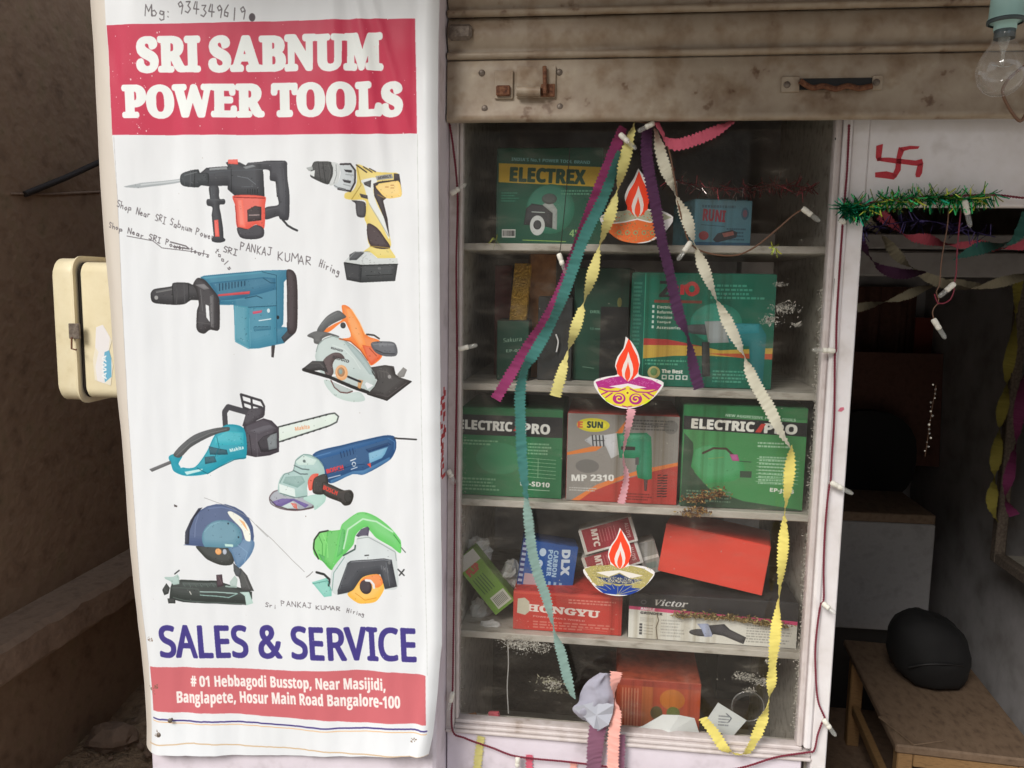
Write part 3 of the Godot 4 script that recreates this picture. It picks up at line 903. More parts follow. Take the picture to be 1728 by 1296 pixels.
func build_display_case() -> void:
	var o := thing("display_case", "glazed display case with white frame and four shelves of tool cartons", "display case")
	var f: Material = mats.frame_paint
	# carcass, open at the back to the shop room behind
	part("side_panel", between(Vector3(-0.285, 0.42, -0.54), Vector3(-0.272, 1.95, -0.03), 0.001), mats.shelf_paint, o)
	part("side_panel", between(Vector3(0.384, FLOOR_Y, -0.57), Vector3(0.4, 2.2, -0.03), 0.001), mats.shelf_paint, o)
	part("top_panel", between(Vector3(-0.272, 1.93, -0.54), Vector3(0.384, 1.95, 0.0), 0.001), mats.shelf_paint, o)
	part("bottom_panel", between(Vector3(-0.272, 0.43, -0.54), Vector3(0.384, 0.445, -0.031), 0.001), mats.shelf_paint, o)
	part("sill_ledge", between(Vector3(-0.272, 0.690, -0.062), Vector3(0.384, 0.7035, -0.0305), 0.001), mats.shelf_paint, o)
	for y in SHELF_Y:
		part("shelf", between(Vector3(-0.2715, y - 0.0135, -0.539), Vector3(0.3835, y, SHELF_FRONT), 0.0015), mats.shelf_paint, o)
	# posts and beads of the frame
	part("frame_post", between(Vector3(-0.2865, 0.70, -0.03), Vector3(-0.2705, 1.93, 0.0), 0.0015), f, o)
	part("bead", between(Vector3(-0.270, 0.720, -0.03), Vector3(-0.2635, 1.93, -0.006), 0.002), f, o)
	part("frame_post", between(Vector3(0.3885, 0.0, -0.03), Vector3(0.415, 2.02, 0.0), 0.002), mats.paint_white, o)
	part("paint_spot", Shape.new().slab([0.3942, 1.3413, 0.3977, 1.3476, 0.4035, 1.3488, 0.4048, 1.3447, 0.4002, 1.3405], 0.0002, 0.0006).done(), plain("pink_paint", rgb(206, 110, 130), 0.6), o)
	for a in [[0.3761, 1.8159, 0.378, 1.8159, 0.3834, 1.7034, 0.3825, 1.7034], [0.3605, 1.7971, 0.3624, 1.7971, 0.3626, 1.7933, 0.3607, 1.7933], [0.3741, 1.5667, 0.3751, 1.5667, 0.3769, 1.477, 0.3759, 1.477]]:
		part("hairline_crack", Shape.new().slab(a, 0.0002, 0.0005).done(), mats.dark_iron, o)
	part("bead", between(Vector3(0.3745, 0.720, -0.03), Vector3(0.388, 1.93, 0.004), 0.004), mats.paint_white, o)
	part("bead", between(Vector3(0.3635, 0.720, -0.03), Vector3(0.374, 1.93, -0.004), 0.003), f, o)
	part("frame_rail", between(Vector3(-0.2865, 0.6975, -0.03), Vector3(0.388, 0.7040, 0.005), 0.002), f, o)
	part("frame_rail", between(Vector3(-0.2705, 0.7044, -0.03), Vector3(0.388, 0.7115, 0.001), 0.002), f, o)
	part("frame_rail", between(Vector3(-0.2705, 0.7119, -0.03), Vector3(0.374, 0.7195, -0.006), 0.002), f, o)
	var pane := QuadMesh.new()
	pane.size = Vector2(0.64, 1.212)
	part("glass_pane", pane, mats.window_glass, o, Vector3(0.05, 1.332, -0.017))
	var film := QuadMesh.new()
	film.size = Vector2(0.634, 1.206)
	part("dust_film", film, mats.pane_dust, o, Vector3(0.05, 1.332, -0.0152)).set_meta("kind", "stuff")
	# crusts of old putty, paste and web left on the inside of the pane
	rng.seed = 12
	var s := Shape.new()
	var dab := func(x: float, y: float, r: float) -> void:
		var turn := Basis(Vector3.BACK, rng.randf() * TAU)
		var a := turn * Vector3(r * rng.randf_range(0.5, 2.2), 0, 0)
		var b := turn * Vector3(0, r * rng.randf_range(0.25, 0.8), 0)
		var at := Vector3(x, y, -0.0162)
		s.quad(at - a, at + b * 0.6, at + a * rng.randf_range(0.3, 1.0), at - b)
	for k in 900:
		dab.call(0.362 - absf(rng.randfn(0.0, 0.0035)), rng.randf_range(0.75, 1.55), rng.randf_range(0.0004, 0.0017))
	for k in 420:
		dab.call(-0.263 + absf(rng.randfn(0.0, 0.004)), rng.randf_range(0.73, 1.3), rng.randf_range(0.0004, 0.0016))
	for p in [[0.3004, 1.5151, 0.012, 120], [0.2768, 1.4942, 0.010, 80], [0.2883, 1.5554, 0.005, 30], [0.3218, 1.4870, 0.005, 25], [0.2648, 0.8419, 0.010, 100], [0.2968, 0.8352, 0.010, 100], [0.3105, 0.8728, 0.006, 50], [0.2766, 0.8164, 0.005, 30], [0.3747, 0.7554, 0.010, 90], [-0.1397, 0.8742, 0.018, 200], [-0.1116, 0.8716, 0.012, 90], [-0.1656, 0.8771, 0.012, 80], [-0.0820, 0.7996, 0.010, 60]]:
		for k in p[3] * 2:
			dab.call(p[0] + rng.randfn(0, p[2]), p[1] + rng.randfn(0, p[2] * 0.45), rng.randf_range(0.0004, 0.0016))
		for k in p[3] / 4:
			dab.call(p[0] + rng.randfn(0, p[2] * 0.7), p[1] + rng.randfn(0, p[2] * 0.35), rng.randf_range(0.0016, 0.0036))
	for k in 160:
		dab.call(rng.randf_range(-0.26, 0.36), rng.randf_range(0.74, 1.7), rng.randf_range(0.0004, 0.0012))
	var crust := plain("crust", rgb(176, 171, 160), 0.95)
	var left_over := part("crust", s.done(), crust, o)
	left_over.set_meta("kind", "stuff")


# ---------------------------------------------------------------- banner

const BANNER := Rect2(-0.95, 0.62, 0.68, 1.5)      # metres covered by the print


func build_banner() -> void:
	var c := Canvas.new(1024, 2048, rgb(226, 228, 231))
	print_banner(c)
	var vinyl := printed("banner_vinyl", c, 0.42)
	grime(vinyl, 51, 0.7, rgb(206, 198, 188), 0.55, 1.0)
	# outline: [y, x at the left edge, x at the right edge]
	var lefts := [-0.907, 2.0604, -0.9047, 2.0218, -0.9022, 1.924, -0.9018, 1.8044, -0.9003, 1.7028, -0.8959, 1.5889, -0.8904, 1.4942, -0.8865, 1.3871, -0.8802, 1.2782, -0.8774, 1.1896, -0.8744, 1.077, -0.8678, 0.9625, -0.8601, 0.8696, -0.8553, 0.7871, -0.8529, 0.7033, -0.8536, 0.6596]
	var rights := [-0.2849, 2.0323, -0.2857, 1.9964, -0.2874, 1.9423, -0.2878, 1.8135, -0.2849, 1.6239, -0.282, 1.4275, -0.28, 1.2237, -0.2771, 1.066, -0.2753, 0.9146, -0.2784, 0.8902, -0.2834, 0.8144, -0.2896, 0.7465, -0.297, 0.7084]
	var n := FastNoiseLite.new()
	n.seed = 21
	n.frequency = 1.0
	var cols := 84
	var rows := 150
	var top := 2.09
	var at := func(i: int, k: int) -> Vector3:
		var v := float(k) / rows
		var u := float(i) / cols
		var low := lerpf(edge_low(lefts), edge_low(rights), u) + 0.004 * sin(u * 7.0 + 1.0)
		var y := lerpf(top, low, v)
		var xl := edge_at(lefts, y)
		var xr := edge_at(rights, y)
		var x := lerpf(xl, xr, u)
		var z := 0.0945
		z += 0.007 * n.get_noise_2d(x * 6.0, y * 0.9) + 0.0018 * n.get_noise_2d(x * 15.0 + 9, y * 1.8) + 0.0006 * n.get_noise_2d(x * 30.0, y * 9.0)
		# creases running down from the upper right, where the vinyl is stretched
		for f in [[-0.42, 0.16, 0.010, 0.0055], [-0.395, 0.30, 0.007, 0.004], [-0.46, 0.05, 0.016, 0.005]]:
			var d: float = x - (f[0] + (2.0 - y) * f[1])
			z += f[3] * exp(-d * d / (f[2] * f[2])) * smoothstep(1.62, 1.86, y)
		# a dent beside the first word
		var d2 := Vector2((x + 0.845) / 0.014, (y - 1.93) / 0.05)
		z -= 0.003 * exp(-d2.length_squared())
		# the free left edge curls back round the pillar's corner, the right hem stands up in a roll
		var a := x - xl
		z -= 0.028 * pow(clampf(1.0 - a / 0.05, 0, 1), 2.0)
		var b := xr - x
		z += 0.006 * exp(-pow((b - 0.018) / 0.009, 2.0)) + 0.0035 * n.get_noise_1d(y * 6.0) * exp(-b / 0.03)
		z -= 0.006 * clampf(1.0 - b / 0.007, 0, 1)
		# the loose foot kicks forward
		z += 0.014 * pow(clampf(1.0 - (y - low) / 0.16, 0, 1), 2.0) * (0.6 + 0.5 * sin(u * 9.0))
		return Vector3(x, y, z)
	var s := Shape.new()
	s.uv_box = BANNER
	for i in cols:
		for k in rows:
			s.quad(at.call(i, k), at.call(i + 1, k), at.call(i + 1, k + 1), at.call(i, k + 1), 1)
	var o := thing("banner", "tall white printed vinyl banner of power tools on the pillar", "banner")
	part("sheet", s.done(), vinyl, o)
	for p in [Vector3(-0.7829, 0.7379, 0.108), Vector3(-0.8319, 0.8831, 0.086), Vector3(-0.8087, 0.7053, 0.104)]:
		part("nail_head", Shape.new().lathe(p, Vector3(0, 0, 1), [0.0, -0.012, 0.002, -0.012, 0.002, 0.0, 0.0045, 0.0005, 0.004, 0.002, 0.0, 0.0026], 12).done(), mats.worn_steel, o)


func edge_low(a: Array) -> float:
	return a[a.size() - 1]


func edge_at(a: Array, y: float) -> float:
	for i in range(0, a.size() - 2, 2):
		if y >= a[i + 3]:
			return lerpf(a[i], a[i + 2], (y - a[i + 1]) / (a[i + 3] - a[i + 1]))
	return a[a.size() - 2]


func print_banner(c: Canvas) -> void:
	var dark := rgb(46, 47, 52)
	var black := rgb(38, 37, 38)
	var paper_white := rgb(226, 228, 231)
	rng.seed = 99
	# the plain hem outside the print has yellowed
	c.poly([-41.3, 68, 139, 72.8, 138.2, 201.5, 142.4, 448.5, 149.7, 588, 150.3, 795.8, 152.4, 1110.9, 159.4, 1378.2, 168.1, 1623.2, 181.3, 1751, 183.9, 2037.1, -179.3, 2067.9], rgb(212, 203, 192))
	# red heading
	var red := rgb(196, 50, 80)
	c.poly([139.8, 202.8, 552.8, 203.1, 942.3, 205.7, 947, 450, 546.3, 450.6, 142.4, 448.5], red)
	line_of(c, "SRI SABNUM", [222.7, 306, 857.9, 310.6], [224.6, 234.3], rgb(236, 240, 238), "serif", 5.2)
	line_of(c, "POWER TOOLS", [178.8, 407.3, 908.2, 408.9], [180.7, 341], rgb(236, 240, 238), "serif", 5.2)
	c.line([147.1, 452.5, 149.7, 588, 150.3, 795.8, 152.4, 1110.9, 159.4, 1378.2, 168.1, 1623.2, 181.3, 1751], 1.2, rgb(176, 170, 170))
	c.line([948.5, 451.3, 951.8, 704.2, 956.9, 974.1, 963.7, 1254, 972.3, 1514.7, 979.4, 1720.5], 1.2, rgb(186, 190, 186))

	c.lively = true
	# rotary hammer
	c.poly([168.8, 566.5, 214.7, 558.1, 324.9, 548.7, 325.9, 556.9, 208.4, 569.9, 174.4, 568.3], rgb(160, 166, 170))
	c.poly([214.6, 560.5, 324.8, 550.5, 324.7, 553.3, 214.4, 564.5], rgb(196, 201, 204))
	c.poly([381.1, 535.8, 398.2, 524.2, 456.2, 520.8, 451, 512.7, 456.6, 510.4, 486.7, 511.6, 502.9, 518.6, 508.5, 512.8, 544, 510.6, 546.3, 526.7, 549, 529, 551.4, 591.3, 473.3, 588.1, 454.5, 573, 454.8, 564.9, 405, 566.1, 382.8, 563.8], dark)
	c.soft([326.6, 540.5, 342.2, 533.5, 375.9, 527.7, 381.1, 535.8, 403.2, 537, 402.4, 561.4, 382.8, 563.8, 374.3, 568.5, 338.1, 566.2, 325.8, 559.2], rgb(40, 44, 48))
	c.line([339.3, 537, 336, 549.8, 338.2, 563.9], 2.0, rgb(72, 78, 82))
	c.line([406, 535.8, 461.4, 530.1, 546.3, 527.8], 2.0, rgb(80, 84, 90))
	c.line([480.2, 542.8, 507.5, 547.4, 529, 561.3], 1.6, rgb(110, 114, 120))
	c.line([490.5, 567.1, 520.7, 566.4], 1.4, rgb(96, 100, 106))
	c.poly([406.4, 525.4, 453.4, 522, 454.6, 527.8, 406.3, 530], rgb(134, 138, 142))
	c.poly([494.6, 522, 522, 517.4, 530.1, 520.9, 502.7, 526.6], rgb(120, 124, 128))
	c.poly([456.7, 505.8, 481.4, 504.7, 482.4, 516.2, 456.4, 515], rgb(226, 82, 70))
	c.soft([405, 566.1, 429.9, 566.1, 433.1, 594, 445.5, 595.2, 448.1, 601, 445.1, 606.9, 432.6, 609.2, 436, 631.5, 440.5, 662.1, 441.2, 683.3, 445.2, 686.8, 443.7, 691.6, 428.3, 695.2, 408.8, 691.9, 409.1, 684.7, 413.4, 681.2, 409.6, 631.6, 411.6, 614, 397.8, 609.4, 395.4, 601.2, 398.3, 595.3, 405.3, 594.1], dark)
	c.line([410.3, 570.7, 411, 591.8], 2.0, rgb(84, 88, 92))
	c.poly([416.1, 643.4, 427.3, 642.1, 430.1, 681, 417.6, 681.1], rgb(226, 84, 72))
	c.soft([544, 510.6, 606.4, 508.4, 613, 513, 612.8, 522.1, 613.6, 549.7, 618.3, 584.2, 614.4, 639.9, 592.6, 640, 587.3, 633, 551.6, 640.2, 552.2, 614.6, 587.9, 607.5, 586.9, 591.2, 582.3, 554.3, 567.4, 552, 566.6, 531.3, 554.4, 527.8, 546.3, 527.8], rgb(52, 52, 58))
	c.line([603.3, 526.7, 605.5, 572.7, 603.7, 628.3], 2.4, rgb(76, 77, 84))
	c.soft([467.9, 586.9, 552.9, 589, 552.3, 609.9, 548.3, 661.3, 526.5, 652.1, 504.1, 664, 476.6, 659.5, 472.6, 610.3], rgb(222, 84, 70))
	c.poly([478.6, 596.2, 492.4, 596.2, 498.8, 659.3, 482.3, 657.1], rgb(236, 112, 94))
	c.poly([504.1, 619.5, 524.9, 610, 542.7, 612.3, 541.9, 642.6, 504.7, 646.4], rgb(46, 34, 36))
	c.line([509.2, 631.1, 536.7, 630.5], 2.2, rgb(170, 150, 150))
	c.soft([476.6, 659.5, 504.2, 662.8, 526.5, 653.2, 546.9, 661.3, 545, 680.1, 517.3, 686.2, 484.3, 681.8], rgb(50, 48, 54))
	c.line([598, 640, 611.3, 653.9, 624.8, 660.8, 637, 665.3], 5.0, rgb(50, 50, 54))
	c.line([356.3, 530, 353.4, 567.3], 2, rgb(84,88,92))
	c.line([367.5, 528.9, 364.8, 568.5], 1.6, rgb(24,26,28))
	c.line([464.3, 526.6, 464, 577.6], 1.6, rgb(28,28,32))
	c.line([403.2, 538.2, 401.8, 561.4], 1.6, rgb(20,22,24))
	c.line([548.9, 533.6, 550.7, 586.7], 2.4, rgb(30,30,34))
	c.line([506.8, 571.7, 506.5, 582.2], 1.8, rgb(22,22,26))
	c.line([513.4, 571.7, 513.1, 582.2], 1.8, rgb(22,22,26))
	c.line([520, 571.7, 519.7, 582.1], 1.8, rgb(22,22,26))
	c.line([526.5, 571.7, 526.3, 582.1], 1.8, rgb(22,22,26))
	c.line([533.1, 571.7, 532.8, 582.1], 1.8, rgb(22,22,26))
	c.line([472.6, 610.3, 476.7, 657.1], 2.2, rgb(176,56,48))
	c.line([470, 590.4, 552.2, 592.5], 2.4, rgb(150,46,40))
	c.line([571.5, 552, 582.3, 554.3, 585.6, 588.9], 2, rgb(24,24,28))
	c.line([554.8, 619.2, 587.7, 614.4], 1.6, rgb(88,88,94))
	c.line([403.9, 596.5, 445.4, 597.5], 1.8, rgb(86,88,92))
	c.line([508.5, 515.1, 603.6, 511.8], 2, rgb(86,86,92))
	c.line([339.2, 541, 372.8, 534], 2.2, rgb(104,108,112))

	# cordless drill
	c.poly([758.6, 736.4, 773.1, 722.6, 787.5, 711.2, 807.5, 713.5, 824.6, 710.9, 841.6, 725.5, 895.4, 724.9, 897.7, 738.5, 804.4, 743.4], rgb(204, 209, 209))
	c.poly([758.6, 737.7, 804.4, 742.1, 896.8, 738.5, 889.7, 777.1, 801.2, 782.1, 765.4, 776.3], rgb(52, 54, 56))
	c.poly([758.6, 737.7, 804.4, 742.1, 801.2, 782.1, 765.4, 776.3], rgb(44, 45, 47))
	c.line([845.7, 749.1, 851.4, 749], 3.0, rgb(170, 170, 170))
	c.line([804.4, 740.9, 806.3, 725.9, 816, 718.4], 1.2, rgb(180, 186, 186))
	c.poly([773.2, 718.8, 787.5, 711.2, 810.4, 713.5, 790.2, 731.1, 773, 731.3], rgb(72, 74, 78))
	c.poly([807.5, 711, 824.7, 699.7, 875.7, 702.9, 891.2, 722.5, 889.8, 725, 844.4, 725.5, 827.4, 713.3], rgb(226, 205, 112))
	c.soft([764.7, 580.9, 783.2, 574.8, 793.3, 554.1, 792.2, 517.8, 803.5, 517.8, 842.7, 532.3, 879.1, 534.7, 898.6, 537.1, 908.3, 580.6, 904.1, 587.9, 864.9, 591.6, 859.2, 597.7, 874.4, 671, 875.7, 701.7, 824.7, 698.5, 816.5, 649.3, 811, 637, 814.1, 597.9, 780.1, 595.5, 763.1, 591.9], rgb(228, 204, 112))
	c.soft([803.2, 551.7, 834.2, 544.9, 845.4, 549.2, 834.1, 571, 842.3, 602.6, 861.9, 636.7, 874.4, 683.2, 847.8, 636.8, 822.6, 600.3, 808.8, 561.4], rgb(222, 226, 224))
	c.poly([834.1, 558.9, 848.2, 554.1, 887.5, 550.4, 887.5, 535.9, 901.4, 537.6, 908.6, 579.4, 904.7, 561.2, 898.6, 552.1, 848.2, 558.4, 840.3, 566.2, 867.7, 590.4, 859.2, 596.5, 870.3, 636.7, 875.2, 678.3, 861.9, 636.7, 847.9, 607.5, 836.2, 585.6], rgb(52, 44, 46))
	c.soft([840.9, 563.3, 898.6, 553.3, 906.9, 580.6, 901.3, 587.9, 867.7, 590.4, 842.5, 569.1], rgb(240, 204, 120))
	for k in 3:
		c.line([865, 566.1, 873.4, 566.1], 1.5, rgb(176, 110, 60))
		c.line([879, 562.5, 887.4, 562.5], 1.5, rgb(176, 110, 60))
		c.line([879, 568.5, 887.4, 568.5], 1.5, rgb(176, 110, 60))
	c.soft([683, 512.8, 701.6, 510.4, 730, 512.8, 734, 529.8, 729.5, 554.2, 718, 561.5, 683.9, 549.3, 674, 542], rgb(50, 50, 50))
	c.line([693, 517.6, 727.1, 521.3], 2.0, rgb(84, 84, 84))
	c.poly([664.2, 524.9, 680, 521.3, 681.3, 528.6, 671.3, 532.2], rgb(160, 164, 164))
	c.poly([675, 532.7, 686.5, 529.8, 684.5, 544.9, 673.7, 540], rgb(214, 218, 218))
	c.soft([730, 512.8, 749.8, 517.7, 751, 539.6, 743.6, 559, 723.6, 562.7, 732.5, 542, 734.7, 527.4], rgb(196, 200, 200))
	c.line([741.9, 517.7, 743.3, 539.6, 735.7, 559], 1.6, rgb(130, 134, 136))
	c.soft([752.6, 517.7, 778.1, 515.3, 789.3, 529.9, 789, 554.1, 777.5, 576, 743.5, 571.2, 735, 563.9, 746.5, 556.6, 753.8, 537.1], rgb(190, 196, 200))
	c.line([753.2, 517.2, 778.1, 516.1, 789.3, 529.9, 788.5, 556.5, 777.5, 576.5, 746.3, 571.7], 4.0, rgb(56, 50, 54))
	c.poly([762.4, 528.6, 782.2, 529.9, 780.7, 535.2, 766.6, 533.7], rgb(50, 48, 52))
	c.poly([757.9, 550.5, 779.1, 553.4, 777.7, 559, 762.1, 556.6], rgb(50, 48, 52))
	c.poly([746.4, 567.5, 766.2, 571.7, 766.1, 576.5, 749.1, 572.7], rgb(60, 56, 60))
	c.soft([780.1, 596.8, 805.6, 597.9, 814.1, 602.8, 812.4, 632.1, 794, 632.2, 789.9, 617.5, 788.6, 602.8], rgb(60, 56, 60))
	c.line([796.5, 607.7, 797.4, 627.3], 3.0, rgb(92, 90, 94))
	c.soft([818, 649.3, 842, 656.5, 861.7, 678.4, 875.7, 702.9, 826.1, 697.2], rgb(60, 46, 48))
	c.poly([798.7, 580.8, 818.5, 584.5, 819.8, 593, 802.9, 589.4], rgb(60, 54, 56))
	c.poly([808.8, 556.5, 828.6, 550.4, 827, 567.4, 812.1, 561.9], rgb(60, 56, 58))
	c.line([792.2, 517.8, 817.4, 533.5], 3.0, rgb(58, 48, 46))
	c.line([809.6, 521.4, 831.5, 533.5], 2.6, rgb(58, 48, 46))
	c.line([824.5, 525.1, 840.5, 532.3], 2.4, rgb(58, 48, 46))
	c.poly([839.9, 542, 881.9, 537.1, 886.1, 546.8, 844, 551.6], rgb(150, 150, 150))
	line_of(c, "DEWALT", [846.8, 549.2, 880.5, 544.9], [846, 543.4], rgb(60, 60, 62), "bold", 0.0)
	c.line([760.1, 736.9, 804.4, 742.4, 896.8, 738.8], 2, rgb(26,27,28))
	c.line([773.1, 726.3, 787.5, 712.5, 824.6, 710.9], 1.4, rgb(150,156,158))
	c.line([766.6, 539.6, 784.9, 540.8], 2, rgb(150,156,160))
	c.line([760.6, 561.4, 777.6, 565.1], 2, rgb(150,156,160))
	c.line([736.4, 563.9, 749.2, 570, 766.2, 574.8], 2, rgb(120,126,130))
	c.line([793.6, 520.2, 803.1, 561.4, 780.1, 594.3], 2, rgb(176,150,70))
	c.line([822.6, 602.7, 847.8, 639.3, 873, 675.9], 1.6, rgb(160,166,166))
	c.line([824.7, 698.5, 875.7, 702.4], 2, rgb(150,126,60))
	c.line([695.9, 514, 700.9, 554.2], 1.6, rgb(28,28,28))
	c.line([707.3, 512.8, 714, 557.1], 1.6, rgb(30,30,30))
	c.line([721.4, 517.7, 726.9, 529.8, 722.4, 551.7], 2, rgb(92,92,92))
	c.line([812.9, 750.7, 886.9, 747.3], 1.6, rgb(84,86,88))
	c.line([814.2, 765.7, 882.6, 762.3], 1.6, rgb(30,31,32))
	c.line([845.2, 583.2, 862.1, 590.4], 2, rgb(150,120,60))

	# demolition hammer
	var teal := rgb(52, 116, 144)
	c.soft([230.9, 815.7, 240.8, 805.4, 289.2, 797.9, 292.2, 791.1, 305.6, 788.6, 337.3, 789.3, 350.4, 793.6, 361, 791.2, 371.2, 802.3, 370.2, 827.1, 343.7, 829.8, 324.7, 839.2, 298, 841.9, 244.6, 839.4, 232.8, 833.9], rgb(44, 43, 45))
	c.poly([243.3, 809.9, 289, 801.9, 291.5, 805.7, 245.7, 814.4], rgb(88, 88, 90))
	c.line([300.1, 792.1, 304.6, 812.3, 300.7, 839.6], 3.0, rgb(76, 76, 78))
	c.oval([245.2, 825.7][0], [245.2, 825.7][1], 5.0, 5.0, rgb(160, 160, 160))
	c.poly([372.2, 775.3, 382.9, 771.8, 539.6, 757.5, 606.5, 755.6, 614, 763.2, 606.1, 776.6, 598.2, 785.6, 597.1, 834.5, 593.4, 881.6, 588.1, 888.4, 629.4, 889.8, 595, 926.6, 524.3, 940.7, 495.5, 942.5, 461.8, 926.2, 460.6, 839.1, 422.5, 839.7, 397.5, 804.1], teal)
	c.poly([398, 788.4, 541.8, 773, 575.3, 774.8, 575.9, 801.4, 538.2, 810.9, 422.7, 835.2, 413, 810.6], rgb(46, 104, 134))
	c.poly([377.4, 775.7, 539.6, 760.2, 601.4, 757.9, 539.5, 764.2, 387.8, 779.6], rgb(80, 144, 168))
	c.poly([460.6, 839.1, 501, 842.9, 575, 839.3, 574.2, 927.1, 524.3, 940.7, 495.5, 942.5, 461.8, 926.2], rgb(58, 126, 152))
	c.poly([460.6, 839.1, 501, 842.9, 498.1, 941.3, 495.5, 942.5, 461.8, 926.2], rgb(72, 142, 164))
	c.poly([510, 891.1, 559.6, 886.7, 559.4, 895.8, 512.4, 900.1], rgb(46, 108, 134))
	for k in 9:
		c.line([[425.5, 790.3][0] + k * 8.3, [425.5, 790.3][1] - k * 0.9, [425, 806][0] + k * 8.3, [425, 806][1] - k * 1.6], 2.6, rgb(28, 62, 86))
	c.poly([420.7, 815, 504.6, 805.9, 503.1, 812.6, 420.6, 819.5], rgb(196, 66, 72))
	c.line([498.3, 844, 576.3, 838.9], 1.6, rgb(28, 76, 98))
	c.line([539.5, 760.9, 578, 768.1, 575.5, 927], 1.6, rgb(30, 80, 102))
	c.line([491.1, 822.9, 522.5, 816.8, 537.9, 822.1], 2.4, rgb(30, 76, 98))
	c.poly([509.8, 854, 537.2, 850.1, 535.7, 855.7, 510.9, 860], rgb(190, 70, 96))
	c.line([527.4, 875, 560, 870.1], 2.4, rgb(214, 226, 230))
	c.oval([554, 850.9][0], [554, 850.9][1], 4.0, 5.0, rgb(200, 216, 222))
	c.oval([579.6, 866.1][0], [579.6, 866.1][1], 3.6, 4.4, rgb(30, 34, 40))
	c.poly([587.5, 913.2, 614, 887.9, 629.4, 889.8, 624, 903.4, 595, 925.5], rgb(40, 44, 50))
	c.soft([606.5, 755.6, 621.9, 756.5, 631.8, 769.6, 634.9, 807.2, 632, 887.5, 624, 903.4, 608.5, 903.7, 603.6, 888.1, 605.5, 801, 604.8, 776.6], rgb(50, 40, 43))
	c.line([613.8, 774.3, 615.3, 827.5, 614.1, 881.2], 2.6, rgb(78, 66, 70))
	c.fill([597.7, 783.8, 604.3, 777.7, 604.7, 876.9, 593.9, 884.3, 595.8, 834.5], paper_white)
	c.soft([350.4, 793.6, 364.2, 777.7, 385.1, 781.9, 408, 804, 420.6, 819.5, 424.1, 830.7, 422, 894.1, 415.1, 901, 394, 899.2, 377.8, 908.6, 362, 905.5, 355.7, 895.4, 358.6, 854.4, 364.5, 838.5, 357.9, 804.7], rgb(48, 45, 47))
	c.fill([384.3, 839.3, 393.4, 842.5, 394.7, 881, 385.8, 869.8], paper_white)
	c.poly([396.9, 819.9, 408.1, 815.2, 405.3, 894.4, 396.4, 892.3], rgb(92, 90, 92))
	c.poly([355.7, 793.5, 382.2, 790.9, 397.5, 801.9, 381.7, 804.4], rgb(110, 108, 110))
	c.poly([559.8, 933, 570.2, 931.7, 565.6, 961.3, 559.1, 960.3], rgb(44, 38, 40))
	c.line([464.4, 841.3, 463.1, 925, 496.8, 940.6], 1.8, rgb(110,170,190))
	c.line([291.9, 797.1, 292.7, 840.8], 2, rgb(20,20,20))
	c.line([324, 790.6, 324.8, 838], 2, rgb(82,82,84))
	c.line([337.2, 791.5, 337.7, 832.1], 2, rgb(20,20,20))
	c.line([245.8, 813.2, 288.9, 805.8], 2.4, rgb(120,120,120))
	c.line([363.8, 858.9, 384.8, 863], 2, rgb(84,82,84))
	c.line([357.6, 881.7, 394.5, 885.5], 2, rgb(86,84,86))
	c.line([371.1, 804.5, 374.5, 854.1], 2.4, rgb(100,98,100))
	c.line([512.7, 889.9, 520.5, 888.9], 1.6, rgb(30,84,106))
	c.line([523.1, 889.7, 531, 888.7], 1.6, rgb(30,84,106))
	c.line([533.5, 889.5, 541.4, 888.5], 1.6, rgb(30,84,106))
	c.line([544, 889.3, 551.8, 888.3], 1.6, rgb(30,84,106))
	c.line([541.7, 775.2, 562.1, 786.1, 575, 785.9], 1.8, rgb(26,72,94))
	c.line([500.2, 869.9, 500.8, 937.8], 1.6, rgb(96,158,180))
	c.line([428.1, 830.6, 491.1, 825.1], 1.6, rgb(84,148,172))

	# circular saw
	var orange := rgb(236, 126, 58)
	c.soft([752, 836.2, 761.2, 834.1, 774.8, 841.8, 795.1, 871.5, 810.9, 899.3, 822.3, 907.1, 849.6, 916.6, 856.3, 944.7, 851.6, 956.9, 826.4, 973.8, 817.3, 961.8, 799.1, 937.9, 774.1, 918.3, 744.2, 912.9, 774.2, 907.2, 765.3, 880.1, 758.5, 872.2, 744.6, 878.5, 716.7, 897.3, 700.6, 895.6, 730.8, 878.8, 754, 866.3], orange)
	c.poly([763.4, 842, 774.8, 842.8, 799.6, 881.5, 813, 925.5, 799.2, 933.9, 776.5, 900, 767.7, 868], rgb(244, 152, 82))
	c.poly([803.8, 925.7, 844.9, 932.8, 854, 944.7, 849.4, 955.9, 827.5, 972.7, 818.4, 961.8], rgb(222, 92, 52))
	c.soft([684.3, 895.9, 693.9, 879.5, 712.6, 861, 731.2, 850.6, 745, 847.4, 758.7, 856.1, 763.2, 862.1, 744.7, 870.5, 726.2, 878.9, 712.2, 887.3, 700.5, 897.6], rgb(82, 84, 86))
	c.soft([658.6, 907.6, 675, 898.1, 691.3, 895.8, 716.7, 899.3, 744.3, 906.8, 739.6, 909.9, 721.2, 905.3, 698, 913.9, 695.5, 926.1, 676.9, 924.5, 674.7, 914.4], rgb(88, 88, 88))
	c.oval([754.9, 881.3][0], [754.9, 881.3][1], 7.0, 7.0, rgb(44, 44, 48))
	c.soft([701.1, 1011.8, 717.4, 1012.4, 728.8, 1029.5, 747.3, 1039.3, 775.1, 1038.5, 798.3, 1037.8, 809.7, 1055.9, 774.9, 1060.1, 733.2, 1050, 710.2, 1030.1], rgb(190, 206, 202))
	c.poly([715.2, 1003.2, 770.9, 995.6, 842.2, 1003.8, 832.9, 1030.6, 812.1, 1037.4, 775.3, 1026.1, 724.4, 1009.1], rgb(178,190,188))
	c.poly([717.4, 1012.4, 779.8, 1033.2, 770.5, 1040.2, 747.3, 1038.3, 728.8, 1027.5], rgb(168,178,176))
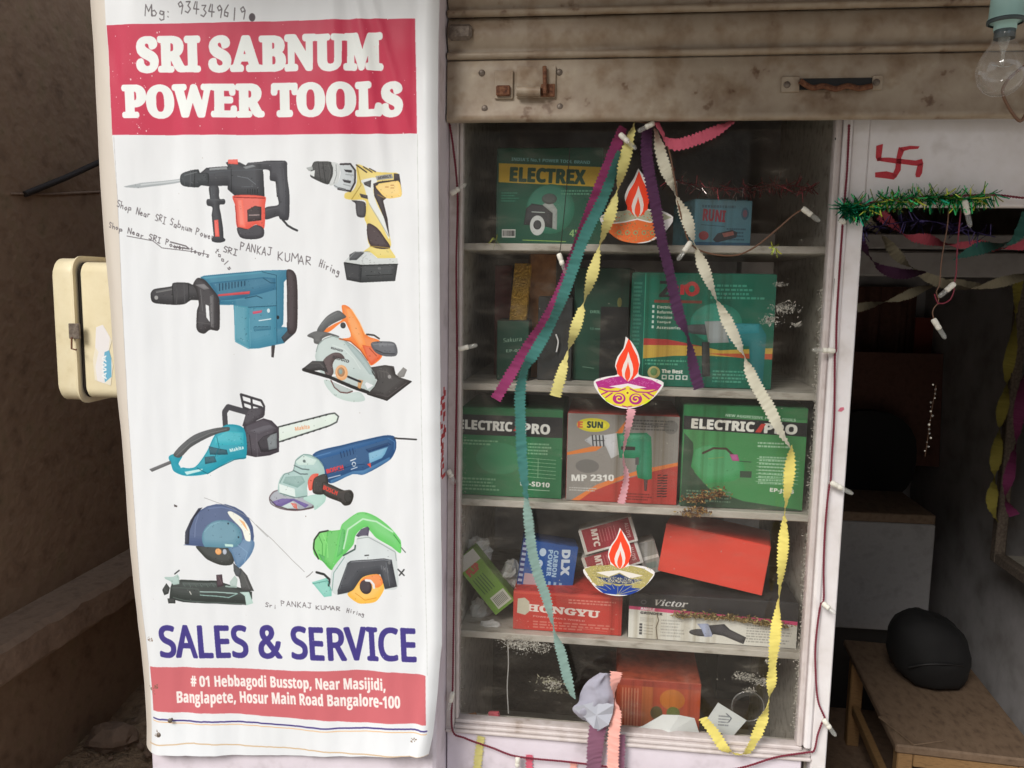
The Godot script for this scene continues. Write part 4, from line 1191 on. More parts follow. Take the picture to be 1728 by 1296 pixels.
	c.soft([681.2, 944.8, 686.1, 928.4, 702.6, 913.8, 725.8, 906.2, 753.4, 912.7, 780.9, 928.2, 801.4, 946, 817.3, 965.9, 835.4, 993.8, 842.2, 1005.9, 821.5, 1008.5, 798.6, 1005, 770.9, 999.7, 724.6, 996.8, 715.2, 1003.2, 689.8, 989.5, 678.7, 957.1], rgb(186, 200, 198))
	c.poly([753.4, 914.7, 780.8, 930.3, 801.3, 948, 817.2, 967.9, 835.4, 995.9, 821.6, 994.2, 798.9, 966.3, 773.8, 938.5], rgb(160, 178, 178))
	c.soft([699.5, 966.8, 711.3, 954.2, 729.9, 945.6, 748.4, 947.2, 757.5, 959.2, 734.4, 959.8, 724.9, 974.3, 727, 992.6, 715.2, 1005.3, 703.7, 993.3], rgb(80, 66, 66))
	c.oval([749, 992.1][0], [749, 992.1][1], 17.0, 18.0, rgb(224, 162, 108))
	c.oval([747.9, 990.5][0], [747.9, 990.5][1], 10.0, 11.0, rgb(160, 116, 78))
	c.oval([746.7, 989.7][0], [746.7, 989.7][1], 5.0, 6.0, rgb(128, 152, 150))
	line_of(c, "RIDGID", [721.2, 936.9, 752.6, 943.1], [722.7, 932.4], rgb(58, 60, 62), "bold", 0.0)
	line_of(c, "RIDGID", [725.1, 959, 768.9, 968.7], [727.1, 952.2], rgb(60, 58, 60), "bold", 0.0)
	c.poly([645.5, 984.5, 671.5, 966.4, 701.8, 966.7, 713, 993, 692.2, 987.4, 673.5, 990, 659.4, 994.4], rgb(46, 44, 44))
	c.line([646.6, 987.6, 715.2, 1003.2, 775.3, 1024.1, 819, 1037.2], 8.0, rgb(40, 38, 38))
	c.poly([826.3, 977.8, 863, 971.8, 885.8, 974.3, 890.3, 992.4, 903.9, 1000.1, 933.5, 1007.4, 867.2, 1056.2, 816.7, 1041.3, 835.2, 1022.4, 842.2, 1007.9, 828.6, 990], rgb(52, 48, 48))
	c.line([846.9, 985.4, 869.8, 988.9, 881.1, 1004.8], 2.6, rgb(96, 92, 92))
	c.line([839.7, 1040.7, 869.6, 1045.9, 919.9, 1011.9], 1.8, rgb(84, 80, 80))
	c.oval([874.3, 998.9][0], [874.3, 998.9][1], 4.5, 4.5, rgb(150, 148, 148))
	c.fill([810, 1017, 814.6, 1012.8, 833, 1020.4, 816.8, 1029.1], paper_white)
	c.poly([793.9, 1007.2, 805.4, 1008.9, 798.3, 1029.6, 791.4, 1025.7], rgb(196, 140, 84))
	c.soft([826.7, 921.1, 858.7, 916.4, 888.2, 919.8, 896.1, 939.7, 890.4, 949.9, 858.5, 950.7, 835.7, 941.1], rgb(86, 88, 94))
	c.poly([845, 922.7, 881.4, 920.9, 888.2, 925.8, 847.2, 930.8], rgb(114, 116, 122))
	c.line([815.5, 901.2, 833.7, 902.9, 847.3, 910.6], 4.0, rgb(60, 56, 54))
	c.line([719.8, 1011.3, 728.8, 1027.5, 745, 1038.3, 763.5, 1039.8, 777.5, 1035.3], 2.8, rgb(96, 60, 58))
	c.poly([894.9, 992.3, 910.8, 975.6, 921, 981.4, 913, 997.9, 899.4, 1000.3], rgb(120, 118, 116))
	c.line([681.2, 944.8, 686.6, 928.3, 703.1, 914.2, 725.8, 906.8, 753.4, 913.1, 780.8, 928.6, 801.8, 946.8, 817.7, 966.7, 835.4, 993.8], 1.8, rgb(128,142,140))
	c.line([725.5, 927.5, 757.7, 936.9, 782.9, 958.6, 798.7, 982.6], 1.6, rgb(212,222,220))
	c.line([777.1, 843.8, 797.4, 873.5, 810.9, 901.3], 2.2, rgb(250,190,130))
	c.line([744.2, 912.9, 774.1, 918.3, 799.1, 937.9, 817.3, 961.8], 2.4, rgb(170,80,36))
	c.line([696.1, 881.5, 714.9, 864, 740.4, 851.5], 2.4, rgb(120,122,124))
	c.line([831.3, 925.1, 856.4, 921.5, 885.9, 923.8], 2.2, rgb(130,132,138))
	c.line([838.1, 937, 858.6, 944.6, 888.1, 944.9], 2, rgb(54,55,60))
	c.line([822.1, 933.4, 840.3, 951.1], 2, rgb(170,70,40))
	c.line([766.3, 1000.8, 798.5, 1012.2], 5, rgb(40,40,44))
	c.line([835.5, 987.7, 837.7, 1004], 2, rgb(92,88,88))
	c.line([843.3, 986.3, 845.5, 1002.9], 2, rgb(92,88,88))
	c.line([851, 984.9, 853.2, 1001.9], 2, rgb(92,88,88))
	c.line([858.8, 983.5, 861, 1000.9], 2, rgb(92,88,88))
	c.line([866.6, 982.1, 868.8, 999.9], 2, rgb(92,88,88))
	c.line([816.7, 1041.3, 867.2, 1055.2, 932.4, 1008.5], 2, rgb(20,18,18))
	c.line([666.8, 971.7, 690.1, 971.1, 701.6, 981], 2.4, rgb(92,90,90))

	# chain saw
	var aqua := rgb(28, 146, 168)
	c.poly([572.1, 1127.2, 713.1, 1090.9, 729.3, 1088, 740.4, 1095.7, 735.4, 1110.2, 715.9, 1119.5, 572.9, 1165], rgb(214, 226, 218))
	c.line([573.7, 1127.8, 713.1, 1091.4, 729.3, 1088.6, 739.5, 1096.3, 734.8, 1109.6, 715.9, 1118.9, 573.9, 1164.4], 3.6, rgb(72, 76, 76))
	line_of(c, "Makita", [621.2, 1135.4, 661.2, 1127.7], [619.7, 1125.6], rgb(226, 160, 120), "bold", 0.0)
	c.line([429.4, 1129.2, 427.8, 1095.7, 438.2, 1082.8, 487, 1095.8, 496.8, 1100.7], 14.0, rgb(70, 69, 74))
	c.line([472.4, 1052.2, 527.5, 1065.6, 535.4, 1079.2, 533.2, 1099.5], 6.0, rgb(58, 56, 60))
	c.line([472.4, 1052.2, 478.1, 1083.9, 510.3, 1094.5], 6.0, rgb(58, 56, 60))
	c.line([500.6, 1060.1, 502.2, 1087.5], 6.0, rgb(58, 56, 60))
	c.line([476.5, 1069.5, 528.7, 1082.3], 6.0, rgb(58, 56, 60))
	c.poly([493.9, 1086.3, 535.3, 1082.1, 533.1, 1105.3, 513, 1114.7, 492.7, 1129.9, 472.7, 1129.2, 483.6, 1098.2], rgb(56, 52, 58))
	c.poly([476, 1130.5, 489.5, 1124.2, 533, 1108.2, 556, 1113.3, 575.3, 1130, 574, 1188.4, 547.3, 1198.2, 507.2, 1204.1, 480.6, 1200.7], rgb(58, 52, 60))
	c.poly([489.1, 1140.3, 532.6, 1125.7, 552.5, 1122.1, 568.7, 1131.7, 518.7, 1149.5, 492.3, 1144.6], rgb(78, 74, 82))
	c.poly([514.9, 1167.1, 531.9, 1151.9, 568.5, 1139, 569.1, 1182.7, 544.2, 1189.5, 524.2, 1190.2], rgb(40, 36, 42))
	c.poly([541.7, 1157.4, 551.8, 1148.3, 569.1, 1141.9, 568.2, 1179.8, 545.9, 1185], rgb(112, 118, 122))
	c.soft([341.4, 1232.8, 373.3, 1195.9, 398.4, 1153.7, 432.8, 1126.1, 477.5, 1136.3, 480.4, 1206.6, 450.2, 1210.7, 409.2, 1230.1, 374.7, 1249.3, 313.2, 1256.3, 279.4, 1247.2, 271.6, 1229.5, 265.5, 1211.9, 281.2, 1203.8, 304.9, 1207.4, 293.8, 1228.7, 314, 1236.8], aqua)
	c.poly([398.2, 1159.6, 432.3, 1140.8, 475.6, 1145.1, 474.7, 1174.5, 431.2, 1176.1, 397.5, 1177.3], rgb(56, 172, 188))
	c.fill([293.9, 1227.2, 308.4, 1205.8, 343.1, 1186.7, 358.1, 1193.5, 345.2, 1220.7, 300.3, 1238], paper_white)
	c.soft([279.4, 1205.4, 306.2, 1177.7, 344.5, 1152.7, 399, 1136.1, 439.3, 1131.8, 439, 1140.6, 412, 1147.4, 371.1, 1163.5, 329.6, 1185.7, 297.9, 1212.1], rgb(76, 78, 80))
	c.poly([380.6, 1180.9, 430.8, 1187.8, 433.8, 1199.5, 383.2, 1201.4], rgb(34, 78, 92))
	c.poly([367.7, 1208, 396.6, 1203.9, 402.8, 1218.5, 368.8, 1225.7], rgb(34, 80, 94))
	c.poly([310.2, 1246.5, 361.6, 1237, 359.7, 1242.4, 316.7, 1253.7], rgb(190, 226, 226))
	line_of(c, "Makita", [440, 1193.4, 475.1, 1185.6], [438.9, 1184.6], rgb(226, 240, 240), "bold", 0.0)
	c.poly([210.8, 1243.9, 270.2, 1220.6, 272.6, 1228.3, 217.4, 1250.3], rgb(92, 92, 94))
	c.line([346.4, 1235.5, 374.7, 1249.3, 409.2, 1230.7, 450.2, 1211.9, 480.4, 1207.2], 2, rgb(14,96,112))
	c.line([405, 1156.4, 410.8, 1182.7, 396.4, 1209.8], 1.8, rgb(16,104,120))
	c.line([287.9, 1208, 330.1, 1173.8, 385.1, 1148.3, 432.4, 1137.3], 2, rgb(112,114,116))
	c.line([492.1, 1150.4, 497.3, 1200.1], 1.8, rgb(30,26,32))
	c.line([512.2, 1143.9, 513.9, 1202.4], 1.8, rgb(92,88,96))
	c.line([585.3, 1125.3, 589.3, 1123.2], 3, rgb(40,42,42))
	c.line([602.5, 1121, 606.5, 1118.8], 3, rgb(40,42,42))
	c.line([619.6, 1116.7, 623.6, 1114.5], 3, rgb(40,42,42))
	c.line([636.7, 1112.3, 640.6, 1110.2], 3, rgb(40,42,42))
	c.line([653.7, 1108, 657.7, 1105.9], 3, rgb(40,42,42))
	c.line([670.7, 1103.7, 674.7, 1101.6], 3, rgb(40,42,42))
	c.line([687.7, 1099.4, 691.6, 1097.3], 3, rgb(40,42,42))
	c.line([704.6, 1095.1, 708.5, 1093], 3, rgb(40,42,42))
	c.line([584.5, 1162.3, 589.1, 1160.4], 3, rgb(40,42,42))
	c.line([601.7, 1156.7, 606.3, 1154.8], 3, rgb(40,42,42))
	c.line([618.9, 1151.2, 623.5, 1149.3], 3, rgb(40,42,42))
	c.line([636, 1145.6, 640.7, 1143.7], 3, rgb(40,42,42))
	c.line([653.1, 1140.1, 657.7, 1138.2], 3, rgb(40,42,42))
	c.line([670.2, 1134.6, 674.8, 1132.7], 3, rgb(40,42,42))
	c.line([687.2, 1129.1, 691.8, 1127.2], 3, rgb(40,42,42))
	c.line([704.2, 1123.6, 708.7, 1121.7], 3, rgb(40,42,42))

	# angle grinder
	c.soft([668.8, 1190, 755.4, 1162.8, 856.7, 1138.9, 885.7, 1139.1, 892.3, 1153, 890.9, 1172.1, 875, 1196.5, 805.5, 1234, 776, 1234, 716.5, 1258.3, 700.5, 1237.1], rgb(30, 70, 118))
	c.poly([674.2, 1192.2, 755.3, 1168, 851.3, 1145, 883, 1143.9, 848.7, 1153.4, 755.1, 1181.9, 684.8, 1201.5], rgb(44, 90, 142))
	c.poly([716.6, 1251, 776.1, 1226.8, 805.6, 1223.2, 875, 1189.4, 875, 1196.5, 805.5, 1234, 776, 1234, 716.5, 1258.3], rgb(62, 112, 160))
	c.poly([811.3, 1172.7, 869.8, 1155, 879, 1159.5, 819.3, 1179.5], rgb(22, 54, 98))
	c.poly([819.3, 1181.9, 843.2, 1173.9, 869.8, 1165.7, 861.8, 1182.7, 853.8, 1192.6, 821.8, 1205.8], rgb(112, 168, 202))
	c.poly([815.1, 1208.4, 824.4, 1204.5, 825.7, 1217.6], rgb(214, 76, 62))
	line_of(c, "BOSCH", [708.1, 1235.6, 752.5, 1223.4], [706.7, 1224.3], rgb(206, 66, 72), "bold", 0.6)
	c.line([711.2, 1245.9, 743.2, 1237.3], 2.2, rgb(190, 200, 216))
	c.line([771, 1201.7, 784.5, 1196.4], 2.6, rgb(206, 216, 226))
	c.oval([779.5, 1209.8][0], [779.5, 1209.8][1], 5.4, 6.0, rgb(206, 216, 226))
	c.oval([779.5, 1209.8][0], [779.5, 1209.8][1], 3.2, 3.6, rgb(30, 70, 118))
	c.line([772.1, 1222.6, 788.3, 1216.7], 2.2, rgb(196, 206, 220))
	c.line([888.3, 1143.7, 925.1, 1144, 946.6, 1144], 4.0, rgb(56, 54, 56))
	c.soft([543.2, 1302.4, 554.6, 1287.1, 571.3, 1281.5, 590.7, 1278.2, 617.6, 1301.6, 636.9, 1295.8, 669.4, 1311.5, 667.9, 1321.4, 625.3, 1331.2, 581.2, 1330.8, 548.3, 1319.4], rgb(104, 86, 92))
	c.soft([546, 1302.3, 557.4, 1289, 571.3, 1283, 590.6, 1280.7, 617.6, 1301.6, 636.9, 1297, 666.7, 1312.1, 661.1, 1319.7, 622.6, 1328.4, 581.3, 1327.8, 549.7, 1318.1], rgb(156, 160, 170))
	c.poly([548.5, 1313.3, 579.1, 1303.3, 612.1, 1301.8, 655.7, 1314.6, 644.6, 1322.5, 612, 1306.7, 578.7, 1322.5, 562.1, 1321.8], rgb(104, 88, 148))
	c.poly([578.7, 1322.5, 609.3, 1308.1, 625.4, 1323.3, 589.6, 1327.4], rgb(190, 206, 206))
	c.poly([603.7, 1312, 620.1, 1313.7, 623.1, 1327.4, 613, 1323.9], rgb(206, 104, 92))
	c.soft([639.6, 1298.1, 697.1, 1283.4, 703.8, 1290.4, 699.5, 1305.3, 671.9, 1326.1, 668, 1314], rgb(168, 204, 194))
	c.soft([571.8, 1261.9, 586, 1241.8, 610.8, 1233.5, 619.6, 1206.4, 641.6, 1191, 663.3, 1191.4, 684.8, 1201.5, 698.1, 1217.8, 699.1, 1242, 662.4, 1243.5, 651, 1273.2, 650.6, 1292.8, 620.4, 1299, 571.2, 1288.9], rgb(160, 190, 186))
	c.poly([618.1, 1211.3, 641.6, 1193.5, 679.4, 1202.9, 671.1, 1215.3, 627.5, 1218.2], rgb(196, 216, 210))
	c.oval([644, 1207.9][0], [644, 1207.9][1], 4.0, 3.6, rgb(96, 112, 110))
	c.line([615.2, 1219.9, 638.2, 1227.5, 657.3, 1227.9], 3.0, rgb(92, 110, 112))
	c.line([612.2, 1232.2, 632.5, 1239.9, 653, 1239], 3.0, rgb(92, 110, 112))
	c.poly([591.3, 1248.9, 637.9, 1244.5, 645.8, 1258.8, 623.7, 1274.4, 582.7, 1263.9], rgb(132, 164, 160))
	c.poly([572.2, 1266.8, 615.4, 1277.2, 617.7, 1297.2, 572.5, 1288.3], rgb(216, 228, 224))
	c.soft([654, 1256, 665.2, 1239.8, 684.3, 1236.6, 673.1, 1252.8, 664.6, 1277.5, 656.4, 1277.9], rgb(216, 78, 60))
	c.soft([670.5, 1250.5, 689.7, 1238.8, 705.9, 1236.9, 711.1, 1256.1, 705.3, 1280.6, 686.2, 1287.6, 667.2, 1282.3], rgb(42, 40, 38))
	c.soft([694.8, 1256.7, 716.4, 1260.7, 751.4, 1273.8, 770.3, 1273, 778.2, 1284.8, 769.9, 1307, 753.7, 1311.4, 742.9, 1303.3, 697.1, 1285.9], rgb(44, 40, 38))
	c.oval([764.2, 1290.7][0], [764.2, 1290.7][1], 11.0, 15.0, rgb(34, 32, 30))
	line_of(c, "BOSCH", [695.1, 1273.8, 732.9, 1286.7], [700.1, 1262.6], rgb(206, 72, 62), "bold", 0.4)
	c.line([574.5, 1264.2, 587.3, 1242.9, 612.2, 1233.9, 620.1, 1207.6, 641.6, 1192.3, 663.3, 1192.2, 684.8, 1201.9, 698.1, 1218.3], 1.8, rgb(112,136,134))
	c.line([674.1, 1195.8, 717.5, 1183.4], 1.6, rgb(90,132,180))
	c.line([744.4, 1181.9, 746.9, 1194.7], 1.8, rgb(18,46,84))
	c.line([752.5, 1179.4, 755, 1192.3], 1.8, rgb(18,46,84))
	c.line([760.6, 1177, 763.1, 1189.8], 1.8, rgb(18,46,84))
	c.line([768.6, 1174.5, 771.2, 1187.3], 1.8, rgb(18,46,84))
	c.line([776.7, 1172, 779.2, 1184.9], 1.8, rgb(18,46,84))
	c.line([700.5, 1238.3, 776.3, 1212.4, 808.4, 1208.7], 1.4, rgb(18,48,88))
	c.line([573.9, 1290, 619, 1299.5, 650.6, 1292.8], 2, rgb(96,118,116))
	c.line([697.4, 1261.5, 743.2, 1279, 767.6, 1274.3], 2, rgb(84,78,74))
	c.line([545.9, 1307.2, 562.1, 1321.8, 595.1, 1328.4, 633.6, 1327.9, 666.6, 1319], 2.2, rgb(70,56,58))
	c.line([673.1, 1252.8, 670, 1280.9], 2, rgb(80,76,72))
	c.line([869.9, 1144.4, 888.3, 1153.2, 886.9, 1172.2], 2, rgb(70,116,164))

	# cut-off saw
	c.soft([337.3, 1432.1, 435.8, 1435.6, 438.7, 1472, 407.1, 1478.1, 369.1, 1466.4, 347.7, 1448], rgb(52, 54, 52))
	c.poly([310.2, 1428.4, 309.2, 1405, 315.6, 1381.8, 328.8, 1360.5, 347.9, 1343, 371.3, 1330.3, 397.1, 1323.7, 423.1, 1323.2, 447.8, 1329.3, 469.1, 1341.3, 485.3, 1358, 495.5, 1378.7, 498.4, 1401.4, 496.6, 1416, 487.8, 1438.5, 472.6, 1458.7, 452, 1475, 444.1, 1474.2, 435.5, 1445.4, 424.9, 1433.7, 359.3, 1432.7, 337.3, 1431.4, 298.7, 1431.6], rgb(72, 88, 126))
	c.poly([304.4, 1428.9, 306.2, 1398.3, 323.9, 1366.4, 346.5, 1336.3, 357.5, 1334.1, 334.6, 1360.5, 319.6, 1392.8, 316, 1428.3], rgb(40, 42, 58))
	c.poly([359.8, 1432.7, 354.7, 1422.2, 353.3, 1410.6, 355.6, 1398.8, 361.5, 1387.8, 370.9, 1377.9, 382.6, 1370.3, 396.4, 1365.1, 410.9, 1363, 425.3, 1363.7, 438.5, 1367.7, 449.9, 1374.1, 458.6, 1382.9, 463.7, 1393.5, 465.3, 1405, 463, 1416.7, 449.5, 1430.5, 424.9, 1433.7, 362, 1433.3], rgb(92, 138, 158))
	c.soft([469.2, 1409.7, 498.8, 1415.4, 489.8, 1447.4, 461.7, 1478.1, 450.6, 1483.6, 435.4, 1447.8, 427.7, 1433.6, 455.1, 1427.3], rgb(88, 122, 158))
	c.soft([427.9, 1342.9, 438.8, 1341.2, 465.4, 1356.8, 486.1, 1384.7, 488, 1413.6, 474.5, 1411.8, 464.5, 1385.7, 435.6, 1355.8], rgb(238, 238, 226))
	c.poly([457.2, 1359.6, 471.8, 1367.3, 481.9, 1389.7, 471.5, 1378.2], rgb(236, 176, 120))
	c.oval([398.7, 1443.6][0], [398.7, 1443.6][1], 9.0, 8.0, rgb(232, 160, 92))
	c.oval([416.4, 1443.4][0], [416.4, 1443.4][1], 5.4, 7.0, rgb(176, 182, 196))
	c.poly([417.1, 1423.2, 440.2, 1424.4, 440, 1430.5, 418.2, 1429.7], rgb(190, 224, 214))
	c.oval([428.3, 1371.8][0], [428.3, 1371.8][1], 2.4, 2.4, rgb(40, 54, 66))
	c.oval([455.2, 1405.5][0], [455.2, 1405.5][1], 2.4, 2.4, rgb(40, 54, 66))
	c.poly([264.1, 1528.4, 289.5, 1520.7, 389.2, 1518.9, 449.1, 1532.7, 489.8, 1542.7, 489, 1569.8, 472.4, 1578.2, 292.7, 1578.9, 253.9, 1571.3, 257.9, 1543.6], rgb(44, 50, 48))
	c.poly([289.3, 1526.9, 389, 1523.8, 394.1, 1535.8, 294.4, 1537.8], rgb(70, 78, 76))
	c.line([343.9, 1548.6, 445.9, 1549.1], 2.6, rgb(166, 194, 188))
	c.line([343.6, 1557.3, 423.5, 1560.8, 448.6, 1549.5], 2.2, rgb(150, 184, 178))
	c.poly([454.2, 1546, 481.6, 1543.1, 492.2, 1572.1, 472.4, 1578.7, 468.9, 1554.9], rgb(176, 204, 196))
	c.line([313.4, 1550.4, 317.3, 1557.1], 3.0, rgb(190, 190, 186))
	c.poly([242.3, 1515.9, 267.5, 1514.5, 280.3, 1507.6, 284.8, 1514.8, 284, 1532.2, 266.6, 1535.7, 258.6, 1526.2, 244.9, 1520.8], rgb(166, 190, 184))
	c.poly([234.7, 1549.9, 247.2, 1531.8, 256.5, 1543.7, 251.6, 1558.9, 240.2, 1563.3], rgb(40, 42, 42))
	c.line([272, 1506.9, 285.5, 1497], 3.4, rgb(50, 54, 54))
	c.poly([248.3, 1571.6, 271.3, 1570.2, 270.7, 1583.2, 250.5, 1584.4], rgb(40, 42, 42))
	c.poly([442.3, 1486.5, 458.8, 1484.4, 477.3, 1501.7, 495.3, 1540.4, 459.8, 1541.9, 455.2, 1512.7], rgb(62, 62, 62))
	c.line([461.3, 1490.3, 483.2, 1535.7], 2.4, rgb(98, 98, 98))
	c.poly([427.6, 1520.4, 441.8, 1503.6, 449.7, 1513, 446.4, 1530.4, 429.9, 1533.8], rgb(170, 190, 184))
	c.poly([389.7, 1504.1, 406.3, 1501.9, 409.4, 1531.3, 391.4, 1536], rgb(58, 42, 50))
	c.poly([438.7, 1470.8, 453.4, 1483.4, 461.3, 1490.3, 455.3, 1507.8, 444.5, 1503.5, 439.5, 1491.5], rgb(58,62,66))
	c.line([345.8, 1352.7, 336.7, 1377.4, 334.1, 1409.1], 2, rgb(120,134,168))
	c.line([373.8, 1335.8, 412, 1330.4, 452.4, 1339.4], 2.4, rgb(110,126,164))
	c.line([360.7, 1395.6, 377.7, 1377.8, 405.3, 1368.1], 2, rgb(132,172,188))
	c.line([452.4, 1425, 479, 1443.1, 470.2, 1467.9], 2, rgb(130,160,190))
	c.line([294.7, 1530.4, 300, 1537.5], 2, rgb(96,106,102))
	c.line([311.4, 1529.9, 316.7, 1537], 2, rgb(96,106,102))
	c.line([328, 1529.5, 333.3, 1536.6], 2, rgb(96,106,102))
	c.line([344.7, 1529, 349.9, 1536.1], 2, rgb(96,106,102))
	c.line([361.3, 1528.6, 366.5, 1535.7], 2, rgb(96,106,102))
	c.line([377.9, 1528.1, 383.1, 1535.2], 2, rgb(96,106,102))
	c.line([265.2, 1568.1, 298.5, 1574.9, 469.7, 1575.9], 2, rgb(92,104,100))
	c.line([260.7, 1543.5, 288.7, 1541.9, 338.6, 1542.7, 343.8, 1553.6], 2, rgb(86,96,92))
	c.line([395.1, 1506.2, 405.5, 1525.3], 2, rgb(110,86,92))
	c.line([416.2, 1532.1, 446.4, 1532.9], 4, rgb(150,170,164))
	c.line([238.3, 1544.7, 249, 1554.1], 2, rgb(84,86,86))
	c.line([363.8, 1309.8, 406.9, 1321, 439.1, 1331.6, 484.3, 1355.9, 536.9, 1401.5], 1.2, rgb(150, 150, 150))
	c.line([505.7, 1372.6, 553.1, 1411.2, 600.5, 1452.2, 640, 1482.7], 1.2, rgb(140, 138, 136))
	c.line([645.1, 1495.7, 653.3, 1490.4, 664.1, 1480.2], 1.8, rgb(120, 118, 118))
	c.poly([276.8, 1329.3, 286.3, 1332.5, 286.1, 1336.1, 277.9, 1335.3], rgb(70, 60, 60))

	# marble cutter
	var green := rgb(104, 198, 104)
	c.soft([665.3, 1410.3, 673.6, 1390.7, 692.3, 1377.9, 713.4, 1374.5, 731.8, 1380.7, 734.1, 1402, 728.4, 1440.6, 717.4, 1472.4, 691.2, 1452.2, 678, 1445.7, 667.6, 1434.2], rgb(104, 198, 92))
	c.line([708.2, 1375.2, 684.3, 1380.7, 669.4, 1400.5, 667.2, 1422.2, 680.6, 1446.7], 4.0, rgb(46, 52, 44))
	c.poly([702.7, 1389.3, 723.7, 1397.8, 726.2, 1404.8, 707.9, 1396.2], rgb(206, 216, 96))
	c.poly([680.8, 1433.5, 704.6, 1441.9, 717.4, 1472.4, 691.2, 1452.2], rgb(70, 158, 78))
	c.poly([705.5, 1377.2, 747.7, 1370.4, 744.1, 1449.4, 718.7, 1472.4, 696.5, 1451.9], rgb(92,186,88))
	c.soft([717.4, 1472.4, 728.6, 1421.4, 734.2, 1397.3, 742.4, 1368.3, 747.8, 1356.2, 787.3, 1328.4, 813.3, 1326, 839.2, 1335.4, 872.8, 1357.3, 903.7, 1388.8, 906.2, 1398.1, 903.6, 1421.9, 877.8, 1406.6, 838.9, 1387.3, 813.1, 1362.5, 797.4, 1368, 781.6, 1385.4, 776.1, 1407.1, 754.9, 1429.6, 733.5, 1449.9], green)
	c.poly([731, 1440.5, 739.5, 1397, 747.7, 1368.1, 755.5, 1372.4, 752.5, 1405.9, 747, 1430], rgb(84, 178, 92))
	c.line([750.3, 1417.9, 762.1, 1369.7, 802.8, 1342.2, 839.2, 1347.1, 883.1, 1370.9], 4.0, rgb(190, 228, 196))
	c.poly([782.9, 1385.3, 797.4, 1368, 815.7, 1360, 820.9, 1364.5, 815.5, 1390.8, 799.8, 1391.6], rgb(72, 66, 86))
	c.poly([661, 1507, 703.8, 1492.5, 716.7, 1523.2, 716.5, 1537.8, 695.1, 1542], rgb(128, 196, 182))
	c.line([674.8, 1480.8, 696, 1484.5, 711.7, 1496.9, 708.9, 1511.6], 6.0, rgb(44, 46, 46))
	c.soft([717.3, 1474.8, 749.5, 1434.7, 781.3, 1416.3, 786.8, 1389.9, 818.1, 1383.6, 862.2, 1402.7, 890.7, 1417.8, 894.5, 1441.4, 895.7, 1508.2, 856.5, 1515.2, 732.5, 1534.4, 715.4, 1523.3], rgb(206, 213, 214))
	c.line([749.5, 1434.7, 779.9, 1418.8, 781.3, 1409.2], 4.0, rgb(70, 90, 84))
	c.line([718, 1523.2, 722.6, 1479.4, 752.1, 1439.4], 2.0, rgb(120, 158, 150))
	c.poly([732.6, 1522.3, 759.9, 1453.3, 767.8, 1448.1, 859.5, 1437.3, 880.3, 1439.7, 894.4, 1505.8, 861.7, 1513.7, 848.9, 1477.2, 801.6, 1487, 775, 1524.7, 732.5, 1534], rgb(58, 60, 66))
	c.line([769.1, 1450.9, 859.5, 1440.4, 877.6, 1442.3], 1.8, rgb(140, 144, 150))
	c.oval([873.7, 1447.2][0], [873.7, 1447.2][1], 4.0, 4.4, rgb(110, 112, 116))
	c.soft([775, 1519.9, 801.6, 1487, 843.6, 1477.5, 856.6, 1498.4, 859.1, 1515.1, 838, 1545.2, 809, 1553, 785.3, 1553.2, 759, 1532.9], rgb(244, 184, 74))
	c.soft([788.3, 1509.5, 804.3, 1488.1, 843.6, 1478, 856.1, 1498.4, 838.2, 1511.4, 806.8, 1494], rgb(238, 132, 62))
	c.oval([809.3, 1511.2][0], [809.3, 1511.2][1], 17.0, 18.0, rgb(48, 38, 44))
	c.line([809.5, 1494.3, 822.6, 1494.5, 830.9, 1503.4, 831.9, 1511.8], 6.0, rgb(226, 228, 232))
	c.line([897.1, 1462.7, 913.9, 1476.5], 3.6, rgb(54, 56, 56))
	c.line([900.9, 1477.2, 913.9, 1461.7], 3.6, rgb(54, 56, 56))
	c.line([906.2, 1407.5, 917.8, 1418.3], 2.4, rgb(70, 84, 74))
	c.line([681.6, 1388, 691.8, 1409, 691.4, 1437.7], 2, rgb(70,150,70))
	c.line([692.2, 1382.7, 705.1, 1408.3, 707.2, 1441.7], 2, rgb(140,220,130))
	c.line([786.7, 1392.7, 818.1, 1386.4, 859.6, 1405.2, 889.4, 1420.3, 892.7, 1441.5], 1.8, rgb(146,156,156))
	c.line([807.3, 1432.9, 817.8, 1431.1], 3, rgb(60,62,62))
	c.line([759.8, 1458.1, 738, 1519.6], 2, rgb(104,108,114))
	c.line([864.6, 1447.7, 874.8, 1504.5], 2, rgb(104,108,114))
	c.line([851.6, 1455.6, 853.1, 1465], 1.6, rgb(120,122,128))
	c.line([857.3, 1457.7, 858.8, 1467.6], 1.6, rgb(120,122,128))
	c.line([863, 1459.7, 864.5, 1470.2], 1.6, rgb(120,122,128))
	c.line([868.7, 1461.8, 870.3, 1472.7], 1.6, rgb(120,122,128))
	c.line([780.2, 1529.3, 806.4, 1544.7, 838.1, 1536.8], 1.8, rgb(214,140,40))
	c.line([663.6, 1510.5, 706.4, 1499.6, 715.4, 1523.3], 2, rgb(84,150,140))
	c.line([885.6, 1377.9, 903.7, 1398.2], 2.4, rgb(60,140,66))

	c.lively = false
	# foot of the sheet
	line_of(c, "SALES & SERVICE", [224.5, 1727.6, 945.4, 1691.1], [228.2, 1645.9], rgb(66, 56, 132), "sans", 3.2)
	c.poly([186.4, 1755.4, 374.9, 1747.1, 596.7, 1741.1, 780.3, 1725.2, 974.5, 1722.3, 978.1, 1844.2, 779, 1859.6, 611.1, 1864.7, 405.5, 1866.2, 191.5, 1872.9], rgb(202, 104, 111))
	line_of(c, "# 01 Hebbagodi Busstop, Near Masijidi,", [306.7, 1810.2, 863.8, 1780.6], [308.2, 1770.6], rgb(240, 232, 228), "bold", 0.5)
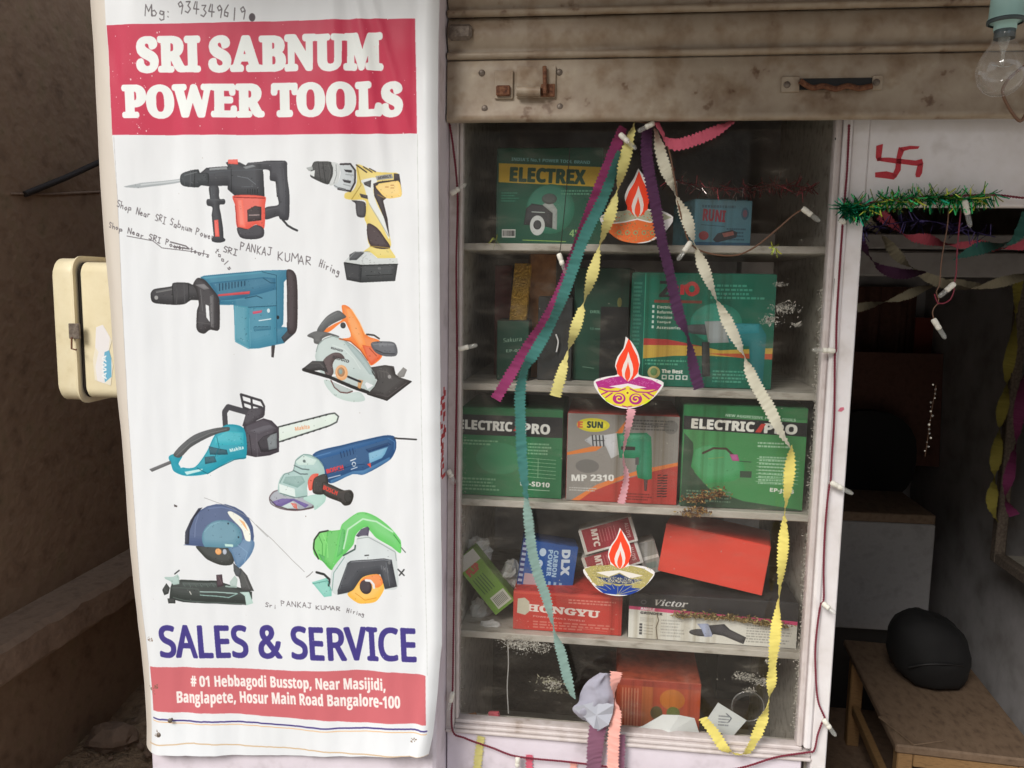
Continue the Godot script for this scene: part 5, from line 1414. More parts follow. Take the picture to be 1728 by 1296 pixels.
	line_of(c, "Banglapete, Hosur Main Road Bangalore-100", [266.3, 1856.1, 904.7, 1822.1], [268, 1814.6], rgb(240, 232, 228), "bold", 0.5)
	c.line([192.4, 1892.1, 317.5, 1890.5, 491.1, 1885, 678.3, 1884.6, 778.9, 1873.6, 878.3, 1864.3, 979.8, 1859.5], 4.0, rgb(72, 58, 128))
	c.line([192.1, 1898.5, 317.3, 1896.9, 490.9, 1893, 678.2, 1892.5, 778.8, 1881.4, 878.3, 1872.1, 979.8, 1867.2], 2.0, rgb(226, 176, 120))
	c.line([176.6, 1962.8, 315.4, 1945.2, 489.4, 1947.1, 711.1, 1941.8, 983.3, 1922.6], 3.0, rgb(206, 176, 140))

	# pen notes
	var ink := rgb(100, 94, 98)
	pen_on(c, "Mbg:", [246.1, 185.5, 320.2, 189.6][0], [246.1, 185.5, 320.2, 189.6][1], [246.1, 185.5, 320.2, 189.6][2], [246.1, 185.5, 320.2, 189.6][3], 24.0, 2.6, ink)
	pen_on(c, "934349619", [331.7, 179.6, 514.4, 201.1][0], [331.7, 179.6, 514.4, 201.1][1], [331.7, 179.6, 514.4, 201.1][2], [331.7, 179.6, 514.4, 201.1][3], 26.0, 2.8, ink)
	c.oval([528.5, 193.7][0], [528.5, 193.7][1], 8.0, 9.0, rgb(70, 60, 66))
	pen_on(c, "Shop Near SRI Sabnum Power", [145, 614, 415.3, 690.3][0], [145, 614, 415.3, 690.3][1], [145, 614, 415.3, 690.3][2], [145, 614, 415.3, 690.3][3], 16.0, 2.0, ink)
	pen_on(c, "tools", [414.6, 712.1, 454.7, 763.8][0], [414.6, 712.1, 454.7, 763.8][1], [414.6, 712.1, 454.7, 763.8][2], [414.6, 712.1, 454.7, 763.8][3], 13.0, 2.0, ink)
	pen_on(c, "Shop Near SRI Power tools", [115.9, 661, 401, 731.5][0], [115.9, 661, 401, 731.5][1], [115.9, 661, 401, 731.5][2], [115.9, 661, 401, 731.5][3], 13.0, 2.2, ink)
	c.line([171.2, 681.3, 241.5, 691.8, 265.3, 708.1, 362.7, 716.8, 398, 723.3], 1.8, ink)
	c.line([290.4, 694.1, 334, 703.3, 343.5, 710.1, 298.1, 705], 3.0, ink)
	pen_on(c, "SRI", [437, 714.7, 476.8, 725.2][0], [437, 714.7, 476.8, 725.2][1], [437, 714.7, 476.8, 725.2][2], [437, 714.7, 476.8, 725.2][3], 14.0, 2.2, ink)
	pen_on(c, "PANKAJ", [482, 711.5, 567.5, 725.6][0], [482, 711.5, 567.5, 725.6][1], [482, 711.5, 567.5, 725.6][2], [482, 711.5, 567.5, 725.6][3], 18.0, 2.2, ink)
	pen_on(c, "KUMAR", [581.6, 734.9, 675.9, 742][0], [581.6, 734.9, 675.9, 742][1], [581.6, 734.9, 675.9, 742][2], [581.6, 734.9, 675.9, 742][3], 19.0, 2.2, ink)
	pen_on(c, "Hiring", [693.1, 747.2, 745.8, 765.5][0], [693.1, 747.2, 745.8, 765.5][1], [693.1, 747.2, 745.8, 765.5][2], [693.1, 747.2, 745.8, 765.5][3], 17.0, 2.2, ink)
	pen_on(c, "Sri", [524.8, 1580, 559.9, 1584][0], [524.8, 1580, 559.9, 1584][1], [524.8, 1580, 559.9, 1584][2], [524.8, 1580, 559.9, 1584][3], 11.0, 1.8, ink)
	pen_on(c, "PANKAJ", [570.1, 1575.8, 661.7, 1573.3][0], [570.1, 1575.8, 661.7, 1573.3][1], [570.1, 1575.8, 661.7, 1573.3][2], [570.1, 1575.8, 661.7, 1573.3][3], 13.0, 1.8, ink)
	pen_on(c, "KUMAR", [669.9, 1574.3, 742.4, 1573][0], [669.9, 1574.3, 742.4, 1573][1], [669.9, 1574.3, 742.4, 1573][2], [669.9, 1574.3, 742.4, 1573][3], 10.0, 1.8, ink)
	pen_on(c, "Hiring", [755.5, 1578.2, 804.5, 1587.2][0], [755.5, 1578.2, 804.5, 1587.2][1], [755.5, 1578.2, 804.5, 1587.2][2], [755.5, 1578.2, 804.5, 1587.2][3], 11.0, 1.8, ink)

	# flaked print, fly spots and scuffs
	var lost := rgb(240, 222, 222)
	var a := [141.7, 196.4, 945.5, 451.3]
	c.specks(260, a[0], a[1], a[2], a[3], lost, 3.0, rng)
	c.specks(120, a[0] + 10, a[1] + 50, a[0] + 120, a[3], lost, 3.4, rng)
	var b := [162.7, 466, 943.7, 1680.6]
	c.specks(90, b[0], b[1], b[2], b[3], rgb(206, 204, 202), 3.0, rng)
	c.specks(24, b[0], b[1], b[2], b[3], rgb(120, 104, 92), 2.6, rng)
	c.specks(60, [624.1, 1631.8, 951.8, 1687.6][0], [624.1, 1631.8, 951.8, 1687.6][1], [624.1, 1631.8, 951.8, 1687.6][2], [624.1, 1631.8, 951.8, 1687.6][3], rgb(224, 222, 234), 2.0, rng)
	for q in [[191.5, 1684.2], [203.2, 1809.7], [210.1, 1931], [944, 1885.5], [188.7, 1818.7]]:
		for k in 14:
			c.oval(q[0] + rng.randfn(0, 5), q[1] + rng.randfn(0, 4), rng.randf_range(0.8, 3.0), rng.randf_range(0.6, 2.0), rgb(116, 92, 74), 7)


# Lettering between two points of its baseline, as high as a third point above the first.
func line_of(c: Canvas, text: String, base: Array, top: Array, ink: Color, font: String, fat: float) -> void:
	var h := Vector2(top[0] - base[0], top[1] - base[1]).length()
	words_on(c, text, base[0], base[1], base[2], base[3], h, ink, font, fat)


# ---------------------------------------------------------------- cartons in the display case

func joined(pieces: Array) -> ArrayMesh:
	var m := ArrayMesh.new()
	for k in pieces.size():
		var s: Shape = pieces[k][0]
		s.st.generate_normals()
		s.st.commit(m)
		m.surface_set_material(k, pieces[k][1])
	return m


# q: centre x, centre y, width, height and roll (degrees) of the front face, which lies at z; sit: the shelf it stands on.
func carton(called: String, label: String, q: Array, z: float, deep: float, front: StandardMaterial3D, side: StandardMaterial3D, sit := -1.0, yaw := 0.0, pitch := 0.0) -> MeshInstance3D:
	var w: float = q[2]
	var h: float = q[3]
	var y: float = q[1]
	var roll: float = q[4]
	if sit > 0.0:
		var top := y + h / 2
		h = top - sit - 0.0005
		y = sit + 0.0005 + h / 2
		roll = 0.0
	if front.albedo_texture and not front.detail_enabled:
		grime(front, called.hash() % 89, 0.22, rgb(196, 186, 168), 0.35, 1.0, 0.02)
	var body := Shape.new().block(Vector3(0, 0, -deep / 2 - 0.0009), Vector3(w, h, deep), 0.0018)
	# the tucked flap along the upper edge
	body.block(Vector3(0, h / 2 + 0.0004, -deep * 0.5), Vector3(w * 0.96, 0.0009, deep * 0.97), 0.0003)
	var face := Shape.new().slab([-w / 2 + 0.001, -h / 2 + 0.001, w / 2 - 0.001, -h / 2 + 0.001, w / 2 - 0.001, h / 2 - 0.001, -w / 2 + 0.001, h / 2 - 0.001], -0.0007, 0.0)
	var o := single(called, label, "carton", joined([[body, side], [face, front]]), null, Vector3(q[0], y, z), Vector3(pitch, yaw, roll), "cartons on the display shelves")
	return o


func card(key: String, c: Color) -> StandardMaterial3D:
	return grime(plain(key, c, 0.6), key.hash() % 97, 0.3, rgb(190, 178, 160), 0.4, 1.0, 0.02)


func build_cartons() -> void:
	var ink_white := rgb(232, 232, 224)
	var dark := rgb(34, 34, 36)
	rng.seed = 5

	# top shelf: green carton with a yellow name band and a cutter
	var c := Canvas.new(384, 352, rgb(18, 82, 60)).layout(838, 244, 1020, 404)
	c.poly([838, 268, 1020, 275, 1020, 308, 838, 300], rgb(206, 168, 40))
	words_on(c, "INDIA'S No.1 POWER TOOL BRAND", 863, 264, 998, 270, 5.5, rgb(130, 190, 190), "bold")
	words_on(c, "ELECTREX", 861, 298, 990, 303, 23, rgb(20, 70, 46), "bold", 1.1)
	c.lively = true
	c.oval(932, 345, 42, 42, rgb(28, 104, 78))
	c.poly([886, 372, 890, 344, 900, 336, 928, 340, 938, 352, 938, 378, 920, 374], dark)
	c.poly([918, 338, 932, 330, 944, 346, 944, 380, 936, 378, 936, 352], rgb(150, 156, 150))
	c.oval(930, 328, 13, 9, rgb(60, 66, 62))
	c.line([900, 350, 922, 351], 1.6, rgb(180, 190, 184))
	c.oval(910, 373, 13, 17, rgb(200, 204, 200))
	c.oval(910, 372, 7, 8, rgb(40, 40, 42))
	c.line([885, 398, 960, 400], 1.4, rgb(150, 180, 90))
	c.fine_print(846, 316, 880, 334, 4, rgb(60, 130, 104), rng)
	c.fine_print(950, 312, 1012, 322, 2, rgb(90, 150, 120), rng)
	c.bars(848, 380, 872, 394, rng)
	words_on(c, "4\"", 966, 391, 980, 392, 12, rgb(150, 190, 120), "bold")
	c.box(838, 244, 841, 404, rgb(16, 70, 56))
	carton("carton", "green tool carton with yellow name band on topmost shelf", [-0.1164, 1.7132, 0.195, 0.1646, -2.6], -0.08, 0.17, printed("print_cutter_box", c), card("card_green", rgb(22, 92, 70)), SHELF_Y[0])

	# pale blue carton with red letters
	c = Canvas.new(256, 176, rgb(104, 158, 176)).layout(1172, 330, 1274, 402)
	c.fine_print(1230, 372, 1270, 394, 4, rgb(70, 110, 130), rng)
	c.fine_print(1184, 336, 1250, 344, 1, rgb(70, 110, 130), rng)
	words_on(c, "RUNI", 1186, 362, 1226, 364, 18, rgb(178, 64, 80), "bold", 0.5)
	c.line([1184, 369, 1226, 371], 1.0, rgb(70, 100, 120))
	c.oval(1189, 386, 9, 7, rgb(176, 74, 78))
	c.poly([1206, 392, 1214, 382, 1240, 376, 1250, 380, 1248, 388, 1228, 393, 1212, 397], rgb(70, 70, 76))
	c.poly([1222, 382, 1242, 378, 1244, 384, 1226, 388], rgb(190, 120, 110))
	c.oval(1262, 350, 7, 10, rgb(80, 118, 140))
	c.oval(1262, 350, 4, 6, rgb(140, 104, 120))
	c.box(1172, 396, 1274, 402, rgb(56, 104, 138))
	carton("carton", "small pale blue carton with red letters beside the crepe streamer", [0.2003, 1.6693, 0.1086, 0.0741, -4.6], -0.10, 0.12, printed("print_blue_box", c), card("card_teal", rgb(96, 146, 160)), SHELF_Y[0], 14.0)

	# second shelf: large green drill carton
	c = Canvas.new(448, 400, rgb(12, 106, 84)).layout(1066, 456, 1310, 654)
	c.box(1066, 456, 1088, 654, rgb(14, 92, 76))
	c.line([1088, 456, 1088, 654], 1.4, rgb(60, 160, 132))
	words_on(c, "Z", 1112, 497, 1138, 497, 28, dark, "bold")
	words_on(c, "ero", 1128, 492, 1180, 492, 17, rgb(196, 50, 56), "bold", 1.0)
	c.oval(1168, 482, 12, 13, rgb(196, 52, 52))
	c.oval(1168, 482, 5, 6, rgb(14, 122, 98))
	c.box(1104, 502, 1186, 507, rgb(130, 66, 50))
	for k in 5:
		c.box(1101, 511 + k * 9, 1105, 516 + k * 9, rgb(200, 216, 206))
		words_on(c, ["Electric drill", "Reformed", "Precision", "Torque", "Accessories"][k], 1110, 517 + k * 9, [1148, 1140, 1136, 1134, 1152][k], 517 + k * 9, 5.4, ink_white, "bold")
	c.poly([1088, 570, 1130, 571, 1180, 580, 1220, 588, 1310, 582, 1310, 596, 1260, 600, 1200, 598, 1140, 600, 1088, 606], rgb(206, 170, 70))
	c.poly([1088, 570, 1130, 571, 1190, 582, 1150, 581, 1088, 582], rgb(186, 62, 56))
	c.poly([1200, 594, 1310, 592, 1310, 602, 1260, 601], rgb(196, 92, 56))
	c.lively = true
	c.oval(1212, 540, 44, 34, rgb(30, 138, 112))
	c.poly([1152, 549, 1170, 544, 1196, 543, 1198, 562, 1170, 560], rgb(70, 72, 74))
	c.poly([1192, 538, 1225, 536, 1238, 548, 1236, 574, 1200, 576], rgb(150, 158, 158))
	c.poly([1225, 540, 1286, 540, 1298, 560, 1296, 650, 1276, 650, 1270, 580, 1236, 574], rgb(18, 116, 120))
	c.poly([1230, 540, 1284, 541, 1286, 556, 1236, 560], rgb(34, 140, 150))
	c.poly([1189, 574, 1202, 574, 1206, 634, 1192, 636], rgb(40, 44, 44))
	c.oval(1108, 630, 11, 11, rgb(196, 186, 110))
	c.oval(1108, 629, 6, 7, rgb(104, 150, 84))
	c.fine_print(1200, 472, 1300, 500, 4, rgb(70, 160, 134), rng)
	c.fine_print(1092, 606, 1180, 618, 2, rgb(90, 170, 140), rng)
	c.fine_print(1210, 622, 1292, 646, 4, rgb(80, 160, 134), rng)
	c.fine_print(1068, 470, 1084, 640, 24, rgb(60, 130, 110), rng)
	words_on(c, "The Best", 1122, 631, 1158, 631, 7, ink_white, "bold", 0.3)
	for k in 4:
		c.box(1122 + k * 12, 634, 1131 + k * 12, 642, rgb(216, 224, 216))
		c.oval(1126.5 + k * 12, 638, 2.6, 2.4, rgb(20, 110, 90))
	carton("carton", "large green carton with printed drill and red yellow swoosh", [0.1682, 1.4672, 0.256, 0.212, -0.3], -0.075, 0.16, printed("print_drill_box", c), card("card_deep_green", rgb(14, 110, 90)), SHELF_Y[1])

	# the darker cartons to its left, standing further back
	c = Canvas.new(160, 256, rgb(14, 64, 46)).layout(968, 452, 1062, 654)
	words_on(c, "DRILL", 996, 532, 1018, 532, 5, rgb(120, 160, 136), "bold")
	words_on(c, "13 mm", 996, 562, 1016, 562, 4, rgb(110, 150, 130), "bold")
	c.oval(1046, 512, 4, 9, rgb(120, 120, 60))
	c.box(1014, 520, 1062, 654, rgb(20, 22, 24))
	c.line([985, 630, 1005, 632], 1.2, rgb(120, 150, 130))
	carton("carton", "dark green carton standing behind the yellow crepe streamer", [-0.0153, 1.4676, 0.1061, 0.2285, 0.4], -0.13, 0.12, printed("print_dark_box", c), card("card_black_green", rgb(16, 40, 32)), SHELF_Y[1], -6.0)
	c = Canvas.new(160, 256, rgb(18, 66, 50)).layout(838, 528, 892, 648)
	words_on(c, "Sakura", 848, 572, 880, 568, 9, rgb(150, 176, 156), "sans", 0.0, 0.3)
	words_on(c, "EP-01", 854, 592, 878, 590, 6, rgb(140, 170, 150), "bold")
	carton("carton", "squat dark green carton below the brown paper packet", [-0.1811, 1.4184, 0.0616, 0.1226, -0.6], -0.10, 0.15, printed("print_squat_box", c), card("card_black_green", rgb(16, 40, 32)), SHELF_Y[1])
	carton("carton", "narrow brown cardboard packet upright beside magenta streamer", [-0.1306, 1.4793, 0.0515, 0.2559, -1.4], -0.16, 0.09, card("kraft", rgb(156, 104, 58)), card("kraft", rgb(156, 104, 58)), SHELF_Y[1], 8.0)
	carton("carton", "slim maroon carton behind the squat green one", [-0.2119, 1.4656, 0.0336, 0.2386, -0.8], -0.18, 0.09, card("maroon", rgb(96, 34, 38)), card("maroon", rgb(96, 34, 38)), SHELF_Y[1])
	var foil := plain("gold_foil", rgb(226, 178, 84), 0.28, 0.9)
	foil.heightmap_enabled = true
	foil.heightmap_texture = noise_picture(0.03, 62, [], 4)
	foil.heightmap_scale = 0.6
	foil.uv1_triplanar = true
	foil.uv1_scale = Vector3.ONE * 9.0
	carton("foil_packet", "crumpled gold foil packet glinting between brown packets", [-0.1721, 1.5247, 0.0332, 0.1322, -1], -0.125, 0.012, foil, foil, -1.0, -6.0, -16.0)
	carton("carton", "charcoal carton with a bent white clip behind yellow streamer", [-0.1025, 1.4402, 0.0661, 0.1709, -0.6], -0.12, 0.12, card("charcoal", rgb(44, 46, 46)), card("charcoal", rgb(44, 46, 46)), SHELF_Y[1])

	# third shelf: two dark-banded green cartons round a grey and red one
	c = Canvas.new(384, 320, rgb(44, 118, 74)).layout(770, 682, 952, 846)
	c.box(770, 682, 952, 694, rgb(36, 104, 62))
	c.box(770, 694, 952, 732, dark)
	words_on(c, "ELECTRIC", 774, 721, 866, 723, 17, ink_white, "bold", 0.7)
	words_on(c, "PRO", 886, 725, 930, 726, 18, ink_white, "bold", 0.7)
	c.poly([868, 722, 876, 706, 884, 706, 878, 722], rgb(190, 60, 52))
	c.oval(845, 775, 40, 30, rgb(56, 134, 90))
	for k in 6:
		c.line([892, 772 + k * 7, 942, 774 + k * 7], 0.9, rgb(150, 190, 150))
	c.line([912, 772, 912, 808], 0.9, rgb(150, 190, 150))
	c.fine_print(778, 740, 860, 752, 2, rgb(130, 180, 140), rng)
	c.fine_print(894, 742, 944, 766, 4, rgb(130, 180, 140), rng)
	c.fine_print(776, 812, 850, 838, 4, rgb(120, 170, 130), rng)
	words_on(c, "EP-SD10", 882, 824, 932, 826, 9, ink_white, "bold", 0.2)
	c.line([890, 831, 932, 832], 1.2, rgb(180, 210, 180))
	carton("carton", "green carton with black name band beside the grey one", [-0.1822, 1.2234, 0.2053, 0.1823, 0], -0.07, 0.2, printed("print_green_left", c), card("card_forest", rgb(40, 108, 68)), SHELF_Y[2])
	c = Canvas.new(384, 320, rgb(138, 134, 128)).layout(957, 698, 1144, 850)
	c.poly([1144, 780, 1060, 808, 1000, 832, 968, 850, 1144, 850], rgb(176, 58, 50))
	c.poly([957, 766, 1000, 754, 1040, 728, 1056, 706, 1050, 728, 1006, 762, 957, 771], rgb(214, 122, 54))
	c.poly([966, 850, 1010, 820, 1080, 792, 1144, 776, 1144, 782, 1060, 806, 1000, 834, 980, 850], rgb(218, 122, 60))
	c.oval(1000, 717, 28, 12, rgb(206, 196, 44))
	c.oval(1000, 717, 22, 8, rgb(224, 214, 60))
	words_on(c, "SUN", 990, 722, 1016, 722, 11, rgb(40, 62, 44), "bold", 0.5)
	words_on(c, "E", 974, 722, 982, 722, 10, rgb(214, 90, 60), "bold", 0.4)
	c.oval(992, 789, 20, 12, rgb(112, 110, 106))
	c.oval(1130, 716, 12, 12, rgb(112, 110, 106))
	c.line([1080, 712, 1126, 716], 1.6, rgb(90, 88, 88))
	c.lively = true
	c.poly([986, 744, 998, 735, 1020, 733, 1024, 753, 1000, 754], rgb(168, 170, 172))
	for k in 4:
		c.line([999 + k * 6, 735, 1001 + k * 6, 753], 2.2, rgb(50, 52, 56))
	c.line([1000, 744, 1022, 743], 1.6, rgb(60, 62, 64))
	c.poly([1018, 734, 1042, 729, 1046, 766, 1032, 774, 1022, 752], rgb(186, 188, 190))
	c.poly([1040, 730, 1090, 727, 1098, 734, 1100, 760, 1102, 806, 1094, 809, 1078, 806, 1075, 790, 1078, 772, 1046, 772], rgb(24, 122, 82))
	c.poly([1044, 733, 1088, 730, 1090, 738, 1046, 742], rgb(50, 148, 106))
	c.box(1048, 752, 1072, 758, rgb(50, 42, 40))
	c.box(1073, 770, 1079, 783, rgb(84, 80, 80))
	c.poly([1088, 808, 1095, 808, 1094, 828, 1090, 828], rgb(70, 40, 36))
	c.fine_print(1066, 704, 1138, 724, 4, rgb(90, 88, 86), rng)
	c.fine_print(962, 826, 1010, 834, 2, rgb(186, 184, 178), rng)
	c.fine_print(1060, 832, 1104, 846, 3, rgb(110, 34, 30), rng)
	words_on(c, "MP 2310", 966, 816, 1038, 813, 11, rgb(222, 222, 216), "bold", 0.3)
	for k in 9:
		c.line([1112, 800 + k * 4.6, 1116 + (k * 7) % 9, 799 + k * 4.6], 2.0, rgb(60, 24, 24))
		c.line([1121, 800 + k * 4.6, 1127, 799 + k * 4.6], 2.0, rgb(60, 24, 24))
	carton("carton", "grey and red drill carton with yellow oval badge", [0.032, 1.2253, 0.2071, 0.1736, 1.8], -0.065, 0.2, printed("print_grey_red", c), card("card_maroon_side", rgb(150, 54, 46)), SHELF_Y[2])
	c = Canvas.new(448, 352, rgb(70, 142, 84)).layout(1150, 676, 1362, 864)
	c.box(1150, 676, 1362, 697, rgb(40, 118, 66))
	words_on(c, "NEW AGGRESSIVE POWER TOOLS", 1222, 695, 1342, 700, 5, rgb(190, 214, 196), "bold")
	c.poly([1150, 696, 1362, 702, 1362, 727, 1150, 721], dark)
	words_on(c, "ELECTRIC", 1164, 718, 1272, 721, 17, ink_white, "bold", 0.8)
	words_on(c, "PRO", 1290, 722, 1345, 723, 17, ink_white, "bold", 0.8)
	c.poly([1274, 722, 1284, 706, 1292, 706, 1284, 722], rgb(196, 60, 52))
	c.poly([1152, 728, 1168, 745, 1172, 800, 1200, 830, 1260, 850, 1362, 862, 1362, 864, 1150, 864], rgb(52, 78, 58))
	c.lively = true
	c.poly([1166, 790, 1170, 758, 1186, 750, 1200, 748, 1232, 754, 1256, 776, 1262, 800, 1240, 814, 1190, 820], rgb(58, 150, 86))
	c.line([1186, 764, 1204, 754, 1226, 754, 1246, 772], 4.0, rgb(70, 56, 44))
	c.line([1196, 774, 1222, 770], 1.6, rgb(120, 160, 96))
	c.poly([1232, 764, 1246, 764, 1250, 776, 1238, 776], rgb(176, 64, 130))
	c.line([1250, 776, 1270, 777], 1.6, rgb(50, 76, 56))
	c.box(1252, 794, 1272, 806, rgb(52, 74, 58))
	for k in 7:
		c.line([1280, 770 + k * 7, 1352, 772 + k * 7], 1.0, rgb(170, 206, 176))
	c.fine_print(1280, 738, 1352, 750, 2, rgb(170, 206, 176), rng)
	c.fine_print(1284, 764, 1350, 818, 9, rgb(160, 200, 168), rng)
	c.fine_print(1160, 832, 1250, 856, 4, rgb(110, 140, 116), rng)
	words_on(c, "EP-JS65", 1305, 832, 1346, 834, 9, ink_white, "bold", 0.2)
	carton("carton", "green jigsaw carton with black name band above dried flowers", [0.2511, 1.2343, 0.2206, 0.2027, -1.7], -0.062, 0.2, printed("print_green_right", c), card("card_forest", rgb(40, 108, 68)), SHELF_Y[2])

	# fourth shelf
	c = Canvas.new(384, 176, rgb(192, 58, 48)).layout(866, 998, 1050, 1080)
	c.box(866, 998, 1050, 1002, rgb(206, 78, 64))
	c.fine_print(960, 1006, 1044, 1018, 2, rgb(214, 130, 116), rng)
	c.fine_print(900, 1058, 1044, 1076, 3, rgb(206, 118, 104), rng)
	words_on(c, "HONGYU", 888, 1038, 1012, 1044, 14, rgb(228, 214, 204), "serif", 0.9)
	words_on(c, "POWER TOOLS WORLD", 900, 1051, 988, 1055, 3.6, rgb(214, 150, 140), "bold")
	c.poly([873, 1013, 885, 1010, 893, 1018, 893, 1040, 886, 1048, 872, 1044], rgb(196, 190, 168))
	c.specks(50, 872, 1044, 900, 1078, rgb(216, 196, 186), 1.4, rng)
	c.line([980, 1070, 1026, 1073], 0.9, rgb(206, 120, 108))
	carton("carton", "long red carton with white serif name on fourth shelf", [-0.0629, 0.9086, 0.2102, 0.1004, 0.3], -0.065, 0.17, printed("print_red_long", c), card("card_red", rgb(192, 58, 48)), SHELF_Y[3])
	c = Canvas.new(512, 176, rgb(214, 212, 202)).layout(1060, 996, 1346, 1092)
	c.poly([1060, 996, 1346, 996, 1346, 1034, 1250, 1030, 1060, 1022], rgb(44, 42, 44))
	c.fine_print(1262, 1046, 1340, 1086, 7, rgb(166, 164, 156), rng)
	c.fine_print(1116, 1046, 1160, 1086, 6, rgb(176, 174, 166), rng)
	words_on(c, "Victor", 1100, 1018, 1158, 1018, 14, rgb(206, 206, 204), "serif", 0.0, 0.35)
	c.oval(1085, 1012, 5, 5, rgb(90, 90, 92))
	c.oval(1085, 1012, 3, 3, rgb(44, 42, 44))
	c.poly([1060, 1022, 1250, 1030, 1346, 1034, 1346, 1042, 1250, 1038, 1060, 1029], rgb(206, 72, 116))
	words_on(c, "ANGLE", 1080, 1029, 1104, 1030, 5.4, rgb(236, 220, 226), "bold", 0.3)
	words_on(c, "GRINDER", 1080, 1038, 1118, 1039, 5.4, rgb(60, 58, 60), "bold", 0.2)
	for k in 4:
		c.line([1080, 1046 + k * 2.5, 1104, 1047 + k * 2.5], 0.6, rgb(150, 148, 142))
		c.box(1079, 1059 + k * 6.5, 1084, 1064 + k * 6.5, rgb(70, 70, 72))
		c.line([1087, 1062 + k * 6.5, 1102, 1062.6 + k * 6.5], 1.0, rgb(140, 138, 134))
	c.line([1108, 1035, 1112, 1050, 1108, 1066, 1111, 1092], 1.6, rgb(104, 94, 80))
	c.lively = true
	c.oval(1186, 1071, 21, 8, rgb(50, 48, 52))
	c.poly([1178, 1052, 1196, 1050, 1206, 1062, 1204, 1078, 1192, 1080, 1186, 1064], rgb(150, 158, 186))
	c.poly([1198, 1054, 1224, 1049, 1234, 1060, 1262, 1075, 1258, 1090, 1224, 1075, 1204, 1072], rgb(44, 42, 46))
	carton("carton", "white and black grinder carton with pink stripe under dried litter", [0.2096, 0.9168, 0.3121, 0.1067, 0.4], -0.06, 0.2, printed("print_grinder_box", c), card("card_black", rgb(40, 38, 40)), SHELF_Y[3])

	c = Canvas.new(256, 192, rgb(36, 84, 156)).layout(0, 0, 40, 28)
	c.box(0, 0, 3, 28, rgb(170, 180, 200))
	for k in 9:
		c.box(0, k * 3.2, 3, k * 3.2 + 1.6, rgb(40, 44, 110))
	words_on(c, "DLX", 29, 3, 30.5, 18, 5.5, rgb(206, 220, 232), "bold", 0.4)
	words_on(c, "CARBON", 23, 4, 24, 20, 3.2, rgb(170, 200, 224), "bold", 0.1)
	words_on(c, "POWER", 19, 4, 20, 20, 3.2, rgb(170, 200, 224), "bold", 0.1)
	c.oval(15, 6, 2.5, 2.5, rgb(190, 210, 228))
	c.oval(14, 13, 2.2, 2.2, rgb(190, 210, 228))
	for k in 3:
		c.box(22 + k * 4, 23, 24 + k * 4, 28, rgb(150, 184, 216))
	c.box(4, 20, 18, 27, rgb(186, 158, 164))
	carton("carton", "small blue carton with sideways white letters on the red one", [-0.1055, 0.9961, 0.1104, 0.0925, -7.4], -0.11, 0.09, printed("print_blue_small", c), card("card_blue", rgb(36, 80, 150)), -1.0, 6.0, -8.0)

	c = Canvas.new(256, 128, rgb(150, 40, 52)).layout(0, 0, 40, 18)
	c.box(0, 0, 2, 18, rgb(206, 204, 200))
	c.box(38, 0, 40, 18, rgb(206, 204, 200))
	c.box(0, 16.5, 40, 18, rgb(210, 208, 204))
	words_on(c, "MTC", 9, 1.5, 8, 14, 4.5, rgb(226, 214, 208), "bold", 0.2)
	words_on(c, "ALLOYS", 34, 3, 33.4, 14, 2.6, rgb(206, 170, 170), "bold")
	for k in 6:
		c.line([15 + k * 2.2, 3, 14.6 + k * 2.2, 12], 0.5, rgb(190, 110, 112))
	var blades := printed("print_blade_box", c)
	carton("blade_box", "upper dark red blade box with white edges, leaning", [0.011, 1.0676, 0.107, 0.0496, 18.2], -0.10, 0.10, blades, card("card_pale", rgb(190, 186, 180)), -1.0, 0.0, -10.0)
	carton("blade_box", "lower dark red blade box behind the blue diya cutout", [0.0208, 1.0195, 0.114, 0.0444, 20.7], -0.098, 0.10, blades, card("card_pale", rgb(190, 186, 180)), -1.0, 0.0, -10.0)
	c = Canvas.new(96, 96, rgb(150, 150, 146)).layout(0, 0, 20, 20)
	c.box(0, 9, 20, 11, rgb(206, 206, 202))
	c.box(0, 0, 2, 20, rgb(200, 200, 196))
	c.box(4, 13, 16, 17, rgb(118, 136, 132))
	carton("blade_box", "grey and white blade box leaning against the plain red carton", [0.0929, 1.0236, 0.0369, 0.0625, 18.4], -0.115, 0.08, printed("print_grey_box", c), card("card_pale", rgb(190, 186, 180)), -1.0, 0.0, -10.0)
	carton("carton", "plain bright red carton tilted on top of the grinder carton", [0.2099, 1.0379, 0.1957, 0.0942, -7.2], -0.085, 0.16, plain("card_scarlet", rgb(212, 64, 46), 0.55), plain("card_scarlet", rgb(212, 64, 46), 0.55), -1.0, -10.0, -6.0)

	c = Canvas.new(128, 256, rgb(116, 158, 58)).layout(0, 0, 12, 26)
	c.box(0, 0, 12, 5, rgb(198, 196, 188))
	words_on(c, "FLIP", 2, 8.2, 9, 7.6, 2.6, rgb(186, 74, 66), "bold", 0.2)
	for k in 5:
		c.line([2 + k * 1.5, 10, 2.4 + k * 1.5, 17], 0.5, rgb(60, 98, 40))
	c.box(3, 19.5, 11.4, 25, rgb(206, 206, 190))
	for k in 9:
		c.line([4 + k * 0.75, 20.4, 4 + k * 0.75, 24], 0.28, rgb(60, 60, 54))
	carton("carton", "lime green and white carton tipped over beside the long red one", [-0.2291, 0.9643, 0.0503, 0.1319, 41.2], -0.09, 0.045, printed("print_lime_box", c), card("card_lime", rgb(112, 152, 58)), -1.0, 0.0, -6.0)

	# floor of the case: a faded orange carton
	c = Canvas.new(256, 384, rgb(176, 74, 44)).layout(0, 0, 30, 57)
	c.box(0, 0, 30, 2, rgb(160, 60, 42))
	c.box(9, 2, 13, 57, rgb(196, 106, 54))
	c.oval(20, 6, 4.5, 3.6, rgb(190, 110, 40))
	c.oval(14.5, 11, 2.2, 2.4, rgb(92, 80, 40))
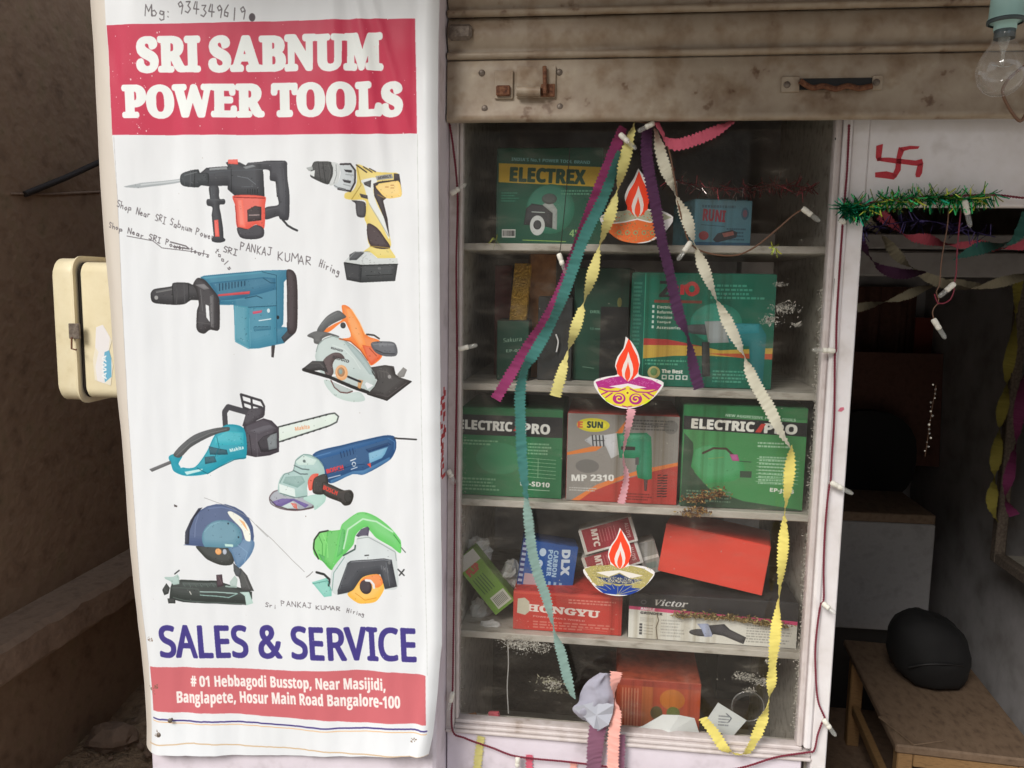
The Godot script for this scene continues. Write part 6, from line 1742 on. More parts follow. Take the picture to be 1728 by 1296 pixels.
	c.oval(20.5, 10.6, 2.4, 2.2, rgb(100, 110, 46))
	for k in 6:
		c.line([2 + k * 1.1, 3, 2.2 + k * 1.1, 24], 0.4, rgb(206, 130, 100))
	carton("carton", "faded orange printed carton on the floor of the case", [0.1187, 0.729, 0.1627, 0.1083, 2.1], -0.09, 0.14, printed("print_orange_box", c), card("card_orange", rgb(170, 72, 44)), 0.4455)


# ---------------------------------------------------------------- loose things on the shelves

func crumple(s: Shape, at: Vector3, size: Vector3, seed_: int) -> void:
	var n := FastNoiseLite.new()
	n.seed = seed_
	n.frequency = 0.9
	var p := func(i: int, k: int) -> Vector3:
		var d := Vector3(sin(PI * i / 10) * cos(TAU * k / 14), cos(PI * i / 10), sin(PI * i / 10) * sin(TAU * k / 14))
		return at + d * size * 0.5 * (0.85 + 0.5 * n.get_noise_3dv(d * 2.4))
	for i in 10:
		for k in 14:
			s.quad(p.call(i, k), p.call(i, k + 1), p.call(i + 1, k + 1), p.call(i + 1, k))


func build_clutter() -> void:
	var poly_bag := plain("thin_polythene", rgb(196, 194, 188), 0.35)
	for a in [[Vector3(-0.2541, 1.0043, -0.16), Vector3(0.07, 0.06, 0.05), 3, "crumpled polythene bag above the lime green carton"], [Vector3(-0.1834, 0.9616, -0.15), Vector3(0.045, 0.065, 0.05), 8, "crumpled white paper between lime and blue cartons"],
			[Vector3(-0.2406, 0.8877, -0.13), Vector3(0.05, 0.06, 0.05), 14, "grey crumpled bag under the lime green carton"], [Vector3(-0.2159, 0.876, -0.08), Vector3(0.06, 0.03, 0.03), 19, "scrap of white tissue at the fourth shelf edge"],
			[Vector3(0.1229, 0.9554, -0.16), Vector3(0.06, 0.03, 0.05), 25, "crumpled wrapper behind the plain red carton"]]:
		var s := Shape.new()
		crumple(s, Vector3.ZERO, a[1], a[2])
		single("wrapper", a[3], "wrapper", s.done(), poly_bag, a[0])
	# card labels and papers on the floor of the case
	var slip := plain("slip_paper", rgb(206, 208, 204), 0.7)
	single("paper_slip", "crinkled white paper slip in front of the orange carton", "paper", folded([0.0629, 0.7006, 0.0883, 0.7149, 0.1244, 0.7372, 0.1554, 0.7422, 0.1845, 0.7351, 0.1945, 0.7072, 0.1282, 0.6965], -0.05, -0.02), slip)
	var note := Canvas.new(96, 96, rgb(200, 204, 202)).layout(0, 0, 10, 10)
	note.fine_print(3.4, 3.4, 6.6, 6.8, 4, rgb(120, 124, 128), rng)
	note.line([5.2, 3.0, 6.4, 4.2, 5.8, 5.4], 0.3, rgb(96, 100, 108))
	single("paper_slip", "tilted square paper card against the round tape roll", "paper", Shape.new().slab([0.2019, 0.7275, 0.2261, 0.7723, 0.2799, 0.7413, 0.2535, 0.7033], -0.046, -0.045).done(), printed("print_note", note, 0.7))
	var roll := Shape.new()
	var ring := []
	for k in 33:
		ring.append(Vector3(0.2854, 0.7564, -0.07) + Vector3(cos(TAU * k / 32) * 0.03, sin(TAU * k / 32) * 0.03, 0))
	roll.tube(ring, 0.0009, 6, 1, false)
	var inner := []
	for k in 33:
		inner.append(Vector3(0.2883, 0.7484, -0.085) + Vector3(cos(TAU * k / 32) * 0.03, sin(TAU * k / 32) * 0.03, 0))
	roll.tube(inner, 0.0009, 6, 1, false)
	var t := thing("tape_roll", "clear round tape roll standing on the floor of the case", "tape roll")
	part("rim", roll.done(), mats.bulb_glass, t)
	part("film", Shape.new().lathe(Vector3(0.2885, 0.7479, -0.086), Vector3(0, 0, 1), [0.03, 0.0, 0.03, 0.017], 32).done(), mats.bulb_glass, t)
	# wire clip stuck to a carton, thread, small scraps
	single("wire_clip", "small bent white wire clip behind the streamers", "clip", Shape.new().tube(smooth_path([Vector3(-0.1002, 1.4548, -0.115), Vector3(-0.0954, 1.4425, -0.115), Vector3(-0.0962, 1.4311, -0.115), Vector3(-0.0983, 1.4208, -0.115)], 0.003), 0.0016, 6).done(), plain("white_plastic", rgb(216, 216, 214), 0.4))
	single("hanging_thread", "white cobweb thread hanging in the lowest bay of the case", "thread", Shape.new().tube(smooth_path([Vector3(-0.1764, 0.8536, -0.06), Vector3(-0.1746, 0.8124, -0.06), Vector3(-0.1762, 0.7632, -0.06), Vector3(-0.173, 0.7092, -0.06)], 0.01), 0.0012, 5).done(), plain("thread_grey", rgb(176, 174, 168), 0.9))
	single("carton_scrap", "scrap of brown card on the case floor", "scrap", block(Vector3(0.02, 0.012, 0.01), 0.001), card("kraft", rgb(156, 104, 58)), Vector3(-0.2429, 0.7071, -0.04), Vector3(0, 20, 6))
	single("carton_scrap", "scrap of pink card on the case floor", "scrap", block(Vector3(0.022, 0.014, 0.008), 0.001), plain("pink_card", rgb(196, 84, 96), 0.7), Vector3(-0.1985, 0.7145, -0.04), Vector3(0, -20, 14))
	# dried flowers and litter
	litter("dried_flowers", "dried brown marigold garland lying at the third shelf edge", [Vector3(0.1655, 1.1601, -0.045), Vector3(0.186, 1.1697, -0.042), Vector3(0.208, 1.1731, -0.05), Vector3(0.1738, 1.1441, -0.036), Vector3(0.1591, 1.1372, -0.034)], 0.011, 520, [rgb(110, 70, 40), rgb(150, 110, 60), rgb(84, 52, 34), rgb(176, 146, 90)], 8)
	litter("dry_litter", "dry leaf litter heaped along the grinder carton's top", [Vector3(0.152, 0.9347, -0.052), Vector3(0.1846, 0.937, -0.052), Vector3(0.2118, 0.9365, -0.052), Vector3(0.2442, 0.9364, -0.052), Vector3(0.2734, 0.9337, -0.052), Vector3(0.3035, 0.9312, -0.052), Vector3(0.3303, 0.9284, -0.052)], 0.0085, 900, [rgb(128, 106, 62), rgb(92, 74, 44), rgb(160, 140, 92)], 9)
	litter("dust_litter", "crumbs and dust gathered along the foot of the pane", [Vector3(-0.2482, 0.7049, -0.03), Vector3(-0.1784, 0.7035, -0.03), Vector3(-0.1208, 0.7012, -0.03), Vector3(-0.0637, 0.7012, -0.03), Vector3(0.0042, 0.6999, -0.03), Vector3(0.1047, 0.6991, -0.03), Vector3(0.1926, 0.7021, -0.03), Vector3(0.2794, 0.7026, -0.03)], 0.010, 520, [rgb(170, 160, 142), rgb(118, 92, 66), rgb(200, 194, 184)], 10)
	litter("dry_stalks", "pale grey stalks in the lowest bay beside the streamer", [Vector3(-0.0911, 0.7771, -0.07), Vector3(-0.079, 0.7596, -0.07)], 0.012, 160, [rgb(150, 146, 124), rgb(112, 108, 90)], 11)


func folded(a: Array, z0: float, z1: float) -> ArrayMesh:
	var s := Shape.new()
	var mid := Vector3.ZERO
	var n := a.size() / 2
	for i in n:
		mid += Vector3(a[i * 2], a[i * 2 + 1], 0) / n
	mid.z = z1
	for i in n:
		var j := (i + 1) % n
		s.tri(Vector3(a[i * 2], a[i * 2 + 1], z0 + 0.006 * (i % 2)), mid, Vector3(a[j * 2], a[j * 2 + 1], z0 + 0.006 * (j % 2)))
	return s.done()


func litter(called: String, label: String, at: Array, spread: float, many: int, colours: Array, seed_: int) -> void:
	rng.seed = seed_
	var pieces := []
	for c in colours:
		pieces.append([Shape.new(), plain("litter_%d_%d_%d" % [c.r8, c.g8, c.b8], c, 0.95)])
	for k in many:
		var p: Vector3 = at[k % at.size()] + Vector3(rng.randfn(0, spread), absf(rng.randfn(0, spread * 0.55)) - spread * 0.3, rng.randfn(0, spread * 0.3))
		var b := Basis(Vector3(rng.randfn(), rng.randfn(), rng.randfn()).normalized(), rng.randf() * TAU)
		var l := rng.randf_range(0.0015, 0.005)
		var s: Shape = pieces[k % pieces.size()][0]
		s.quad(p + b * Vector3(-l, 0, 0), p + b * Vector3(0, l * 0.4, l * 0.3), p + b * Vector3(l, 0, 0), p + b * Vector3(0, -l * 0.4, l * 0.3))
	var o := single(called, label, "litter", joined(pieces), null)
	o.set_meta("kind", "stuff")


# ---------------------------------------------------------------- oil-lamp cutouts stuck on the pane

func build_cutouts() -> void:
	var white := rgb(234, 230, 228)
	var flame := rgb(250, 74, 40)
	# each: outline, print
	var c := Canvas.new(320, 352, white).layout(1012, 284, 1136, 410)
	flame_print(c, 1076, 288, 365, 21)
	c.poly([1014, 366, 1036, 356, 1062, 354, 1068, 362, 1075, 366, 1086, 362, 1090, 354, 1112, 356, 1134, 366, 1118, 372, 1095, 376, 1076, 370, 1055, 374, 1030, 376], rgb(176, 176, 150))
	c.poly([1030, 376, 1055, 373, 1076, 369, 1095, 374, 1120, 372, 1112, 396, 1096, 406, 1075, 410, 1052, 408, 1034, 398, 1024, 386], rgb(226, 112, 56))
	rng.seed = 61
	for k in 240:
		c.oval(rng.randf_range(1022, 1118), rng.randf_range(360, 408), 1.0, 0.9, [rgb(186, 160, 104), rgb(120, 134, 96), rgb(236, 90, 50)][k % 3], 6)
	for k in 5:
		c.oval(1046 + k * 14, 392, 4, 4, rgb(150, 160, 110))
		c.oval(1046 + k * 14, 392, 2, 2, rgb(226, 84, 50))
	c.line([1030, 377, 1055, 374, 1076, 369, 1097, 374, 1120, 373], 2.2, white)
	cutout("orange glitter oil-lamp paper cutout on pane under the shutter", [0.0417, 1.7496, 0.0533, 1.7347, 0.062, 1.7178, 0.0646, 1.7018, 0.0603, 1.6818, 0.0795, 1.6798, 0.1041, 1.668, 0.0987, 1.6518, 0.0813, 1.6336, 0.0614, 1.6243, 0.039, 1.623, 0.0143, 1.6279, -0.0066, 1.6429, -0.0217, 1.6652, -0.0035, 1.6754, 0.0249, 1.6796, 0.0201, 1.6997, 0.0256, 1.7177, 0.0352, 1.7337], c)

	c = Canvas.new(352, 384, white).layout(1002, 568, 1120, 689)
	flame_print(c, 1059, 570, 641, 20)
	var magenta := rgb(176, 44, 128)
	c.poly([1005, 645, 1030, 637, 1048, 634, 1060, 643, 1078, 634, 1100, 639, 1117, 647, 1100, 672, 1080, 684, 1060, 687, 1038, 684, 1016, 668], magenta)
	for k in 90:
		c.oval(rng.randf_range(1012, 1112), rng.randf_range(638, 650), 0.8, 0.7, rgb(206, 120, 176), 6)
	c.soft([1010, 655, 1030, 656, 1046, 652, 1060, 648, 1074, 652, 1090, 656, 1110, 656, 1100, 671, 1080, 683, 1060, 686, 1038, 683, 1018, 670], rgb(232, 214, 64))
	c.poly([1028, 652, 1050, 648, 1060, 646, 1070, 648, 1092, 652, 1070, 655, 1060, 650, 1050, 655], rgb(236, 224, 228))
	for s in [-1, 1]:
		c.line([1060 + s * 4, 655, 1060 + s * 16, 660, 1060 + s * 36, 660, 1060 + s * 48, 656], 2.2, magenta)
		c.line([1060 + s * 26, 663, 1060 + s * 37, 671], 2.4, magenta)
		c.line([1060 + s * 34, 661, 1060 + s * 44, 666], 2.4, magenta)
		c.poly([1060 + s * 30, 678, 1060 + s * 44, 666, 1060 + s * 36, 677, 1060 + s * 24, 683], rgb(206, 226, 40))
		c.oval(1060 + s * 14, 672, 11, 9.4, magenta)
		var swirl := []
		for k in 22:
			var t := k / 21.0
			var w := lerpf(8.6, 2.0, t)
			swirl.append(1060 + s * (14 + w * cos(-0.8 - t * 7.5)))
			swirl.append(672 + w * 0.85 * sin(-0.8 - t * 7.5))
		c.line(swirl, 2.2, rgb(240, 224, 70))
	c.poly([1060, 656, 1065, 662, 1060, 668, 1055, 662], rgb(240, 224, 70))
	c.line([1052, 684, 1060, 686, 1068, 684], 1.6, magenta)
	c.oval(1060, 662, 1.8, 1.8, rgb(150, 40, 70))
	cutout("magenta and yellow patterned oil-lamp paper cutout on pane", [0.0301, 1.4599, 0.0408, 1.4507, 0.0518, 1.4332, 0.0566, 1.4144, 0.0552, 1.3933, 0.0762, 1.3886, 0.0992, 1.3798, 0.0896, 1.3605, 0.0696, 1.3417, 0.0449, 1.3323, 0.0281, 1.3318, 0.0069, 1.3385, -0.0126, 1.355, -0.0238, 1.3782, -0.003, 1.3873, 0.0178, 1.3922, 0.0131, 1.4069, 0.0168, 1.4239, 0.0267, 1.4389], c)

	c = Canvas.new(352, 352, white).layout(984, 891, 1105, 1006)
	flame_print(c, 1046, 893, 958, 19)
	c.poly([986, 963, 1006, 955, 1030, 953, 1046, 960, 1064, 953, 1086, 957, 1103, 966, 1090, 986, 1070, 1000, 1044, 1004, 1018, 998, 1000, 984], rgb(176, 164, 104))
	for k in 420:
		c.oval(rng.randf_range(992, 1098), rng.randf_range(955, 992), 0.8, 0.7, [rgb(214, 206, 170), rgb(120, 112, 84), rgb(206, 180, 90)][k % 3], 6)
	c.poly([1006, 968, 1030, 964, 1046, 962, 1064, 965, 1086, 969, 1064, 975, 1046, 966, 1028, 974], rgb(232, 226, 216))
	c.poly([1006, 975, 1026, 976, 1046, 968, 1066, 976, 1086, 976, 1066, 984, 1046, 986, 1026, 984], rgb(44, 62, 110))
	for k in 300:
		c.oval(rng.randf_range(1010, 1082), rng.randf_range(974, 984), 0.8, 0.7, [rgb(206, 200, 170), rgb(150, 140, 110)][k % 2], 6)
	var blue := rgb(26, 62, 150)
	for k in 7:
		var t := (k - 3) * 0.36
		var b := Vector2(1044, 1004)
		var d := Vector2(sin(t), -cos(t) * 0.62)
		var l := 27.0 + 6.0 * absf(k - 3)
		var w := Vector2(-d.y, d.x).normalized() * 6.4
		c.poly([b.x, b.y, b.x + d.x * l * 0.55 + w.x, b.y + d.y * l * 0.55 + w.y, b.x + d.x * l, b.y + d.y * l, b.x + d.x * l * 0.55 - w.x, b.y + d.y * l * 0.55 - w.y], blue)
		c.line([b.x, b.y, b.x + d.x * l, b.y + d.y * l], 0.7, rgb(206, 190, 110))
	cutout("blue and gold glitter oil-lamp paper cutout on pane", [0.031, 1.1116, 0.0422, 1.0966, 0.0514, 1.0781, 0.0531, 1.0604, 0.0494, 1.0433, 0.0762, 1.0415, 0.0968, 1.0316, 0.0838, 1.0083, 0.0608, 0.9899, 0.0331, 0.9825, 0.0026, 0.9873, -0.0175, 1.0042, -0.0334, 1.0282, -0.0119, 1.0374, 0.0161, 1.0413, 0.0113, 1.0557, 0.014, 1.0738, 0.0252, 1.0923], c)


func flame_print(c: Canvas, x: float, top: float, low: float, half: float) -> void:
	var h := low - top
	var shape := func(k: float, rise: float) -> Array:
		var a := []
		for q in [[0.0, 0.0], [0.35, 0.22], [0.75, 0.42], [0.95, 0.62], [0.85, 0.82], [0.45, 0.97], [0.05, 1.06], [-0.4, 0.98], [-0.85, 0.85], [-1.0, 0.66], [-0.75, 0.45], [-0.32, 0.25]]:
			a.append(x + q[0] * half * k)
			a.append(low - (1.0 - q[1]) * h * rise)
		return a
	c.poly(shape.call(1.0, 1.0), rgb(250, 72, 38))
	c.poly(shape.call(0.5, 0.68), rgb(236, 224, 218))
	c.poly(shape.call(0.24, 0.44), rgb(246, 84, 48))


func cutout(label: String, outline: Array, c: Canvas) -> void:
	var m := printed("print_" + label.left(12), c, 0.4)
	var p := []
	for i in range(0, outline.size(), 2):
		p.append(Vector3(outline[i], outline[i + 1], 0))
	p.append(p[0])
	var round_ := []
	for v in smooth_path(p, 0.006).slice(0, -1):
		round_.append(v.x)
		round_.append(v.y)
	single("oil_lamp_cutout", label, "paper cutout", Shape.new().slab(round_, -0.0135, -0.012).done(), m, Vector3.ZERO, Vector3.ZERO, "oil-lamp cutouts on the pane")


# ---------------------------------------------------------------- crepe-paper streamers

func streamer(label: String, knots: Array, material: Material, wide := 0.0225, group := "crepe paper streamers") -> void:
	single("streamer", label, "streamer", streamer_mesh(knots, wide), material, Vector3.ZERO, Vector3.ZERO, group)


func build_streamers() -> void:
	var yellow := paper("crepe_yellow", rgb(208, 198, 124))
	var gold := paper("crepe_gold", rgb(232, 216, 116))
	var cream := paper("crepe_cream", rgb(216, 211, 190))
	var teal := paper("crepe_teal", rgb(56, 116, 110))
	var lit_teal := paper("crepe_teal_lit", rgb(128, 156, 148))  # same teal crepe lower down, the stronger light painted into its colour
	var magenta := paper("crepe_magenta", rgb(146, 50, 102))
	var purple := paper("crepe_purple", rgb(74, 34, 72))
	var pink := paper("crepe_pink", rgb(208, 94, 116))
	var pale_pink := paper("crepe_pale_pink", rgb(230, 168, 176))
	var peach := paper("crepe_peach", rgb(244, 176, 164))
	var lilac := paper("crepe_lilac", rgb(160, 158, 172))
	var plum := paper("crepe_plum", rgb(140, 92, 116))
	streamer("twisted pale yellow crepe streamer crossing the orange diya cutout", [0.0315, 1.8201, 0.012, 95, 0.0195, 1.7678, 0.012, 180, 0.0073, 1.7129, 0.012, 262, -0.0033, 1.6693, 0.012, 360, -0.019, 1.6192, 0.012, 448, -0.0307, 1.5686, 0.012, 540, -0.0438, 1.5215, 0.012, 630, -0.056, 1.4801, 0.012, 720, -0.0694, 1.4341, 0.012, 808, -0.0828, 1.3834, 0.012, 900, -0.0904, 1.3526, 0.012, 912], yellow)
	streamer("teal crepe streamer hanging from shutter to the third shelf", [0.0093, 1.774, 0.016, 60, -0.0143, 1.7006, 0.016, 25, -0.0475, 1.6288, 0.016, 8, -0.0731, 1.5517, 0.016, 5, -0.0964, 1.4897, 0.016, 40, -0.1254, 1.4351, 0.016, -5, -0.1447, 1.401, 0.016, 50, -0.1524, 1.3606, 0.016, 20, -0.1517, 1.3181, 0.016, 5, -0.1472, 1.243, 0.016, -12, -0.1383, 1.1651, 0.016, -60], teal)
	streamer("lower run of the teal crepe streamer painted paler as if lit", [-0.1385, 1.1645, 0.014, -58, -0.1334, 1.1229, 0.014, 0, -0.1259, 1.0679, 0.014, 12, -0.1142, 1.0238, 0.014, 10, -0.0981, 0.9799, 0.014, -8, -0.0839, 0.9241, 0.014, -72, -0.0698, 0.8818, 0.014, -10, -0.0566, 0.8322, 0.014, -5, -0.0447, 0.7915, 0.014, -60], lit_teal, 0.021)
	streamer("magenta crepe streamer behind the teal one", [0.014, 1.8155, 0.006, 40, -0.0062, 1.7609, 0.006, 15, -0.0286, 1.7016, 0.006, 20, -0.0578, 1.6191, 0.006, 35, -0.0837, 1.5412, 0.006, 5, -0.1136, 1.4817, 0.006, 30, -0.1422, 1.4391, 0.006, 25, -0.169, 1.3929, 0.006, 5, -0.1877, 1.3603, 0.006, 10, -0.1981, 1.3428, 0.006, 12], magenta)
	streamer("dark purple crepe streamer beside the orange diya cutout", [0.0535, 1.8168, 0.008, 20, 0.0555, 1.7605, 0.008, 5, 0.0721, 1.6869, 0.008, 12, 0.0842, 1.6304, 0.008, 20, 0.1005, 1.5726, 0.008, 25, 0.1194, 1.5, 0.008, 8, 0.1349, 1.4657, 0.008, 70, 0.1472, 1.4126, 0.008, 12, 0.159, 1.3737, 0.008, 10], purple, 0.0225)
	streamer("cream crepe streamer twisting down to a knot with yellow", [0.0671, 1.8117, 0.014, 78, 0.083, 1.7547, 0.014, 5, 0.1057, 1.7011, 0.014, 88, 0.1261, 1.6601, 0.014, 178, 0.1396, 1.6207, 0.014, 262, 0.1593, 1.5753, 0.014, 360, 0.179, 1.5316, 0.014, 440, 0.2051, 1.4819, 0.014, 538, 0.2289, 1.4379, 0.014, 610, 0.2491, 1.3916, 0.014, 720, 0.2794, 1.3414, 0.014, 716, 0.2992, 1.3029, 0.014, 770, 0.3164, 1.2787, 0.014, 800], cream)
	streamer("bright yellow crepe streamer looping below the case sill", [0.3178, 1.2812, 0.016, 70, 0.3168, 1.2292, 0.016, 0, 0.3138, 1.1596, 0.016, 88, 0.3138, 1.0883, 0.016, 180, 0.3116, 1.0017, 0.016, 268, 0.3093, 0.9326, 0.016, 355, 0.3076, 0.8882, 0.016, 390, 0.3077, 0.8503, 0.016, 372, 0.3054, 0.8165, 0.016, 440, 0.2935, 0.768, 0.016, 362, 0.2733, 0.716, 0.016, 395, 0.2506, 0.7094, 0.016, 430, 0.2313, 0.7191, 0.016, 372, 0.2132, 0.7451, 0.016, 362, 0.1909, 0.7729, 0.016, 385], gold, 0.0215)
	streamer("short pink crepe streamer caught under the shutter edge", [0.0684, 1.8202, 0.02, 60, 0.083, 1.7952, 0.02, 60, 0.1009, 1.7836, 0.02, 10, 0.1316, 1.7911, 0.02, 4, 0.1637, 1.8043, 0.02, 20, 0.1935, 1.8211, 0.02, 70], pink)
	streamer("pale pink crepe tail hanging below the magenta diya cutout", [0.0448, 1.3319, -0.008, 10, 0.0397, 1.2975, -0.008, 40, 0.033, 1.2455, -0.008, 84, 0.0395, 1.2066, -0.008, 45, 0.0316, 1.1581, -0.008, 20], pale_pink, 0.018)
	# the bow at the sill: one broad folded loop and its tails
	var o := thing("paper_bow", "limp lilac paper bow with plum and peach tails on the sill", "paper bow")
	part("loop", bow_loop(), lilac, o)
	part("flap", folded([-0.0448, 0.7794, -0.0256, 0.7901, 0.0022, 0.797, 0.0301, 0.7947, 0.0286, 0.774, 0.0217, 0.755, 0.006, 0.741, -0.0049, 0.7458, -0.0205, 0.7607], 0.027, 0.0315), paper("crepe_pale_lilac", rgb(178, 180, 190)), o)
	part("tail", streamer_mesh([0.0073, 0.7666, 0.018, 0, 0, 0.7183, 0.018, 12, -0.0026, 0.6547, 0.018, 30, -0.0038, 0.619, 0.018, 10], 0.034), plum, o)
	part("tail", streamer_mesh([0.0326, 0.8533, 0.024, 0, 0.0306, 0.8144, 0.024, 70, 0.036, 0.7782, 0.024, 140, 0.0321, 0.7317, 0.024, 170, 0.0322, 0.6618, 0.024, 178, 0.0333, 0.6266, 0.024, 180], 0.024), peach, o)
	part("tail", streamer_mesh([0.0432, 0.7268, 0.014, 10, 0.0433, 0.6564, 0.014, 4, 0.0444, 0.621, 0.014, 0], 0.024), plum, o)
	# flat strips pasted on the panel below
	streamer("flat yellow crepe strip pasted on the lilac base panel", [-0.2177, 0.6915, -0.001, 0, -0.222, 0.6585, -0.001, 2, -0.226, 0.6095, -0.001, 0], yellow, 0.018, "strips on the base panel")
	streamer("flat rose crepe strip pasted on the lilac base panel", [-0.1252, 0.6624, -0.001, 0, -0.1248, 0.6408, -0.001, 0, -0.1253, 0.6068, -0.001, 0], pink, 0.016, "strips on the base panel")
	streamer("flat peach crepe strip pasted on the lilac base panel", [-0.0408, 0.6558, -0.001, 0, -0.0404, 0.639, -0.001, 0, -0.0398, 0.615, -0.001, 0], peach, 0.016, "strips on the base panel")


func bow_loop() -> ArrayMesh:
	# rows of the loop from the top, each a left point, a middle and a right point in metres
	var rows := [[Vector3(0.0028, 0.8437, 0.014), Vector3(0.0177, 0.8494, 0.014), Vector3(0.0243, 0.8453, 0.014)], [Vector3(-0.0183, 0.828, 0.018), Vector3(0.0031, 0.8343, 0.018), Vector3(0.0267, 0.8361, 0.018)], [Vector3(-0.0307, 0.8084, 0.022), Vector3(-0.0005, 0.8131, 0.022), Vector3(0.0295, 0.8155, 0.022)], [Vector3(-0.0344, 0.7879, 0.023), Vector3(-0.0021, 0.7929, 0.023), Vector3(0.0302, 0.7932, 0.023)], [Vector3(-0.045, 0.7744, 0.021), Vector3(-0.0016, 0.7734, 0.021), Vector3(0.0287, 0.7713, 0.021)], [Vector3(-0.0361, 0.7595, 0.018), Vector3(-0.0012, 0.7578, 0.018), Vector3(0.0269, 0.7602, 0.018)], [Vector3(-0.0117, 0.7436, 0.015), Vector3(0.0035, 0.7449, 0.015), Vector3(0.0229, 0.7512, 0.015)], [Vector3(-0.0026, 0.7292, 0.013), Vector3(0.006, 0.7346, 0.013), Vector3(0.021, 0.7406, 0.013)]]
	var s := Shape.new()
	var grid := []
	for r in rows:
		var line := smooth_path([r[0], r[1] + Vector3(0, 0, 0.008), r[2]], 0.004)
		var even := []
		for k in 13:
			even.append(line[roundi(k * (line.size() - 1) / 12.0)])
		grid.append(even)
	var n := FastNoiseLite.new()
	n.seed = 2
	n.frequency = 45.0
	var columns := []
	for k in 13:
		var run := []
		for i in grid.size():
			run.append(grid[i][k])
		var fine := smooth_path(run, 0.0008)
		var even := []
		for i in 41:
			var v: Vector3 = fine[roundi(i * (fine.size() - 1) / 40.0)]
			even.append(v + Vector3(0, 0, 0.006 * n.get_noise_2d(v.x, v.y * 0.4) + 0.004 * sin(i * 0.31) * sin(k * 0.5)))
		columns.append(even)
	for k in 12:
		for i in 40:
			s.quad(columns[k][i], columns[k + 1][i], columns[k + 1][i + 1], columns[k][i + 1], 1)
	return s.done()


# ---------------------------------------------------------------- strings of fairy lights

# Two thin wires wound round each other along a path.
func flex(path: Array, r := 0.0011, pitch := 0.009) -> ArrayMesh:
	var mid := smooth_path(path, 0.0016)
	var s := Shape.new()
	for w in 2:
		var run := []
		var far := 0.0
		for i in mid.size():
			if i:
				far += (mid[i] - mid[i - 1]).length()
			var t: Vector3 = (mid[mini(i + 1, mid.size() - 1)] - mid[maxi(i - 1, 0)]).normalized()
			var a := t.cross(Vector3(0.1, 0.1, 1)).normalized()
			var ang := far / pitch * TAU + w * PI
			run.append(mid[i] + (a * cos(ang) + t.cross(a) * sin(ang)) * r)
		s.tube(run, r, 5)
	return s.done()


func fairy_bulb(parent: Node3D, a: Vector3, b: Vector3) -> void:
	var d := b - a
	var l := d.length()
	var h := part("holder", Shape.new().lathe(a, d, [0.0, 0.0, 0.0036, 0.0, 0.0048, l * 0.06, 0.0048, l * 0.28, 0.0042, l * 0.3, 0.0042, l * 0.34, 0.0047, l * 0.36, 0.0045, l * 0.5, 0.0034, l * 0.52, 0.0, l * 0.52], 14).done(), mats.bulb_holder, parent)
	var bulb := part("bulb", Shape.new().lathe(a, d, [0.0034, l * 0.5, 0.0040, l * 0.56, 0.0040, l * 0.85, 0.0030, l * 0.95, 0.0014, l * 0.99, 0.0, l], 14).done(), mats.clear_plastic, h)
	bulb.name = "bulb"


